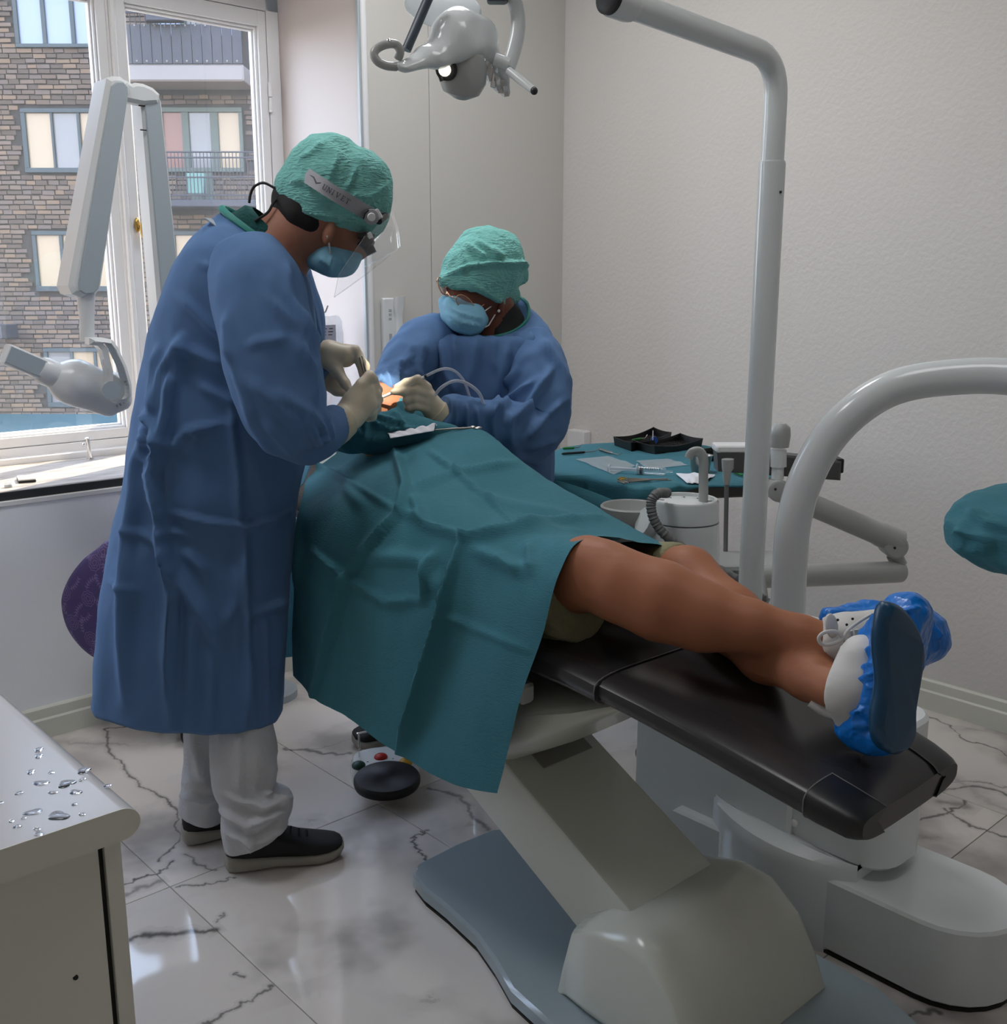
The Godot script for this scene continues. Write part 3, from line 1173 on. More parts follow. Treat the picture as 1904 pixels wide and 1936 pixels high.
func build_chair() -> void:
	var c := thing("dental_chair", "dental treatment chair with grey leather upholstery on a white lifting arm and glossy floor plate", "dental chair", Vector3(1.52, 0, -1.4))
	var seat := []
	for s in [[-1.19, 0.738, 0.232, 0.075], [-1.27, 0.748, 0.232, 0.08], [-1.4, 0.755, 0.228, 0.085], [-1.6, 0.752, 0.225, 0.095], [-1.8, 0.752, 0.22, 0.1], [-1.95, 0.775, 0.21, 0.1]]:
		seat.append(pad_ring(1.533, s[0], s[1], s[2], s[3]))
	part(c, "seat", Geo.new().loft(seat), mats.leather)
	var back := []
	for s in [[-1.93, 0.785, 0.2, 0.09], [-2.02, 0.82, 0.2, 0.09], [-2.15, 0.865, 0.2, 0.085], [-2.3, 0.915, 0.19, 0.08], [-2.42, 0.955, 0.16, 0.07], [-2.48, 0.97, 0.13, 0.06]]:
		back.append(pad_ring(1.533, s[0], s[1], s[2], s[3], 3.0, 0.4))
	part(c, "backrest", Geo.new().loft(back), mats.leather)
	var head := []
	for s in [[-2.46, 1.01, 0.1, 0.05], [-2.5, 1.03, 0.125, 0.065], [-2.58, 1.06, 0.125, 0.065], [-2.63, 1.075, 0.1, 0.05]]:
		head.append(pad_ring(1.533, s[0], s[1], s[2], s[3], 2.6, 0.4))
	part(c, "headrest", Geo.new().loft(head), mats.leather)
	var legs := []
	for s in [[-1.195, 0.737, 0.232, 0.072], [-1.1, 0.722, 0.222, 0.074], [-0.98, 0.697, 0.207, 0.074], [-0.86, 0.668, 0.19, 0.074], [-0.78, 0.648, 0.178, 0.072], [-0.735, 0.634, 0.168, 0.066], [-0.715, 0.622, 0.155, 0.05]]:
		legs.append(pad_ring(1.54, s[0], s[1], s[2], s[3]))
	var lr := part(c, "leg_rest", Geo.new().loft(legs), mats.leather)
	# dark corner caps, cut from the same skin and edged with piping
	var ends := []
	for s in [[-0.8, 0.6545, 0.1825, 0.077], [-0.78, 0.6495, 0.1805, 0.0765], [-0.76, 0.6445, 0.1775, 0.074], [-0.735, 0.6365, 0.1715, 0.071], [-0.722, 0.6315, 0.1655, 0.064], [-0.7115, 0.625, 0.157, 0.054]]:
		ends.append(pad_ring(1.54, s[0], s[1], s[2], s[3], 3.2, 0.0, 64))
	for s in [-1.0, 1.0]:
		var cap := Geo.new()
		var rows := []
		var hem := []
		for r in ends:
			var row := PackedVector3Array()
			for i in 25:
				row.append(r[posmod((i - 12) + (0 if s > 0.0 else 32), 64)])
			rows.append(row)
		for i in 25:
			hem.append(rows[0][i])
		cap.grid(rows)
		var last := PackedVector3Array()
		for i in 25:
			last.append(rows[5][i].lerp(Vector3(1.54 + s * 0.11, 0.6, -0.712), 0.9))
		cap.grid([rows[5], last])
		part(lr, "corner_cap", cap, mats.leather_cap, 60.0)
		part(lr, "piping", Geo.new().tube(hem, 0.0011, 6), mats.piping)
		for e in [0, 24]:
			var edge := []
			for r in rows:
				edge.append(r[e])
			part(lr, "piping", Geo.new().tube(edge, 0.0011, 6), mats.piping)
	var seam := []
	for p in pad_ring(1.5335, -1.192, 0.7395, 0.2335, 0.078):
		seam.append(p)
	seam.append(seam[0])
	part(c, "piping", Geo.new().tube(seam, 0.001, 6), mats.piping)
	# white shell under the seat
	var sh := []
	for s in [[-1.2, 0.655, 0.12, 0.02], [-1.28, 0.645, 0.2, 0.06], [-1.38, 0.64, 0.225, 0.14], [-1.5, 0.64, 0.23, 0.21], [-1.62, 0.645, 0.23, 0.25], [-1.78, 0.65, 0.225, 0.26], [-1.92, 0.66, 0.2, 0.24], [-2.0, 0.68, 0.16, 0.18]]:
		sh.append(ring(Vector3(1.53, s[1] - s[3] / 2, s[0]), Vector3(s[2], 0, 0), Vector3(0, s[3] / 2, 0), 28, 3.0))
	var shell := part(c, "seat_shell", Geo.new().loft(sh), mats.shell_grey)
	part(shell, "side_rail", Geo.new().span(Vector3(1.285, 0.628, -1.72), Vector3(1.32, 0.668, -1.36), 0.008), mats.unit_grey)
	var bs := []
	for s in [[-1.95, 0.72, 0.2], [-2.2, 0.82, 0.2], [-2.38, 0.89, 0.15], [-2.46, 0.93, 0.1]]:
		bs.append(ring(Vector3(1.533, s[1], s[0]), Vector3(s[2], 0, 0), Vector3(0, 0.03, 0), 24, 3.0))
	part(c, "backrest_shell", Geo.new().loft(bs), mats.unit_white)
	# lifting arm: a sloping box beam with rounded edges
	var lo := Vector3(1.505, 0.135, -1.1)
	var hi := Vector3(1.505, 0.4, -1.62)
	var beam := Geo.new()
	var d := hi - lo
	beam.box((lo + hi) / 2, Vector3(0.255, 0.155, d.length()), 0.008, Basis(Vector3.RIGHT, atan2(0.265, 0.52)))
	var bp := part(c, "lifting_arm", beam, mats.shell_grey)
	var slope := Basis(Vector3.RIGHT, atan2(0.265, 0.52))
	part(bp, "cover_panel", Geo.new().box(lo.lerp(hi, 0.86) + slope * Vector3(0.02, 0.0785, 0.0), Vector3(0.15, 0.003, 0.1), 0.001, slope), mat("shell_dark", Color(0.52, 0.52, 0.5), 0.25))
	part(c, "pivot_block", Geo.new().box(Vector3(1.52, 0.45, -1.68), Vector3(0.22, 0.16, 0.2), 0.03), mats.unit_grey)
	# motor cover on the floor plate
	var hump := []
	for s in [[-1.285, 0.0, 0.1, 0.2], [-1.26, 0.035, 0.2, 0.205], [-1.2, 0.05, 0.24, 0.215], [-1.12, 0.05, 0.262, 0.218], [-1.06, 0.05, 0.255, 0.22], [-1.0, 0.05, 0.2, 0.222], [-0.96, 0.05, 0.12, 0.222], [-0.935, 0.05, 0.05, 0.222]]:
		var r := PackedVector3Array()
		var top: float = s[2]
		var hw: float = s[3]
		for q in Geo.rrect(2.0, 2.0, 0.34, 6):
			var y := maxf(0.0, (q.y + 1.0) / 2.0) * (top - 0.03) + 0.03
			r.append(Vector3(1.51 + q.x * hw * (1.0 - 0.1 * (q.y + 1.0) / 2.0), y, s[0]))
		hump.append(r)
	part(c, "motor_cover", Geo.new().loft(hump), mats.shell_grey, 50.0)
	part(c, "hinge_gap", Geo.new().span(Vector3(1.61, 0.14, -1.26), Vector3(1.65, 0.24, -1.18), 0.004), mats.gap_dark)
	var pl := PackedVector2Array()
	var outline := [Vector2(1.30, -0.72), Vector2(1.245, -0.86), Vector2(1.235, -1.05), Vector2(1.235, -1.227), Vector2(1.25, -1.352), Vector2(1.286, -1.441), Vector2(1.317, -1.536), Vector2(1.335, -1.66), Vector2(1.342, -1.75), Vector2(1.36, -1.815), Vector2(1.4, -1.845), Vector2(1.52, -1.852)]
	for q in outline:
		pl.append(Vector2(q.x, -q.y))
	for k in range(outline.size() - 2, -1, -1):
		pl.append(Vector2(3.04 - outline[k].x, -outline[k].y))
	var flat := Transform3D(Basis(Vector3.RIGHT, Vector3.FORWARD, Vector3.UP), Vector3.ZERO)
	part(c, "floor_plate", Geo.new().prism(pl, 0.006, 0.045, flat, 0.007), mats.plate_blue_grey, 25.0)
	part(c, "plate_foot", Geo.new().prism(pl, 0.0, 0.006, Transform3D(flat.basis.scaled(Vector3(0.985, 1, 0.985)), Vector3(0.022, 0, -0.02))), mats.gap_dark)


# ---------------------------------------------------------------- treatment unit beside the chair
func build_unit() -> void:
	var u := thing("treatment_unit", "white treatment unit with a low rounded foot arm and cuspidor beside the dental chair", "dental unit", Vector3(2.05, 0, -1.2))
	var flat := Basis(Vector3.RIGHT, Vector3.FORWARD, Vector3.UP)
	var arm := PackedVector2Array()
	for k in 13:
		var a := PI + PI * k / 12.0
		arm.append(Vector2(2.01 + 0.14 * cos(a), 0.83 + 0.14 * sin(a)))
	arm.append(Vector2(2.15, 1.45))
	arm.append(Vector2(1.87, 1.45))
	part(u, "foot_arm", Geo.new().prism(arm, 0.008, 0.175, Transform3D(flat, Vector3.ZERO), 0.006), mats.unit_white, 25.0)
	part(u, "foot_gap_shade", Geo.new().prism(arm, 0.0, 0.008, Transform3D(flat.scaled(Vector3(0.99, 1, 0.99)), Vector3(0.02, 0, -0.01))), mats.gap_dark)  # dark slab put in for the shade under the foot arm
	# bulged cheek with a leaf-shaped sloping top
	var cheek := []
	for s in [[0.0, 0.0], [0.17, 0.0], [0.2, 0.012], [0.212, 0.05], [0.2, 0.09]]:
		var r := PackedVector3Array()
		for k in 15:
			var t := k / 14.0
			var z := lerpf(-1.36, -0.985, t)
			var bulge := 0.075 * pow(sin(PI * t), 0.8)
			r.append(Vector3(1.905 - bulge + s[1] * sin(PI * t), s[0] + 0.03 * (1.0 - t) * (1.0 if s[0] > 0.1 else 0.0), z))
		r.append(Vector3(2.0, s[0], -0.985))
		r.append(Vector3(2.0, s[0], -1.36))
		cheek.append(r)
	part(u, "cheek", Geo.new().loft(cheek), mats.unit_white)
	part(u, "column", Geo.new().box(Vector3(2.06, 0.315, -1.375), Vector3(0.32, 0.61, 0.45), 0.012), mats.unit_white)
	var blk := PackedVector2Array()
	for k in 7:
		var a := -PI / 2 + PI / 2 * k / 6.0 - PI / 2
		blk.append(Vector2(1.985 + 0.07 * cos(a), 1.0 + 0.07 * sin(a)))
	for k in 7:
		var a := -PI / 2 + PI / 2 * k / 6.0
		blk.append(Vector2(2.04 + 0.07 * cos(a), 1.0 + 0.07 * sin(a)))
	blk.append(Vector2(2.11, 1.17))
	blk.append(Vector2(1.915, 1.17))
	var box := part(u, "connection_box", Geo.new().prism(blk, 0.2, 0.52, Transform3D(flat, Vector3.ZERO), 0.008), mats.unit_white, 25.0)
	part(box, "knob", Geo.new().ball(PX(1502, 1556, 1.912), Vector3(0.006, 0.009, 0.009), 12), mats.white_paint)
	# cuspidor: bowl, tapered pedestal with a recessed top plate, filling spout and cup holder rim
	var cen := P(1294, 960, 2.5)
	var base := Vector3(cen.x, 0, cen.z)
	var top := P(1290, 942, 2.5).y
	var ped := Geo.new()
	ped.lathe([Vector2(0.0, 0.4), Vector2(0.105, 0.4), Vector2(0.098, 0.55), Vector2(0.092, 0.68), Vector2(0.085, top - 0.056)], Transform3D(Basis(), base), 36)
	ped.lathe([Vector2(0.083, top - 0.053), Vector2(0.0845, top - 0.05), Vector2(0.082, top - 0.006), Vector2(0.078, top), Vector2(0.071, top), Vector2(0.069, top - 0.008), Vector2(0.0, top - 0.008)], Transform3D(Basis(), base), 36)
	part(u, "cuspidor_pedestal", ped, mats.unit_white)
	for k in 9:
		var a := TAU * k / 9.0
		part(u, "plate_mark", Geo.new().box(base + Vector3(cos(a) * 0.058, top - 0.0065, sin(a) * 0.058), Vector3(0.018, 0.002, 0.004), 0.0, Basis(Vector3.UP, -a)), mats.unit_grey)
	var bowl_c := P(1192, 975, 2.58)
	bowl_c.y = P(1192, 957, 2.58).y
	var bowl := Geo.new()
	var rings := []
	for s in [[0.02, -0.11], [0.05, -0.1], [0.075, -0.07], [0.09, -0.03], [0.095, 0.0], [0.09, 0.004], [0.085, 0.0], [0.07, -0.04], [0.04, -0.07], [0.012, -0.08]]:
		rings.append(ring(bowl_c + Vector3(0, s[1], 0), (RGT * 0.8) * s[0], FWD * s[0] * 0.8, 30))
	bowl.loft(rings)
	part(u, "cuspidor_bowl", bowl, mats.unit_grey)
	part(u, "bowl_neck", Geo.new().tube([P(1215, 985, 2.48), P(1260, 1000, 2.5)], 0.035, 14), mats.unit_white)
	var sp := curve([P(1330, 952, 2.5), P(1330, 900, 2.5), P(1330, 868, 2.5), P(1322, 853, 2.5), P(1308, 855, 2.5), P(1302, 866, 2.5)], 6)
	part(u, "filling_spout", Geo.new().tube(sp, 0.0125, 12, true, 0.75), mats.unit_grey)
	# grey side shelf behind the pedestal
	part(u, "side_shelf", Geo.new().box(P(1412, 1060, 2.75) + Vector3(0, 0.0, 0), Vector3(0.2, 0.014, 0.16), 0.004, Basis(Vector3.UP, YAW - PI / 2)), mats.unit_grey)
	part(u, "shelf_post", Geo.new().tube([Vector3(2.21, 0.5, -1.62), P(1412, 1062, 2.75)], 0.02, 10), mats.unit_grey)
	# hose from the holder down into the unit, ribbed
	var ho := curve([P(1262, 932, 2.45), P(1242, 934, 2.41), P(1231, 952, 2.4), P(1238, 985, 2.39), P(1265, 1018, 2.38), P(1330, 1060, 2.37), P(1400, 1100, 2.34), P(1450, 1140, 2.3)], 14)
	var hr := []
	for k in ho.size():
		hr.append(0.0115 + 0.0012 * sin(k * 2.4))
	part(u, "suction_hose", Geo.new().tube(ho, hr, 12), mats.grey_rubber)

	# assistant's element: two-part arm and instrument holder
	var e := thing("assistant_arm", "jointed pale grey arm holding the suction instrument head in front of the right wall", "instrument arm", Vector3(2.3, 0.4, -1.5))
	var j0 := P(1430, 1092, 2.62)
	var j1 := P(1700, 1081, 2.9)
	part(e, "lower_arm", Geo.new().tube([Vector3(2.2, 0.58, -1.45), j0, j0.lerp(j1, 0.5), j1], [0.028, 0.03, 0.031, 0.031], 20), mats.unit_grey)
	part(e, "elbow", Geo.new().tube([j1 + Vector3(0, 0.02, 0), P(1690, 1048, 2.9)], 0.022, 16), mats.unit_grey)
	var k1 := P(1688, 1030, 2.9)
	part(e, "elbow_joint", Geo.new().tube([k1 - FWD * 0.035, k1 - FWD * 0.03, k1 + FWD * 0.03, k1 + FWD * 0.035], [0.028, 0.034, 0.034, 0.028], 24), mats.unit_grey)
	var k2 := P(1468, 925, 2.84)
	part(e, "upper_arm", Geo.new().tube([P(1700, 1024, 2.9), P(1665, 1010, 2.895), P(1655, 1006, 2.895), P(1500, 940, 2.85), k2], [0.036, 0.036, 0.033, 0.031, 0.03], 20), mats.unit_grey)
	part(e, "shoulder_joint", Geo.new().tube([k2 - FWD * 0.034, k2 - FWD * 0.03, k2 + FWD * 0.03, k2 + FWD * 0.034], [0.024, 0.03, 0.03, 0.024], 24), mats.unit_grey)
	for q in [[1466, 925, 2.8], [1692, 1036, 2.86]]:
		part(e, "screw", Geo.new().ball(P(q[0], q[1], q[2]), Vector3.ONE * 0.004, 8), mats.black_plastic)
	part(e, "post", Geo.new().tube([P(1470, 905, 2.84), P(1471, 870, 2.84)], 0.017, 16), mats.unit_white)
	part(e, "post_collar", Geo.new().tube([P(1472, 882, 2.84), P(1472, 850, 2.84)], 0.022, 16), mats.unit_white)
	part(e, "post_head", Geo.new().tube(curve([P(1473, 855, 2.84), P(1474, 825, 2.84), P(1478, 810, 2.84), P(1492, 815, 2.84), P(1498, 832, 2.84)], 6), [0.028] , 14) if false else Geo.new().loft([ring(P(1473, 845, 2.84), RGT * 0.026, FWD * 0.026, 20), ring(P(1474, 822, 2.84), RGT * 0.03, FWD * 0.028, 20), ring(P(1476, 808, 2.84), RGT * 0.026, FWD * 0.024, 20), ring(P(1476, 800, 2.84), RGT * 0.014, FWD * 0.014, 20)]), mats.unit_grey)
	part(e, "holder", Geo.new().prism(PackedVector2Array([Vector2(-0.17, -0.03), Vector2(0.17, -0.055), Vector2(0.17, 0.0), Vector2(-0.16, 0.035), Vector2(-0.175, 0.025)]), -0.035, 0.035, frame(RGT, UP, P(1470, 868, 2.9)), 0.006), mat("holder_grey", Color(0.3, 0.3, 0.3), 0.4))
	part(e, "holder_lid", Geo.new().box(P(1384, 846, 2.9), Vector3(0.1, 0.02, 0.075), 0.006, Basis(RGT, UP, -FWD)), mats.white_paint)
	part(e, "holder_end", Geo.new().box(P(1583, 878, 2.9), Vector3(0.02, 0.04, 0.06), 0.004, Basis(RGT, UP, -FWD)), mats.black_plastic)
	part(e, "hook", Geo.new().tube([P(1572, 888, 2.9), P(1566, 906, 2.9)], 0.005, 8), mats.unit_grey)
	part(e, "nozzle", Geo.new().tube([P(1376, 868, 2.84), P(1376, 885, 2.84), P(1374, 893, 2.84), P(1374, 905, 2.84), P(1374, 916, 2.84)], [0.017, 0.016, 0.011, 0.01, 0.008], 14), mats.unit_grey)
	part(e, "hose", Geo.new().tube(curve([P(1374, 912, 2.84), P(1373, 970, 2.84), P(1372, 1030, 2.83), P(1372, 1075, 2.8), P(1385, 1110, 2.7)], 8), 0.0065, 10), mats.grey_rubber)

	# lamp on its pole
	var l := thing("operating_lamp", "white operating lamp with saddle shaped head on a tall bent pole above the patient", "lamp", Vector3(2.0, 0.6, -1.3))
	var pb := P(1419, 1112, 2.3)
	var px := pb.x
	var pz := pb.z
	var split := P(1460, 305, 2.3).y
	var bend := P(1460, 120, 2.3).y
	part(l, "lower_pole", Geo.new().tube([Vector3(px, 0.6, pz), Vector3(px, split - 0.004, pz), Vector3(px, split, pz)], [0.0275, 0.0275, 0.026], 28), mats.unit_white)
	var arm_end := P(1195, 10, 2.02)
	var corner := Vector3(px, bend + 0.01, pz)
	var dirn := (arm_end - corner).normalized()
	var pts := [Vector3(px, split - 0.02, pz), Vector3(px, bend - 0.12, pz), Vector3(px, bend - 0.085, pz)]
	for k in 9:
		var t := k / 8.0
		pts.append(((Vector3(px, bend - 0.07, pz) as Vector3).lerp(corner, t)).lerp(corner.lerp(corner + dirn * 0.08, t), t))
	pts.append(corner + dirn * 0.12)
	pts.append(arm_end)
	part(l, "upper_pole", Geo.new().tube(pts, 0.0238, 28), mats.unit_white)
	part(l, "screw", Geo.new().ball(P(1476, 363, 2.275), Vector3.ONE * 0.003, 8), mats.gap_dark)
	part(l, "swivel", Geo.new().tube([arm_end + dirn * 0.0, arm_end + dirn * 0.012, arm_end + dirn * 0.05, arm_end + dirn * 0.056], [0.0285, 0.031, 0.031, 0.027], 28), mats.unit_white)
	part(l, "swivel_cap", Geo.new().tube([arm_end + dirn * 0.05, arm_end + dirn * 0.062, arm_end + dirn * 0.066], [0.029, 0.029, 0.022], 28), mats.dark_plastic)
	var over := arm_end + dirn * 0.03 + Vector3(0, 0.1, 0)
	part(l, "spring_arm", Geo.new().tube([arm_end + dirn * 0.03, over, P(1040, -100, 2.1), P(990, -110, 2.15)], 0.02, 16), mats.unit_white)
	part(l, "fork_block", Geo.new().box(P(940, -6, 2.16), Vector3(0.04, 0.022, 0.035), 0.006, Basis(RGT, UP, -FWD)), mat("slate_plastic", Color(0.27, 0.31, 0.35), 0.4))
	part(l, "fork_stem", Geo.new().tube([P(990, -110, 2.15), P(950, -60, 2.16), P(942, -10, 2.16)], 0.013, 12), mats.unit_white)
	var yoke := curve([P(940, -40, 2.16), P(965, -12, 2.17), P(978, 20, 2.17), P(979, 60, 2.16), P(970, 100, 2.15), P(960, 128, 2.14)], 6)
	part(l, "yoke", Geo.new().tube(yoke, 0.0145, 14, true, 0.7, FWD), mats.unit_white)
	part(l, "yoke_joint", Geo.new().tube([P(935, 112, 2.14), P(962, 122, 2.14)], 0.012, 14), mats.unit_white)
	part(l, "handle", Geo.new().tube([P(962, 134, 2.12), P(985, 152, 2.1), P(1008, 170, 2.08)], [0.008, 0.0085, 0.0075], 12), mats.unit_white)
	part(l, "handle_tip", Geo.new().ball(P(1010, 172, 2.075), Vector3.ONE * 0.0072, 12), mats.dark_plastic)
	# the head: a saddle of two wings meeting in a hood
	var hd := Blob.new(P(870, 90, 2.15) - Vector3.ONE * 0.24, P(870, 90, 2.15) + Vector3.ONE * 0.24, 0.0065, 130.0)
	hd.bone(P(760, 128, 2.05), P(815, 108, 2.1), 0.018, 0.028, UP + RGT * 0.4, 2.2)
	hd.bone(P(815, 108, 2.1), P(862, 82, 2.14), 0.03, 0.042, UP + RGT * 0.4, 1.6)
	hd.bone(P(858, 72, 2.14), P(868, 50, 2.16), 0.042, 0.034)
	hd.bone(P(862, 66, 2.14), P(905, 72, 2.18), 0.042, 0.036, FWD, 1.2)
	hd.bone(P(900, 70, 2.18), P(915, 105, 2.19), 0.034, 0.028, FWD, 1.2)
	hd.bone(P(922, 100, 2.19), P(940, 138, 2.19), 0.03, 0.034, RGT * 0.8 + FWD * 0.5 + UP * 0.3, 3.0)
	hd.bone(P(940, 138, 2.19), P(955, 170, 2.19), 0.033, 0.016, RGT * 0.8 + FWD * 0.5 + UP * 0.3, 3.0)
	var hg := hd.build(Geo.new())
	part(l, "lamp_head", hg, mats.unit_white, 180.0)
	var led := Geo.new()
	var lc := P(868, 140, 2.17)
	var beam := (Vector3(1.56, 1.1, -2.2) - lc).normalized()
	led.tube([P(878, 100, 2.15), P(876, 125, 2.155), P(874, 155, 2.16), P(872, 175, 2.165), P(871, 182, 2.17)], [0.036, 0.046, 0.046, 0.036, 0.018], 24, true, 0.75, FWD)
	part(l, "led_housing", led, mats.unit_grey)
	part(l, "led_collar", Geo.new().tube([P(845, 131, 2.125), P(841, 132, 2.115)], [0.021, 0.019], 20), mats.dark_plastic)
	var glow := mat("led_glow", Color(0.95, 0.95, 0.9), 0.3)
	glow.emission_enabled = true
	glow.emission = Color(1.0, 0.97, 0.9)
	glow.emission_energy_multiplier = 0.9
	part(l, "led_bulb", Geo.new().ball(P(841, 132, 2.112), Vector3.ONE * 0.012, 16), glow)
	part(l, "led_slot", Geo.new().tube([P(833, 145, 2.12), P(836, 153, 2.12)], 0.0045, 8), mats.dark_plastic)
	var mir := Geo.new()
	for k in 7:
		var a0 := P(914 + k * 7.0, 120 + k * 8.8, 2.165)
		mir.box(a0, Vector3(0.011, 0.038 - absf(k - 3.0) * 0.006, 0.004), 0.001, Basis(FWD, 0.35 * (k % 2) - 0.2) * Basis(RGT, UP, -FWD) * Basis(Vector3.UP, 0.5 - 0.3 * (k % 3)))
	part(l, "reflector", mir, mats.chrome, 20.0)
	var disc := Geo.new()
	var dc := P(838, 14, 2.22)
	var dn := (UP * 0.55 - FWD * 0.5 + RGT * 0.1).normalized()
	var df := frame(RGT - dn * RGT.dot(dn), dn, dc)
	disc.lathe([Vector2(0.0, 0.004), Vector2(0.07, 0.004), Vector2(0.0755, 0.0), Vector2(0.07, -0.004), Vector2(0.0, -0.004)], df, 36)
	part(l, "rear_disc", disc, mat("disc_grey", Color(0.72, 0.75, 0.76), 0.25))
	part(l, "stem", Geo.new().tube([P(815, -15, 2.1), P(800, 20, 2.1), P(783, 60, 2.09), P(768, 95, 2.085)], 0.0105, 12, true, 0.8), mats.slate_plastic)
	var loop := curve([P(752, 112, 2.06), P(757, 98, 2.055), P(748, 84, 2.05), P(730, 84, 2.04), P(713, 92, 2.035), P(707, 103, 2.03), P(714, 116, 2.03), P(730, 124, 2.035), P(750, 126, 2.045)], 5)
	part(l, "grip_loop", Geo.new().tube(loop, 0.0078, 12), mats.unit_grey)
	part(l, "grip_knob", Geo.new().ball(P(735, 79, 2.04), Vector3.ONE * 0.006, 12), mats.chrome)
	var spot := SpotLight3D.new()
	spot.name = "operating_lamp_light"
	spot.light_color = Color(1.0, 0.97, 0.9)
	spot.light_energy = 1.8
	spot.light_size = 0.012
	spot.spot_angle = 4.6
	spot.spot_angle_attenuation = 0.6
	spot.spot_range = 6.0
	spot.shadow_enabled = true
	add_child(spot)
	var from := P(841, 132, 2.112) + beam * 0.03
	spot.look_at_from_position(from, P(722, 752, 2.72))

	# arched arm of the instrument tray
	var ar := thing("tray_stand", "thick white arched tube arm rising beside the lamp pole and leaving the frame at right", "instrument arm", Vector3(1.85, 0.6, -1.15))
	var foot := P(1490, 1150, 2.2)
	var path := curve([Vector3(foot.x, 0.6, foot.z), Vector3(foot.x, 0.7, foot.z), P(1494, 1060, 2.2), P(1501, 985, 2.2), P(1524, 905, 2.2), P(1564, 832, 2.2), P(1620, 774, 2.19), P(1690, 733, 2.18), P(1780, 715, 2.16), P(1904, 712, 2.11), P(2040, 740, 2.03)], 6)
	part(ar, "arch", Geo.new().tube(path, 0.0368, 32), mats.unit_white)
	part(ar, "drop_post", Geo.new().tube([P(2040, 735, 2.03), P(2060, 900, 1.8), P(2080, 985, 1.6)], 0.02, 20), mats.unit_white)
	part(ar, "tray", Geo.new().box(P(1800, 1012, 1.56) + RGT * 0.28 + UP * 0.012, Vector3(0.3, 0.03, 0.2), 0.012, Basis(RGT, UP, -FWD)), mats.unit_grey)


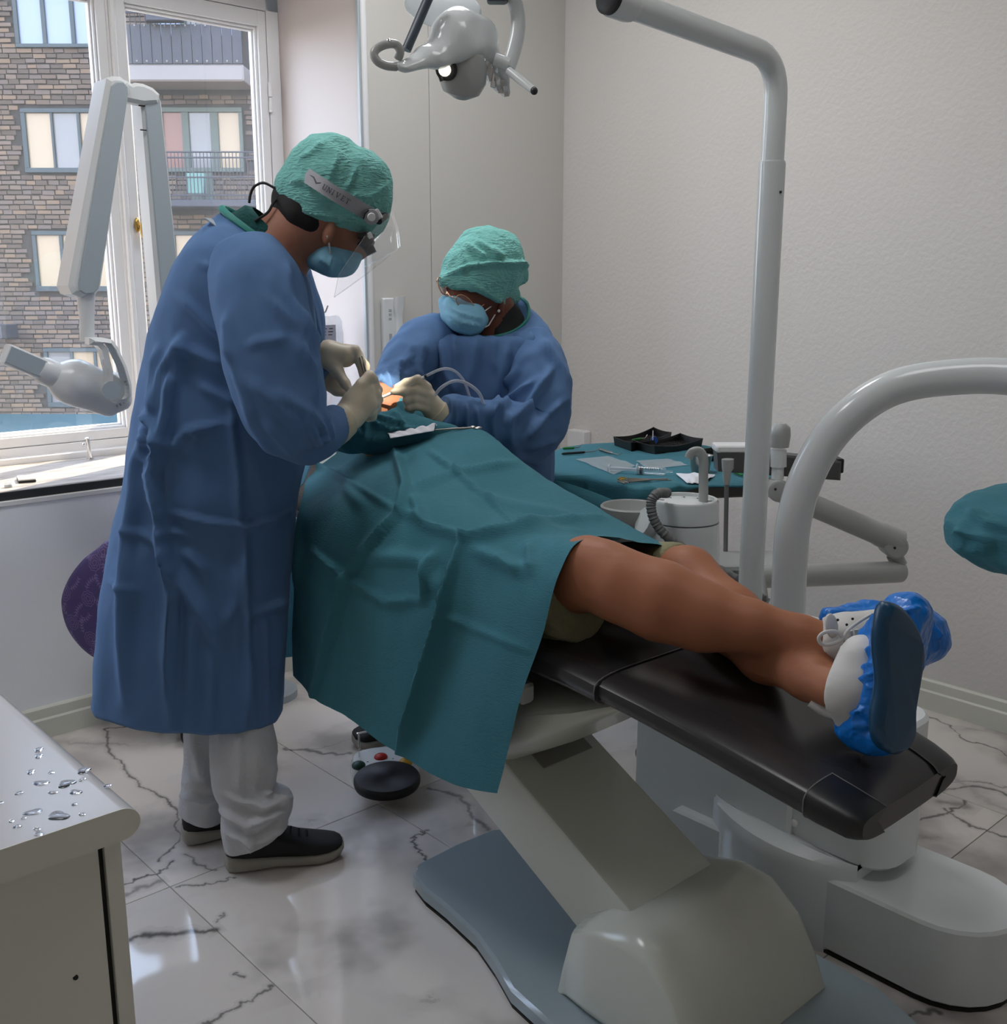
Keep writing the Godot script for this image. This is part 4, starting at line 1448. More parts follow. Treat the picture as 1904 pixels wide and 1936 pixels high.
# ---------------------------------------------------------------- instrument table by the far wall
func build_table() -> void:
	var h := 0.85
	var u := Vector3(0.8, 0, 0.6)
	var v := Vector3(0.6, 0, -0.8)
	var c := Vector3(2.236, 0, -1.87)
	var at := func(a: float, b: float, y: float) -> Vector3: return c + u * a + v * b + Vector3(0, y, 0)
	var basis := Basis(u, Vector3.UP, -v)
	var t := thing("instrument_table", "wheeled instrument table with dark edged top under a teal cloth behind the chair", "table", at.call(0.21, 0.35, 0.0))
	var top_poly := PackedVector2Array()
	var rim := [PH(1045, 898, h), PH(1115, 901, h), PH(1170, 914, h), PH(1219, 925, h), Vector3(2.4, h, -1.8), Vector3(2.6, h, -1.68), Vector3(2.99, h, -2.2), PH(1200, 838, h), PH(1062, 850, h)]
	for q in rim:
		top_poly.append(Vector2(q.x, -q.z))
	var flat := Basis(Vector3.RIGHT, Vector3.FORWARD, Vector3.UP)
	part(t, "table_top", Geo.new().prism(top_poly, h - 0.04, h - 0.002, Transform3D(flat, Vector3.ZERO), 0.006), mat("table_edge", Color(0.3, 0.29, 0.28), 0.5), 30.0)
	part(t, "shelf", Geo.new().box(at.call(0.21, 0.35, 0.3), Vector3(0.36, 0.02, 0.62), 0.004, basis), mats.unit_white)
	for q in [[0.03, 0.03], [0.36, 0.05], [0.0, 0.62], [0.36, 0.6]]:
		var leg := part(t, "leg", Geo.new().tube([at.call(q[0], q[1], 0.1), at.call(q[0], q[1], h - 0.05)], 0.011, 14), mats.chrome)
		var w: Vector3 = at.call(q[0], q[1], 0.04) + u * 0.012
		var ca := part(leg, "castor", Geo.new().tube([w - v * 0.012, w - v * 0.01, w + v * 0.01, w + v * 0.012], [0.036, 0.04, 0.04, 0.036], 22), mats.black_plastic)
		ca.name = "castor"
		var hub := Geo.new()
		hub.tube([at.call(q[0], q[1], 0.075), at.call(q[0], q[1], 0.085), at.call(q[0], q[1], 0.09), at.call(q[0], q[1], 0.1), at.call(q[0], q[1], 0.105), at.call(q[0], q[1], 0.115)], [0.016, 0.016, 0.011, 0.017, 0.017, 0.011], 16)
		part(leg, "castor_fork", hub, mats.chrome)
	# cloth: flat on the top, falling over the near left side, its corner lifted off the near edge
	var rows := []
	var mid := Vector3(2.56, h + 0.003, -2.12)
	var falls := [0.075, 0.075, 0.07, 0.03, 0.008, 0.006, 0.004, 0.004, 0.05]
	var edge := curve(rim, 8, true)
	var drop := curve([0.075, 0.085, 0.075, 0.03, 0.008, 0.006, 0.004, 0.004, 0.05], 8, true)
	for j in 16:
		var row := PackedVector3Array()
		for i in edge.size() + 1:
			var k := i % edge.size()
			var e: Vector3 = edge[k] + (edge[k] - mid).normalized() * 0.006
			e.y = h + 0.003
			if j < 10:
				row.append(mid.lerp(e, 0.02 + 0.98 * j / 9.0))
			else:
				var s := (j - 9) / 6.0
				row.append(e + (e - mid).normalized() * 0.006 * sin(s * 2.5) - Vector3(0, drop[k] * s, 0))
		rows.append(row)
	var g := Geo.new().grid(rows)
	wrinkle(g, [[[1115, 900, 1116, 945], 3, 0.006], [[1060, 900, 1115, 912, 1160, 920], 3, 0.003], [[1052, 870, 1090, 868], 3, 0.003], [[1170, 865, 1240, 862, 1330, 856], 3, 0.003], [[1215, 925, 1260, 915, 1300, 925], 3, 0.005]], 0.001, 20.0, 3, 0, true)
	solo("table_cloth", g, mats.drape_teal, "teal paper cloth with a sharp fold spread over the instrument table", "cloth", "", 180.0)
	# second sheet hanging lower in front of the assistant
	var low := []
	for q in [[[1040, 905, 3.0], [1075, 915, 2.98], [1120, 930, 2.95], [1170, 950, 2.92]], [[1040, 925, 2.98], [1075, 935, 2.96], [1120, 952, 2.93], [1165, 972, 2.9]], [[1040, 960, 2.97], [1075, 975, 2.95], [1120, 990, 2.92], [1160, 1010, 2.89]]]:
		var row := []
		for p in q:
			row.append(P(p[0], p[1], p[2]))
		low.append(row)
	part(get_node("table_cloth"), "hanging_corner", Geo.new().grid(fine_grid(low, 6, 6), 0.0015), mats.drape_teal, 180.0)
	var y := h + 0.0045
	# two black mesh trays
	var black := mat("tray_black", Color(0.045, 0.047, 0.055), 0.5)
	var trays := [[1162, 842, 1190, 849, "smaller black plastic tray behind, holding a green handled instrument"], [1199, 849, 1245, 858, "larger black plastic tray with mesh floor nearest the wall phone side of the teal table"]]
	trays[1][4] = "larger open black plastic tray with a mesh floor standing in front of the smaller tray"
	for k in 2:
		var p0 := PH(trays[k][0], trays[k][1], y)
		var ex := v * (0.25 if k == 1 else 0.22)
		var e1 := PH(1240, 860, y) - PH(1200, 849, y) if k == 1 else PH(1194, 850, y) - PH(1162, 839, y)
		ex = (PH(1320, 846, y) - PH(1233, 860, y)) if k == 1 else (PH(1262, 830, y) - PH(1190, 849, y))
		var tr := thing("instrument_tray", trays[k][4], "tray", p0, "black trays on the teal table")
		var up := Vector3(0, 0.032, 0)
		var o := p0
		var cs := [o, o + e1, o + e1 + ex, o + ex]
		var fl_g := Geo.new()
		fl_g.grid([PackedVector3Array([cs[0] + Vector3(0, 0.003, 0), cs[1] + Vector3(0, 0.003, 0)]), PackedVector3Array([cs[3] + Vector3(0, 0.003, 0), cs[2] + Vector3(0, 0.003, 0)])], 0.002)
		part(tr, "tray_floor", fl_g, black)
		for s in 4:
			var a: Vector3 = cs[s]
			var b: Vector3 = cs[(s + 1) % 4]
			var dip := 0.012 if s % 2 == 1 else 0.004
			var wall := []
			for q in 9:
				var p := a.lerp(b, q / 8.0)
				wall.append([p, p + up - Vector3(0, dip * sin(PI * q / 8.0), 0) + (p - (o + (e1 + ex) / 2)) * 0.05])
			var r0 := PackedVector3Array()
			var r1 := PackedVector3Array()
			for q in wall:
				r0.append(q[0])
				r1.append(q[1])
			part(tr, "tray_wall", Geo.new().grid([r0, r1], 0.003), black)
		var mesh_g := Geo.new()
		for q in 9:
			mesh_g.tube([o + e1 * (q + 0.5) / 9.0 + Vector3(0, 0.006, 0), o + ex + e1 * (q + 0.5) / 9.0 + Vector3(0, 0.006, 0)], 0.0016, 5)
			mesh_g.tube([o + ex * (q + 0.5) / 9.0 + Vector3(0, 0.006, 0), o + e1 + ex * (q + 0.5) / 9.0 + Vector3(0, 0.006, 0)], 0.0016, 5)
		part(tr, "mesh_ribs", mesh_g, black)
	var green := mat("handle_green", Color(0.03, 0.45, 0.16), 0.45)
	var blue := mat("cap_blue", Color(0.12, 0.3, 0.62), 0.4)
	var wand := func(x0: float, y0: float, x1: float, y1: float, lift: float, m: Material, label: String) -> void:
		var a := PH(x0, y0, y + lift)
		var b := PH(x1, y1, y + lift)
		var w := thing("hand_instrument", label, "instrument", a, "hand instruments on the teal table")
		part(w, "handle", Geo.new().tube([a, a.lerp(b, 0.04), a.lerp(b, 0.6), a.lerp(b, 0.64)], [0.002, 0.0042, 0.0042, 0.002], 10), m)
		var n := (b - a).normalized()
		part(w, "shank", Geo.new().tube([a.lerp(b, 0.62), a.lerp(b, 0.9), b + Vector3(0, 0.006, 0), b + n * 0.006 + Vector3(0, 0.012, 0)], [0.0018, 0.0014, 0.0012, 0.0006], 8), mats.steel)
	wand.call(1064, 848, 1098, 846, 0.005, green, "green handled scaler at the assistant's end of the teal table")
	wand.call(1062, 858, 1131, 853, 0.005, mats.dark_plastic, "dark slim probe beside the green handled scaler")
	wand.call(1132, 849, 1174, 861, 0.005, mats.steel, "steel mirror handle lying left of the black trays")
	wand.call(1196, 832, 1222, 828, 0.022, green, "green handled instrument lying in the smaller black tray")
	wand.call(1404, 898, 1379, 889, 0.006, green, "bright green plastic stick by the lamp pole on the teal table")
	var bl := PH(1237, 832, y + 0.02)
	var bt := thing("drill_bit_holder", "round blue holder with a thin white pin standing in the black tray", "holder", bl)
	part(bt, "disc", Geo.new().tube([bl - FWD * 0.006, bl + FWD * 0.006], 0.0125, 18), blue)
	part(bt, "pin", Geo.new().tube([bl + Vector3(-0.008, -0.01, 0), bl + Vector3(-0.008, 0.035, 0)], 0.0018, 8), mats.loop_white)
	# syringe
	var a := PH(1150, 885, y + 0.012)
	var b := PH(1272, 892, y + 0.012)
	var sy := thing("syringe", "large clear plastic syringe with black plunger lying on an empty wrapper", "syringe", a)
	var dl := b - a
	part(sy, "plunger", Geo.new().tube([a, a + dl * 0.03, a + dl * 0.031, a + dl * 0.5], [0.012, 0.012, 0.006, 0.006], 14), mats.milky_plastic)
	part(sy, "barrel", Geo.new().tube([a + dl * 0.46, a + dl * 0.86, a + dl * 0.89, a + dl * 0.9, a + dl * 1.0], [0.0125, 0.0125, 0.009, 0.0035, 0.0028], 18), mats.clear_plastic)
	part(sy, "flange", Geo.new().tube([a + dl * 0.445, a + dl * 0.465], 0.019, 18, true, 1.0), mats.milky_plastic)
	part(sy, "piston", Geo.new().tube([a + dl * 0.5, a + dl * 0.535], 0.0118, 16), mats.black_plastic)
	for k in 7:
		var q := a + dl * (0.58 + 0.035 * k)
		part(sy, "scale_mark", Geo.new().box(q + Vector3(0, 0.006, 0) - FWD * 0.0112, Vector3(0.0012, 0.008, 0.0006), 0.0, Basis(RGT, UP, -FWD)), mats.ink_grey)
	# clear wrappers
	var film := mat("wrapper", Color(0.85, 0.86, 0.86, 0.4), 0.3)
	film.transparency = BaseMaterial3D.TRANSPARENCY_ALPHA
	for q in [[[1088, 868], [1150, 862], [1202, 880], [1160, 897], "empty clear wrapper under the plunger of the large syringe"], [[1202, 871], [1262, 867], [1300, 879], [1225, 887], "crumpled clear wrapper between the syringe and the steel cup"]]:
		var c4 := []
		for k in 4:
			c4.append(PH(q[k][0], q[k][1], y + 0.002))
		var rws := []
		for j in 12:
			var row := PackedVector3Array()
			for i in 14:
				var s := i / 13.0
				var r := j / 11.0
				var p: Vector3 = (c4[0] as Vector3).lerp(c4[1], s).lerp((c4[3] as Vector3).lerp(c4[2], s), r)
				p.y += 0.004 * absf(sin(s * 11.0 + r * 5.0) * sin(r * 7.0 + s * 3.0)) * sin(PI * r)
				row.append(p)
			rws.append(row)
		solo("plastic_wrapper", Geo.new().grid(rws), film, q[4], "wrapper", "clear wrappers on the teal table", 180.0)
	# needle holders laid together
	var nh := 0
	for q in [[1176, 905, 1270, 908, "gold handled needle holder lying at the front edge of the teal table"], [1178, 911, 1262, 905, "steel clamp crossing under the gold handled needle holder"]]:
		var p0 := PH(q[0], q[1], y + 0.005)
		var p1 := PH(q[2], q[3], y + 0.005)
		var w := thing("needle_holder", q[4], "instrument", p0, "clamps on the teal table")
		var side := (p1 - p0).cross(Vector3.UP).normalized() * 0.01
		var m: Material = mats.brass if nh == 0 else mats.steel
		for s in [-1.0, 1.0]:
			var rr := []
			for k in 11:
				var an := TAU * k / 10.0
				rr.append(p0 + side * s * 1.1 + side * sin(an) * 0.9 + (p1 - p0).normalized() * cos(an) * 0.011)
			part(w, "finger_ring", Geo.new().tube(rr, 0.0017, 6), m)
			part(w, "shank", Geo.new().tube([p0 + side * s * 0.9 + (p1 - p0) * 0.1, p0.lerp(p1, 0.65), p1 - side * s * 0.1], [0.0022, 0.0026, 0.0014], 8), mats.steel if nh == 0 else m)
		nh += 1
	# gauze, cup, grey tray behind the cup
	var gz := []
	for j in 12:
		var row := PackedVector3Array()
		for i in 14:
			var s := i / 13.0
			var r := j / 11.0
			var p := PH(1278, 896, y + 0.003).lerp(PH(1352, 898, y + 0.003), s).lerp(PH(1300, 914, y + 0.003).lerp(PH(1330, 914, y + 0.003), s), r)
			p.y += 0.012 * sin(PI * s) * sin(PI * r) + 0.003 * sin(s * 17.0) * sin(r * 9.0)
			row.append(p)
		gz.append(row)
	solo("gauze", Geo.new().grid(gz, 0.002), mat("gauze_white", Color(0.86, 0.86, 0.88), 0.85), "crumpled white gauze pad in front of the steel cup", "gauze", "", 180.0)
	var cupc := PH(1324, 892, y)
	var cup := thing("steel_cup", "small steel cup behind the filling spout on the teal table", "cup", cupc)
	part(cup, "bowl", Geo.new().lathe([Vector2(0.0, 0.002), Vector2(0.026, 0.0), Vector2(0.03, 0.02), Vector2(0.035, 0.05), Vector2(0.037, 0.052), Vector2(0.034, 0.05), Vector2(0.028, 0.02), Vector2(0.0, 0.006)], Transform3D(Basis(), cupc), 30), mats.steel)
	var kd := PH(1350, 868, y)
	solo("kidney_dish", Geo.new().lathe([Vector2(0.0, 0.002), Vector2(0.05, 0.0), Vector2(0.06, 0.03), Vector2(0.063, 0.031), Vector2(0.053, 0.004), Vector2(0.0, 0.006)], Transform3D(Basis().scaled(Vector3(1.0, 1.0, 0.6)), kd), 30), black, "dark dish standing behind the steel cup", "dish")
	# on the drape over the chest: gauze and a needle holder
	var cg := []
	for j in 10:
		var row := PackedVector3Array()
		for i in 26:
			var s := i / 25.0
			var r := j / 9.0
			var p := P(lerpf(738, 820, s), lerpf(828, 814, s), 2.52).lerp(P(lerpf(732, 826, s), lerpf(818, 803, s), 2.565), r)
			p.y += 0.008 * absf(sin(s * 13.0 + r * 3.0)) * sin(PI * r) * (0.5 + s)
			row.append(p)
		cg.append(row)
	solo("gauze", Geo.new().grid(cg, 0.002), mats.gauze_white, "crumpled white gauze lying on the teal drape over the patient's chest", "gauze", "", 180.0)
	var q0 := P(822, 813, 2.54)
	var q1 := P(892, 809, 2.56)
	var nb := thing("needle_holder", "steel needle holder lying beside the gauze on the patient's chest", "instrument", q0)
	part(nb, "shank", Geo.new().tube([q0, q0.lerp(q1, 0.5), q1], [0.0016, 0.003, 0.0026], 8), mats.steel)
	for s in [-1.0, 1.0]:
		var rr := []
		for k in 11:
			var an := TAU * k / 10.0
			rr.append(q1 + Vector3(cos(an) * 0.011 + 0.01, 0.0, sin(an) * 0.009 + s * 0.01))
		part(nb, "finger_ring", Geo.new().tube(rr, 0.0017, 6), mats.steel)
	# pale socket block on the wall panel behind the table
	var wb := PZ(1084, 826, -3.27)
	solo("wall_box", Geo.new().box(Vector3(3.31, 0.72, -3.15), Vector3(0.05, 0.14, 0.1), 0.008), mats.white_paint, "small pale box on the right wall in the room corner behind the teal table", "box")


# ---------------------------------------------------------------- smaller things round the room
func lace_texture() -> ImageTexture:
	# woven blossoms and leaves in two violets
	var n := 512
	var im := Image.create(n, n, false, Image.FORMAT_RGB8)
	im.fill(Color(0.26, 0.2, 0.42))
	var r := RandomNumberGenerator.new()
	r.seed = 5
	var dot := func(p: Vector2, rad: float, c: Color) -> void:
		for y in range(int(p.y - rad), int(p.y + rad) + 1):
			for x in range(int(p.x - rad), int(p.x + rad) + 1):
				if Vector2(x, y).distance_to(p) <= rad:
					im.set_pixel(posmod(x, n), posmod(y, n), c)
	var light := Color(0.44, 0.38, 0.55)
	for k in 17:
		var c := Vector2(r.randf() * n, r.randf() * n)
		for ring_n in 3:
			var rad := 8.0 + ring_n * 10.0
			var petals := 5 + ring_n * 2
			for q in 140:
				var a := TAU * q / 140.0
				dot.call(c + Vector2.from_angle(a) * (rad + 4.0 * absf(sin(a * petals / 2.0 + ring_n))), 1.3, light)
		for s in 3:
			var p := c + Vector2.from_angle(s * 2.1 + k) * 34.0
			var d := Vector2.from_angle(s * 2.1 + k + 0.4)
			for q in 36:
				p += d * 2.0
				d = d.rotated(0.03 * (1 if s % 2 else -1))
				dot.call(p, 1.1, light)
				if q % 6 == 3:
					for sd in [-1, 1]:
						for w in 12:
							var t := w / 11.0
							dot.call(p + d.rotated(sd * 0.9) * t * 15.0 + d.orthogonal() * sd * sin(PI * t) * 3.0, 1.6 * sin(PI * t) + 0.7, light)
	return ImageTexture.create_from_image(im)


func build_small() -> void:
	# ---- cabinet in the left foreground
	var cab := thing("cabinet", "cream base cabinet with a rounded light grey worktop in the left foreground", "cabinet", Vector3(0.1, 0, -1.7))
	var ht := 0.85
	var prof := PackedVector2Array()
	for k in 13:
		var a := -PI / 2 + PI * k / 12.0
		prof.append(Vector2(0.4 + 0.0185 * cos(a) * 1.15, ht - 0.0185 + 0.0185 * sin(a)))
	prof.append(Vector2(-0.3, ht))
	prof.append(Vector2(-0.3, ht - 0.037))
	var z1 := -1.062
	part(cab, "worktop", Geo.new().prism(prof, 0.0, 1.25, Transform3D(Basis(Vector3.RIGHT, Vector3.UP, Vector3.BACK), Vector3(0, 0, z1 - 1.25))), mats.worktop, 30.0)
	part(cab, "edge_band", Geo.new().prism(prof, 0.0, 0.0015, Transform3D(Basis(Vector3.RIGHT, Vector3.UP, Vector3.BACK), Vector3(0, 0, z1))), mats.laminate, 30.0)
	var x_gap := PZ(192, 1603, -1.085).x
	var x_end := PZ(229, 1600, -1.085).x
	var body := part(cab, "side_panel", Geo.new().span(Vector3(-0.28, 0.0, -2.28), Vector3(x_gap - 0.004, ht - 0.038, -1.085), 0.001), mats.laminate)
	part(body, "hole", Geo.new().tube([PZ(143, 1848, -1.0875), PZ(143, 1848, -1.0838)], 0.003, 12), mats.gap_dark)
	part(cab, "gap", Geo.new().span(Vector3(x_gap - 0.004, 0.02, -2.27), Vector3(x_gap + 0.003, ht - 0.04, -1.092)), mats.gap_dark)
	part(cab, "door", Geo.new().span(Vector3(x_gap + 0.003, 0.02, -2.28), Vector3(x_end, ht - 0.045, -1.085), 0.001), mats.laminate)
	var water := mat("water", Color(0.95, 0.97, 1.0, 0.02), 0.02)
	water.refraction_enabled = true
	water.refraction_scale = 0.033
	for q in [[73, 1418, 9, 4, "upper of the paired water drops at the far end of the worktop"], [73, 1430, 9, 3.5, "lower of the paired water drops at the far end of the worktop"], [58, 1460, 9, 4, "round water drop just below the far pair on the worktop"], [97, 1461, 6, 2.5, "tiny water drop between the far pair and the bright splash"], [158, 1457, 14, 5.5, "bright water splash nearest the far edge of the worktop"], [77, 1481, 13, 5, "oval water drop left of the long bright puddle"], [126, 1482, 18, 6.5, "long bright water puddle in the middle of the worktop"], [156, 1474, 7, 3, "small water drop between the bright splash and the long puddle"], [37, 1500, 7, 3, "small faint water drop left in the middle row of drops"], [100, 1499, 8, 3, "thin water drop directly below the long bright puddle"], [142, 1498, 11, 4.5, "dark rimmed water drop right below the long puddle"], [203, 1486, 6, 3, "lone water drop nearest the rounded edge of the worktop"], [141, 1521, 5, 2, "tiny water drop under the dark rimmed drop"], [63, 1536, 15, 6, "wide water drop left of the largest puddle"], [110, 1543, 19, 9, "largest blue white water puddle nearest the front of the worktop"], [155, 1540, 6, 2.5, "small water drop right of the largest puddle"], [22, 1553, 6, 2, "leftmost faint water drop near the front of the worktop"], [33, 1563, 8, 3, "faint water drop beside the leftmost one near the front"], [73, 1577, 9, 4, "frontmost water drop on the worktop, below the largest puddle"], [70, 1568, 6, 2, "tiny water drop just above the frontmost drop"], [2, 1518, 4, 2, "water drop cut by the left border of the picture"], [45, 1547, 4, 2, "tiny water drop below the wide drop near the front left"]]:
		var c := PH(q[0], q[1], ht)
		var w: float = PH(q[0] + q[2], q[1], ht).distance_to(c)
		var l: float = PH(q[0], q[1] + q[3], ht).distance_to(c)
		var r := PackedVector3Array()
		var r2 := PackedVector3Array()
		var r3 := PackedVector3Array()
		var k0 := rng.randf() * 6.0
		for k in 20:
			var a := TAU * k / 20.0
			var m := 1.0 + 0.2 * sin(a * 2.0 + k0) + 0.13 * sin(a * 3.0 + k0 * 2.0)
			var d := RGT * cos(a) * w * m - FWD * sin(a) * l * m
			r.append(c + d + Vector3(0, 0.0001, 0))
			r2.append(c + d * 0.88 + Vector3(0, 0.0012, 0))
			r3.append(c + d * 0.5 + Vector3(0, 0.0019, 0))
		solo("water_drop", Geo.new().loft([r, r2, r3]), water, q[4], "water drop", "water drops on the worktop", 70.0)

	# ---- x-ray unit in front of the window
	var xr := thing("xray_unit", "white folding arm x-ray unit with angled tube head in front of the left window", "x-ray unit", Vector3(1.5, 0, -3.05))
	var z := -3.02
	var arm := func(called: String, pts: Array, depth0: float, depth1: float, m: Material, bev := 0.008) -> void:
		var poly := PackedVector2Array()
		for q in pts:
			var p := PZ(q[0], q[1], z)
			poly.append(Vector2(p.x, p.y))
		part(xr, called, Geo.new().prism(poly, depth0, depth1, Transform3D(Basis(), Vector3(0, 0, z)), bev), m, 30.0)
	arm.call("front_arm", [[196, 150], [206, 146], [222, 147], [236, 158], [238, 175], [184, 545], [174, 559], [150, 562], [131, 556], [124, 540]], -0.08, 0.03, mats.xray_white, 0.012)
	arm.call("front_arm_cover", [[201, 166], [211, 158], [224, 158], [232, 168], [233, 180], [178, 545], [168, 555], [152, 556], [141, 549], [140, 536]], 0.028, 0.036, mats.xray_grey, 0.003)
	arm.call("elbow_bridge", [[200, 160], [206, 148], [222, 146], [240, 152], [250, 158], [256, 156], [272, 158], [290, 166], [303, 178], [300, 196], [272, 198], [232, 190]], -0.045, 0.005, mats.xray_white, 0.01)
	arm.call("rear_arm", [[270, 175], [288, 166], [304, 176], [310, 192], [345, 540], [352, 760], [318, 760], [300, 545]], -0.09, -0.01, mats.xray_white, 0.01)
	arm.call("rear_arm_cover", [[274, 184], [290, 172], [301, 180], [305, 192], [341, 540], [347, 700], [322, 700], [306, 545]], -0.012, -0.004, mats.xray_grey, 0.003)
	for y in [200, 246]:
		part(xr, "slot", Geo.new().box(PZ(268 + (y - 200) * 0.07, y, z - 0.008), Vector3(0.018, 0.003, 0.004)), mats.gap_dark)
	var nk := [PZ(162, 555, z), PZ(163, 575, z), PZ(164, 600, z), PZ(165, 645, z)]
	part(xr, "neck", Geo.new().tube(nk, [0.026, 0.023, 0.02, 0.02], 20), mats.xray_white)
	arm.call("yoke", [[152, 637], [178, 637], [195, 640], [206, 655], [222, 690], [232, 725], [232, 745], [222, 757], [205, 760], [192, 752], [186, 735], [186, 700], [176, 660], [168, 652], [152, 650]], 0.02, 0.075, mats.xray_white, 0.012)
	part(xr, "yoke_disc", Geo.new().tube([PZ(211, 738, z + 0.078) + Vector3(0, 0, -0.004), PZ(211, 738, z + 0.078)], 0.026, 24), mats.xray_grey)
	var head := Blob.new(PZ(160, 720, z) - Vector3(0.22, 0.16, 0.16), PZ(160, 720, z) + Vector3(0.2, 0.16, 0.14), 0.008, 110.0)
	var hp := func(x: float, y: float, dz := 0.0) -> Vector3: return PZ(x, y, z - 0.02 + dz)
	head.bone(hp.call(112, 716), hp.call(145, 722), 0.036, 0.058)
	head.bone(hp.call(140, 722), hp.call(200, 742), 0.062, 0.055)
	head.bone(hp.call(120, 740), hp.call(205, 772), 0.022, 0.022)
	head.bone(hp.call(205, 735), hp.call(228, 755), 0.05, 0.032)
	part(xr, "tube_head", head.build(Geo.new()), mats.xray_white, 180.0)
	part(xr, "collar", Geo.new().tube([hp.call(112, 716), hp.call(100, 708), hp.call(82, 700), hp.call(74, 696)], [0.036, 0.039, 0.039, 0.034], 24), mats.xray_white)
	var c0: Vector3 = hp.call(90, 703)
	var c1: Vector3 = hp.call(8, 668)
	var dir := (c1 - c0).normalized()
	var cone := Geo.new().prism(Geo.rrect(0.056, 0.05, 0.004, 1), 0.0, (c1 - c0).length(), Transform3D(Basis(dir.cross(Vector3(0, 0, 1)).normalized(), Vector3(0, 0, 1), dir) if false else Basis(Vector3(0, 0, 1).cross(dir).normalized() * -1.0, Vector3(0, 0, -1), dir), c0), 0.002)
	part(xr, "collimator", cone, mats.xray_white, 30.0)
	part(xr, "collimator_face", Geo.new().box(c0.lerp(c1, 0.5) + Vector3(0, 0, 0.0262), Vector3((c1 - c0).length() * 0.96, 0.046, 0.003), 0.001, Basis(Vector3(0, 0, 1), atan2(dir.y, dir.x))), mats.xray_grey)
	var sans := SystemFont.new()
	sans.font_names = PackedStringArray(["Droid Sans"])
	# printed arc lettering on the head's turning scale, dots only as in the photograph
	for k in 9:
		var an := deg_to_rad(-75.0 + k * 13.0)
		part(xr, "scale_mark", Geo.new().box(PZ(211, 738, z + 0.03) + Vector3(cos(an), sin(an), 0) * 0.048, Vector3(0.007, 0.0025, 0.006), 0.0, Basis(Vector3(0, 0, 1), an)), mats.xray_grey)
	for k in 3:
		var q := PZ(196 + k * 3.0, 688, z + 0.0765)
		part(xr, "indicator", Geo.new().box(q, Vector3(0.0025, 0.024, 0.002), 0.0, Basis(Vector3(0, 0, 1), 0.12)), mats.loop_white)
	var hub := PZ(336, 740, z)
	var px := PZ(482, 800, -3.12).x
	part(xr, "stand_arm", Geo.new().tube([hub + Vector3(0, 0, -0.05), Vector3(px, hub.y - 0.02, -3.12)], 0.03, 18), mats.xray_white)
	part(xr, "stand_post", Geo.new().tube([Vector3(px, 0.03, -3.12), Vector3(px, hub.y + 0.06, -3.12)], 0.032, 20), mats.xray_white)
	part(xr, "stand_base", Geo.new().lathe([Vector2(0.0, 0.0), Vector2(0.1, 0.0), Vector2(0.1, 0.025), Vector2(0.085, 0.035), Vector2(0.0, 0.04)], Transform3D(Basis(), Vector3(px, 0, -3.12)), 32), mats.xray_grey)

	# ---- things on the window sill
	var sill := 0.8
	var st := thing("window_stay", "chrome window bolt standing upright on the stone sill below the left casement", "window bolt", Vector3(1.4, sill, -3.72))
	var s0 := PH(171, 868, sill)
	part(st, "foot", Geo.new().tube([s0, s0 + Vector3(0, 0.004, 0)], 0.013, 18), mats.chrome)
	part(st, "rod", Geo.new().tube([s0, PZ(165, 830, s0.z)], 0.007, 14), mats.chrome)
	part(st, "knob", Geo.new().ball(PZ(165, 829, s0.z), Vector3(0.01, 0.005, 0.008), 14), mats.chrome)
	part(st, "lug", Geo.new().ball(PZ(158, 841, s0.z), Vector3(0.005, 0.007, 0.004), 10), mats.chrome)
	var bx := PH(50, 909, sill)
	var dv := thing("thermometer", "flat white electronic thermometer with dark rim lying on the sunny window sill", "thermometer", bx)
	var db := Basis(Vector3.UP, -0.25)
	part(dv, "case", Geo.new().box(bx + Vector3(0, 0.004, 0), Vector3(0.052, 0.008, 0.078), 0.003, db), mats.dark_plastic)
	part(dv, "face", Geo.new().box(bx + Vector3(0, 0.0095, 0), Vector3(0.05, 0.006, 0.075), 0.002, db), mats.loop_white)
	part(dv, "display", Geo.new().box(bx + Vector3(0, 0.0128, -0.008), Vector3(0.028, 0.0012, 0.032), 0.0, db), mat("lcd", Color(0.62, 0.64, 0.6), 0.3))
	var cp := PH(16, 921, sill)
	var cup := thing("plastic_pot", "small pale plastic pot with grey band at the left end of the sill", "pot", cp)
	part(cup, "shell", Geo.new().lathe([Vector2(0.0, 0.0), Vector2(0.011, 0.0), Vector2(0.0115, 0.014), Vector2(0.0105, 0.016), Vector2(0.0, 0.016)], Transform3D(Basis(), cp), 20), mats.milky_plastic)
	part(cup, "band", Geo.new().lathe([Vector2(0.0112, 0.001), Vector2(0.0118, 0.001), Vector2(0.0118, 0.009), Vector2(0.0112, 0.009)], Transform3D(Basis(), cp), 20), mats.xray_grey)
	var gx := PZ(668, 640, -3.52)
	var gb := thing("dispenser", "tall grey dispenser with a white round cap on the sill by the bright reveal", "dispenser", Vector3(gx.x, sill, -3.52))
	var top := PZ(668, 600, -3.52).y
	part(gb, "housing", Geo.new().span(Vector3(gx.x - 0.035, sill, -3.57), Vector3(gx.x + 0.035, top, -3.47), 0.008), mats.unit_grey)
	part(gb, "cap", Geo.new().lathe([Vector2(0.0, 0.0), Vector2(0.026, 0.0), Vector2(0.028, 0.003), Vector2(0.028, 0.01), Vector2(0.025, 0.012), Vector2(0.0, 0.012)], Transform3D(Basis(), Vector3(gx.x - 0.022, top, -3.52)), 24), mats.white_paint)
	var bt := PZ(648, 640, -3.48)
	var bo := thing("bottle", "milky plastic bottle standing against the left of the grey dispenser", "bottle", Vector3(bt.x, sill, -3.48))
	var btop := PZ(648, 603, -3.48).y - sill
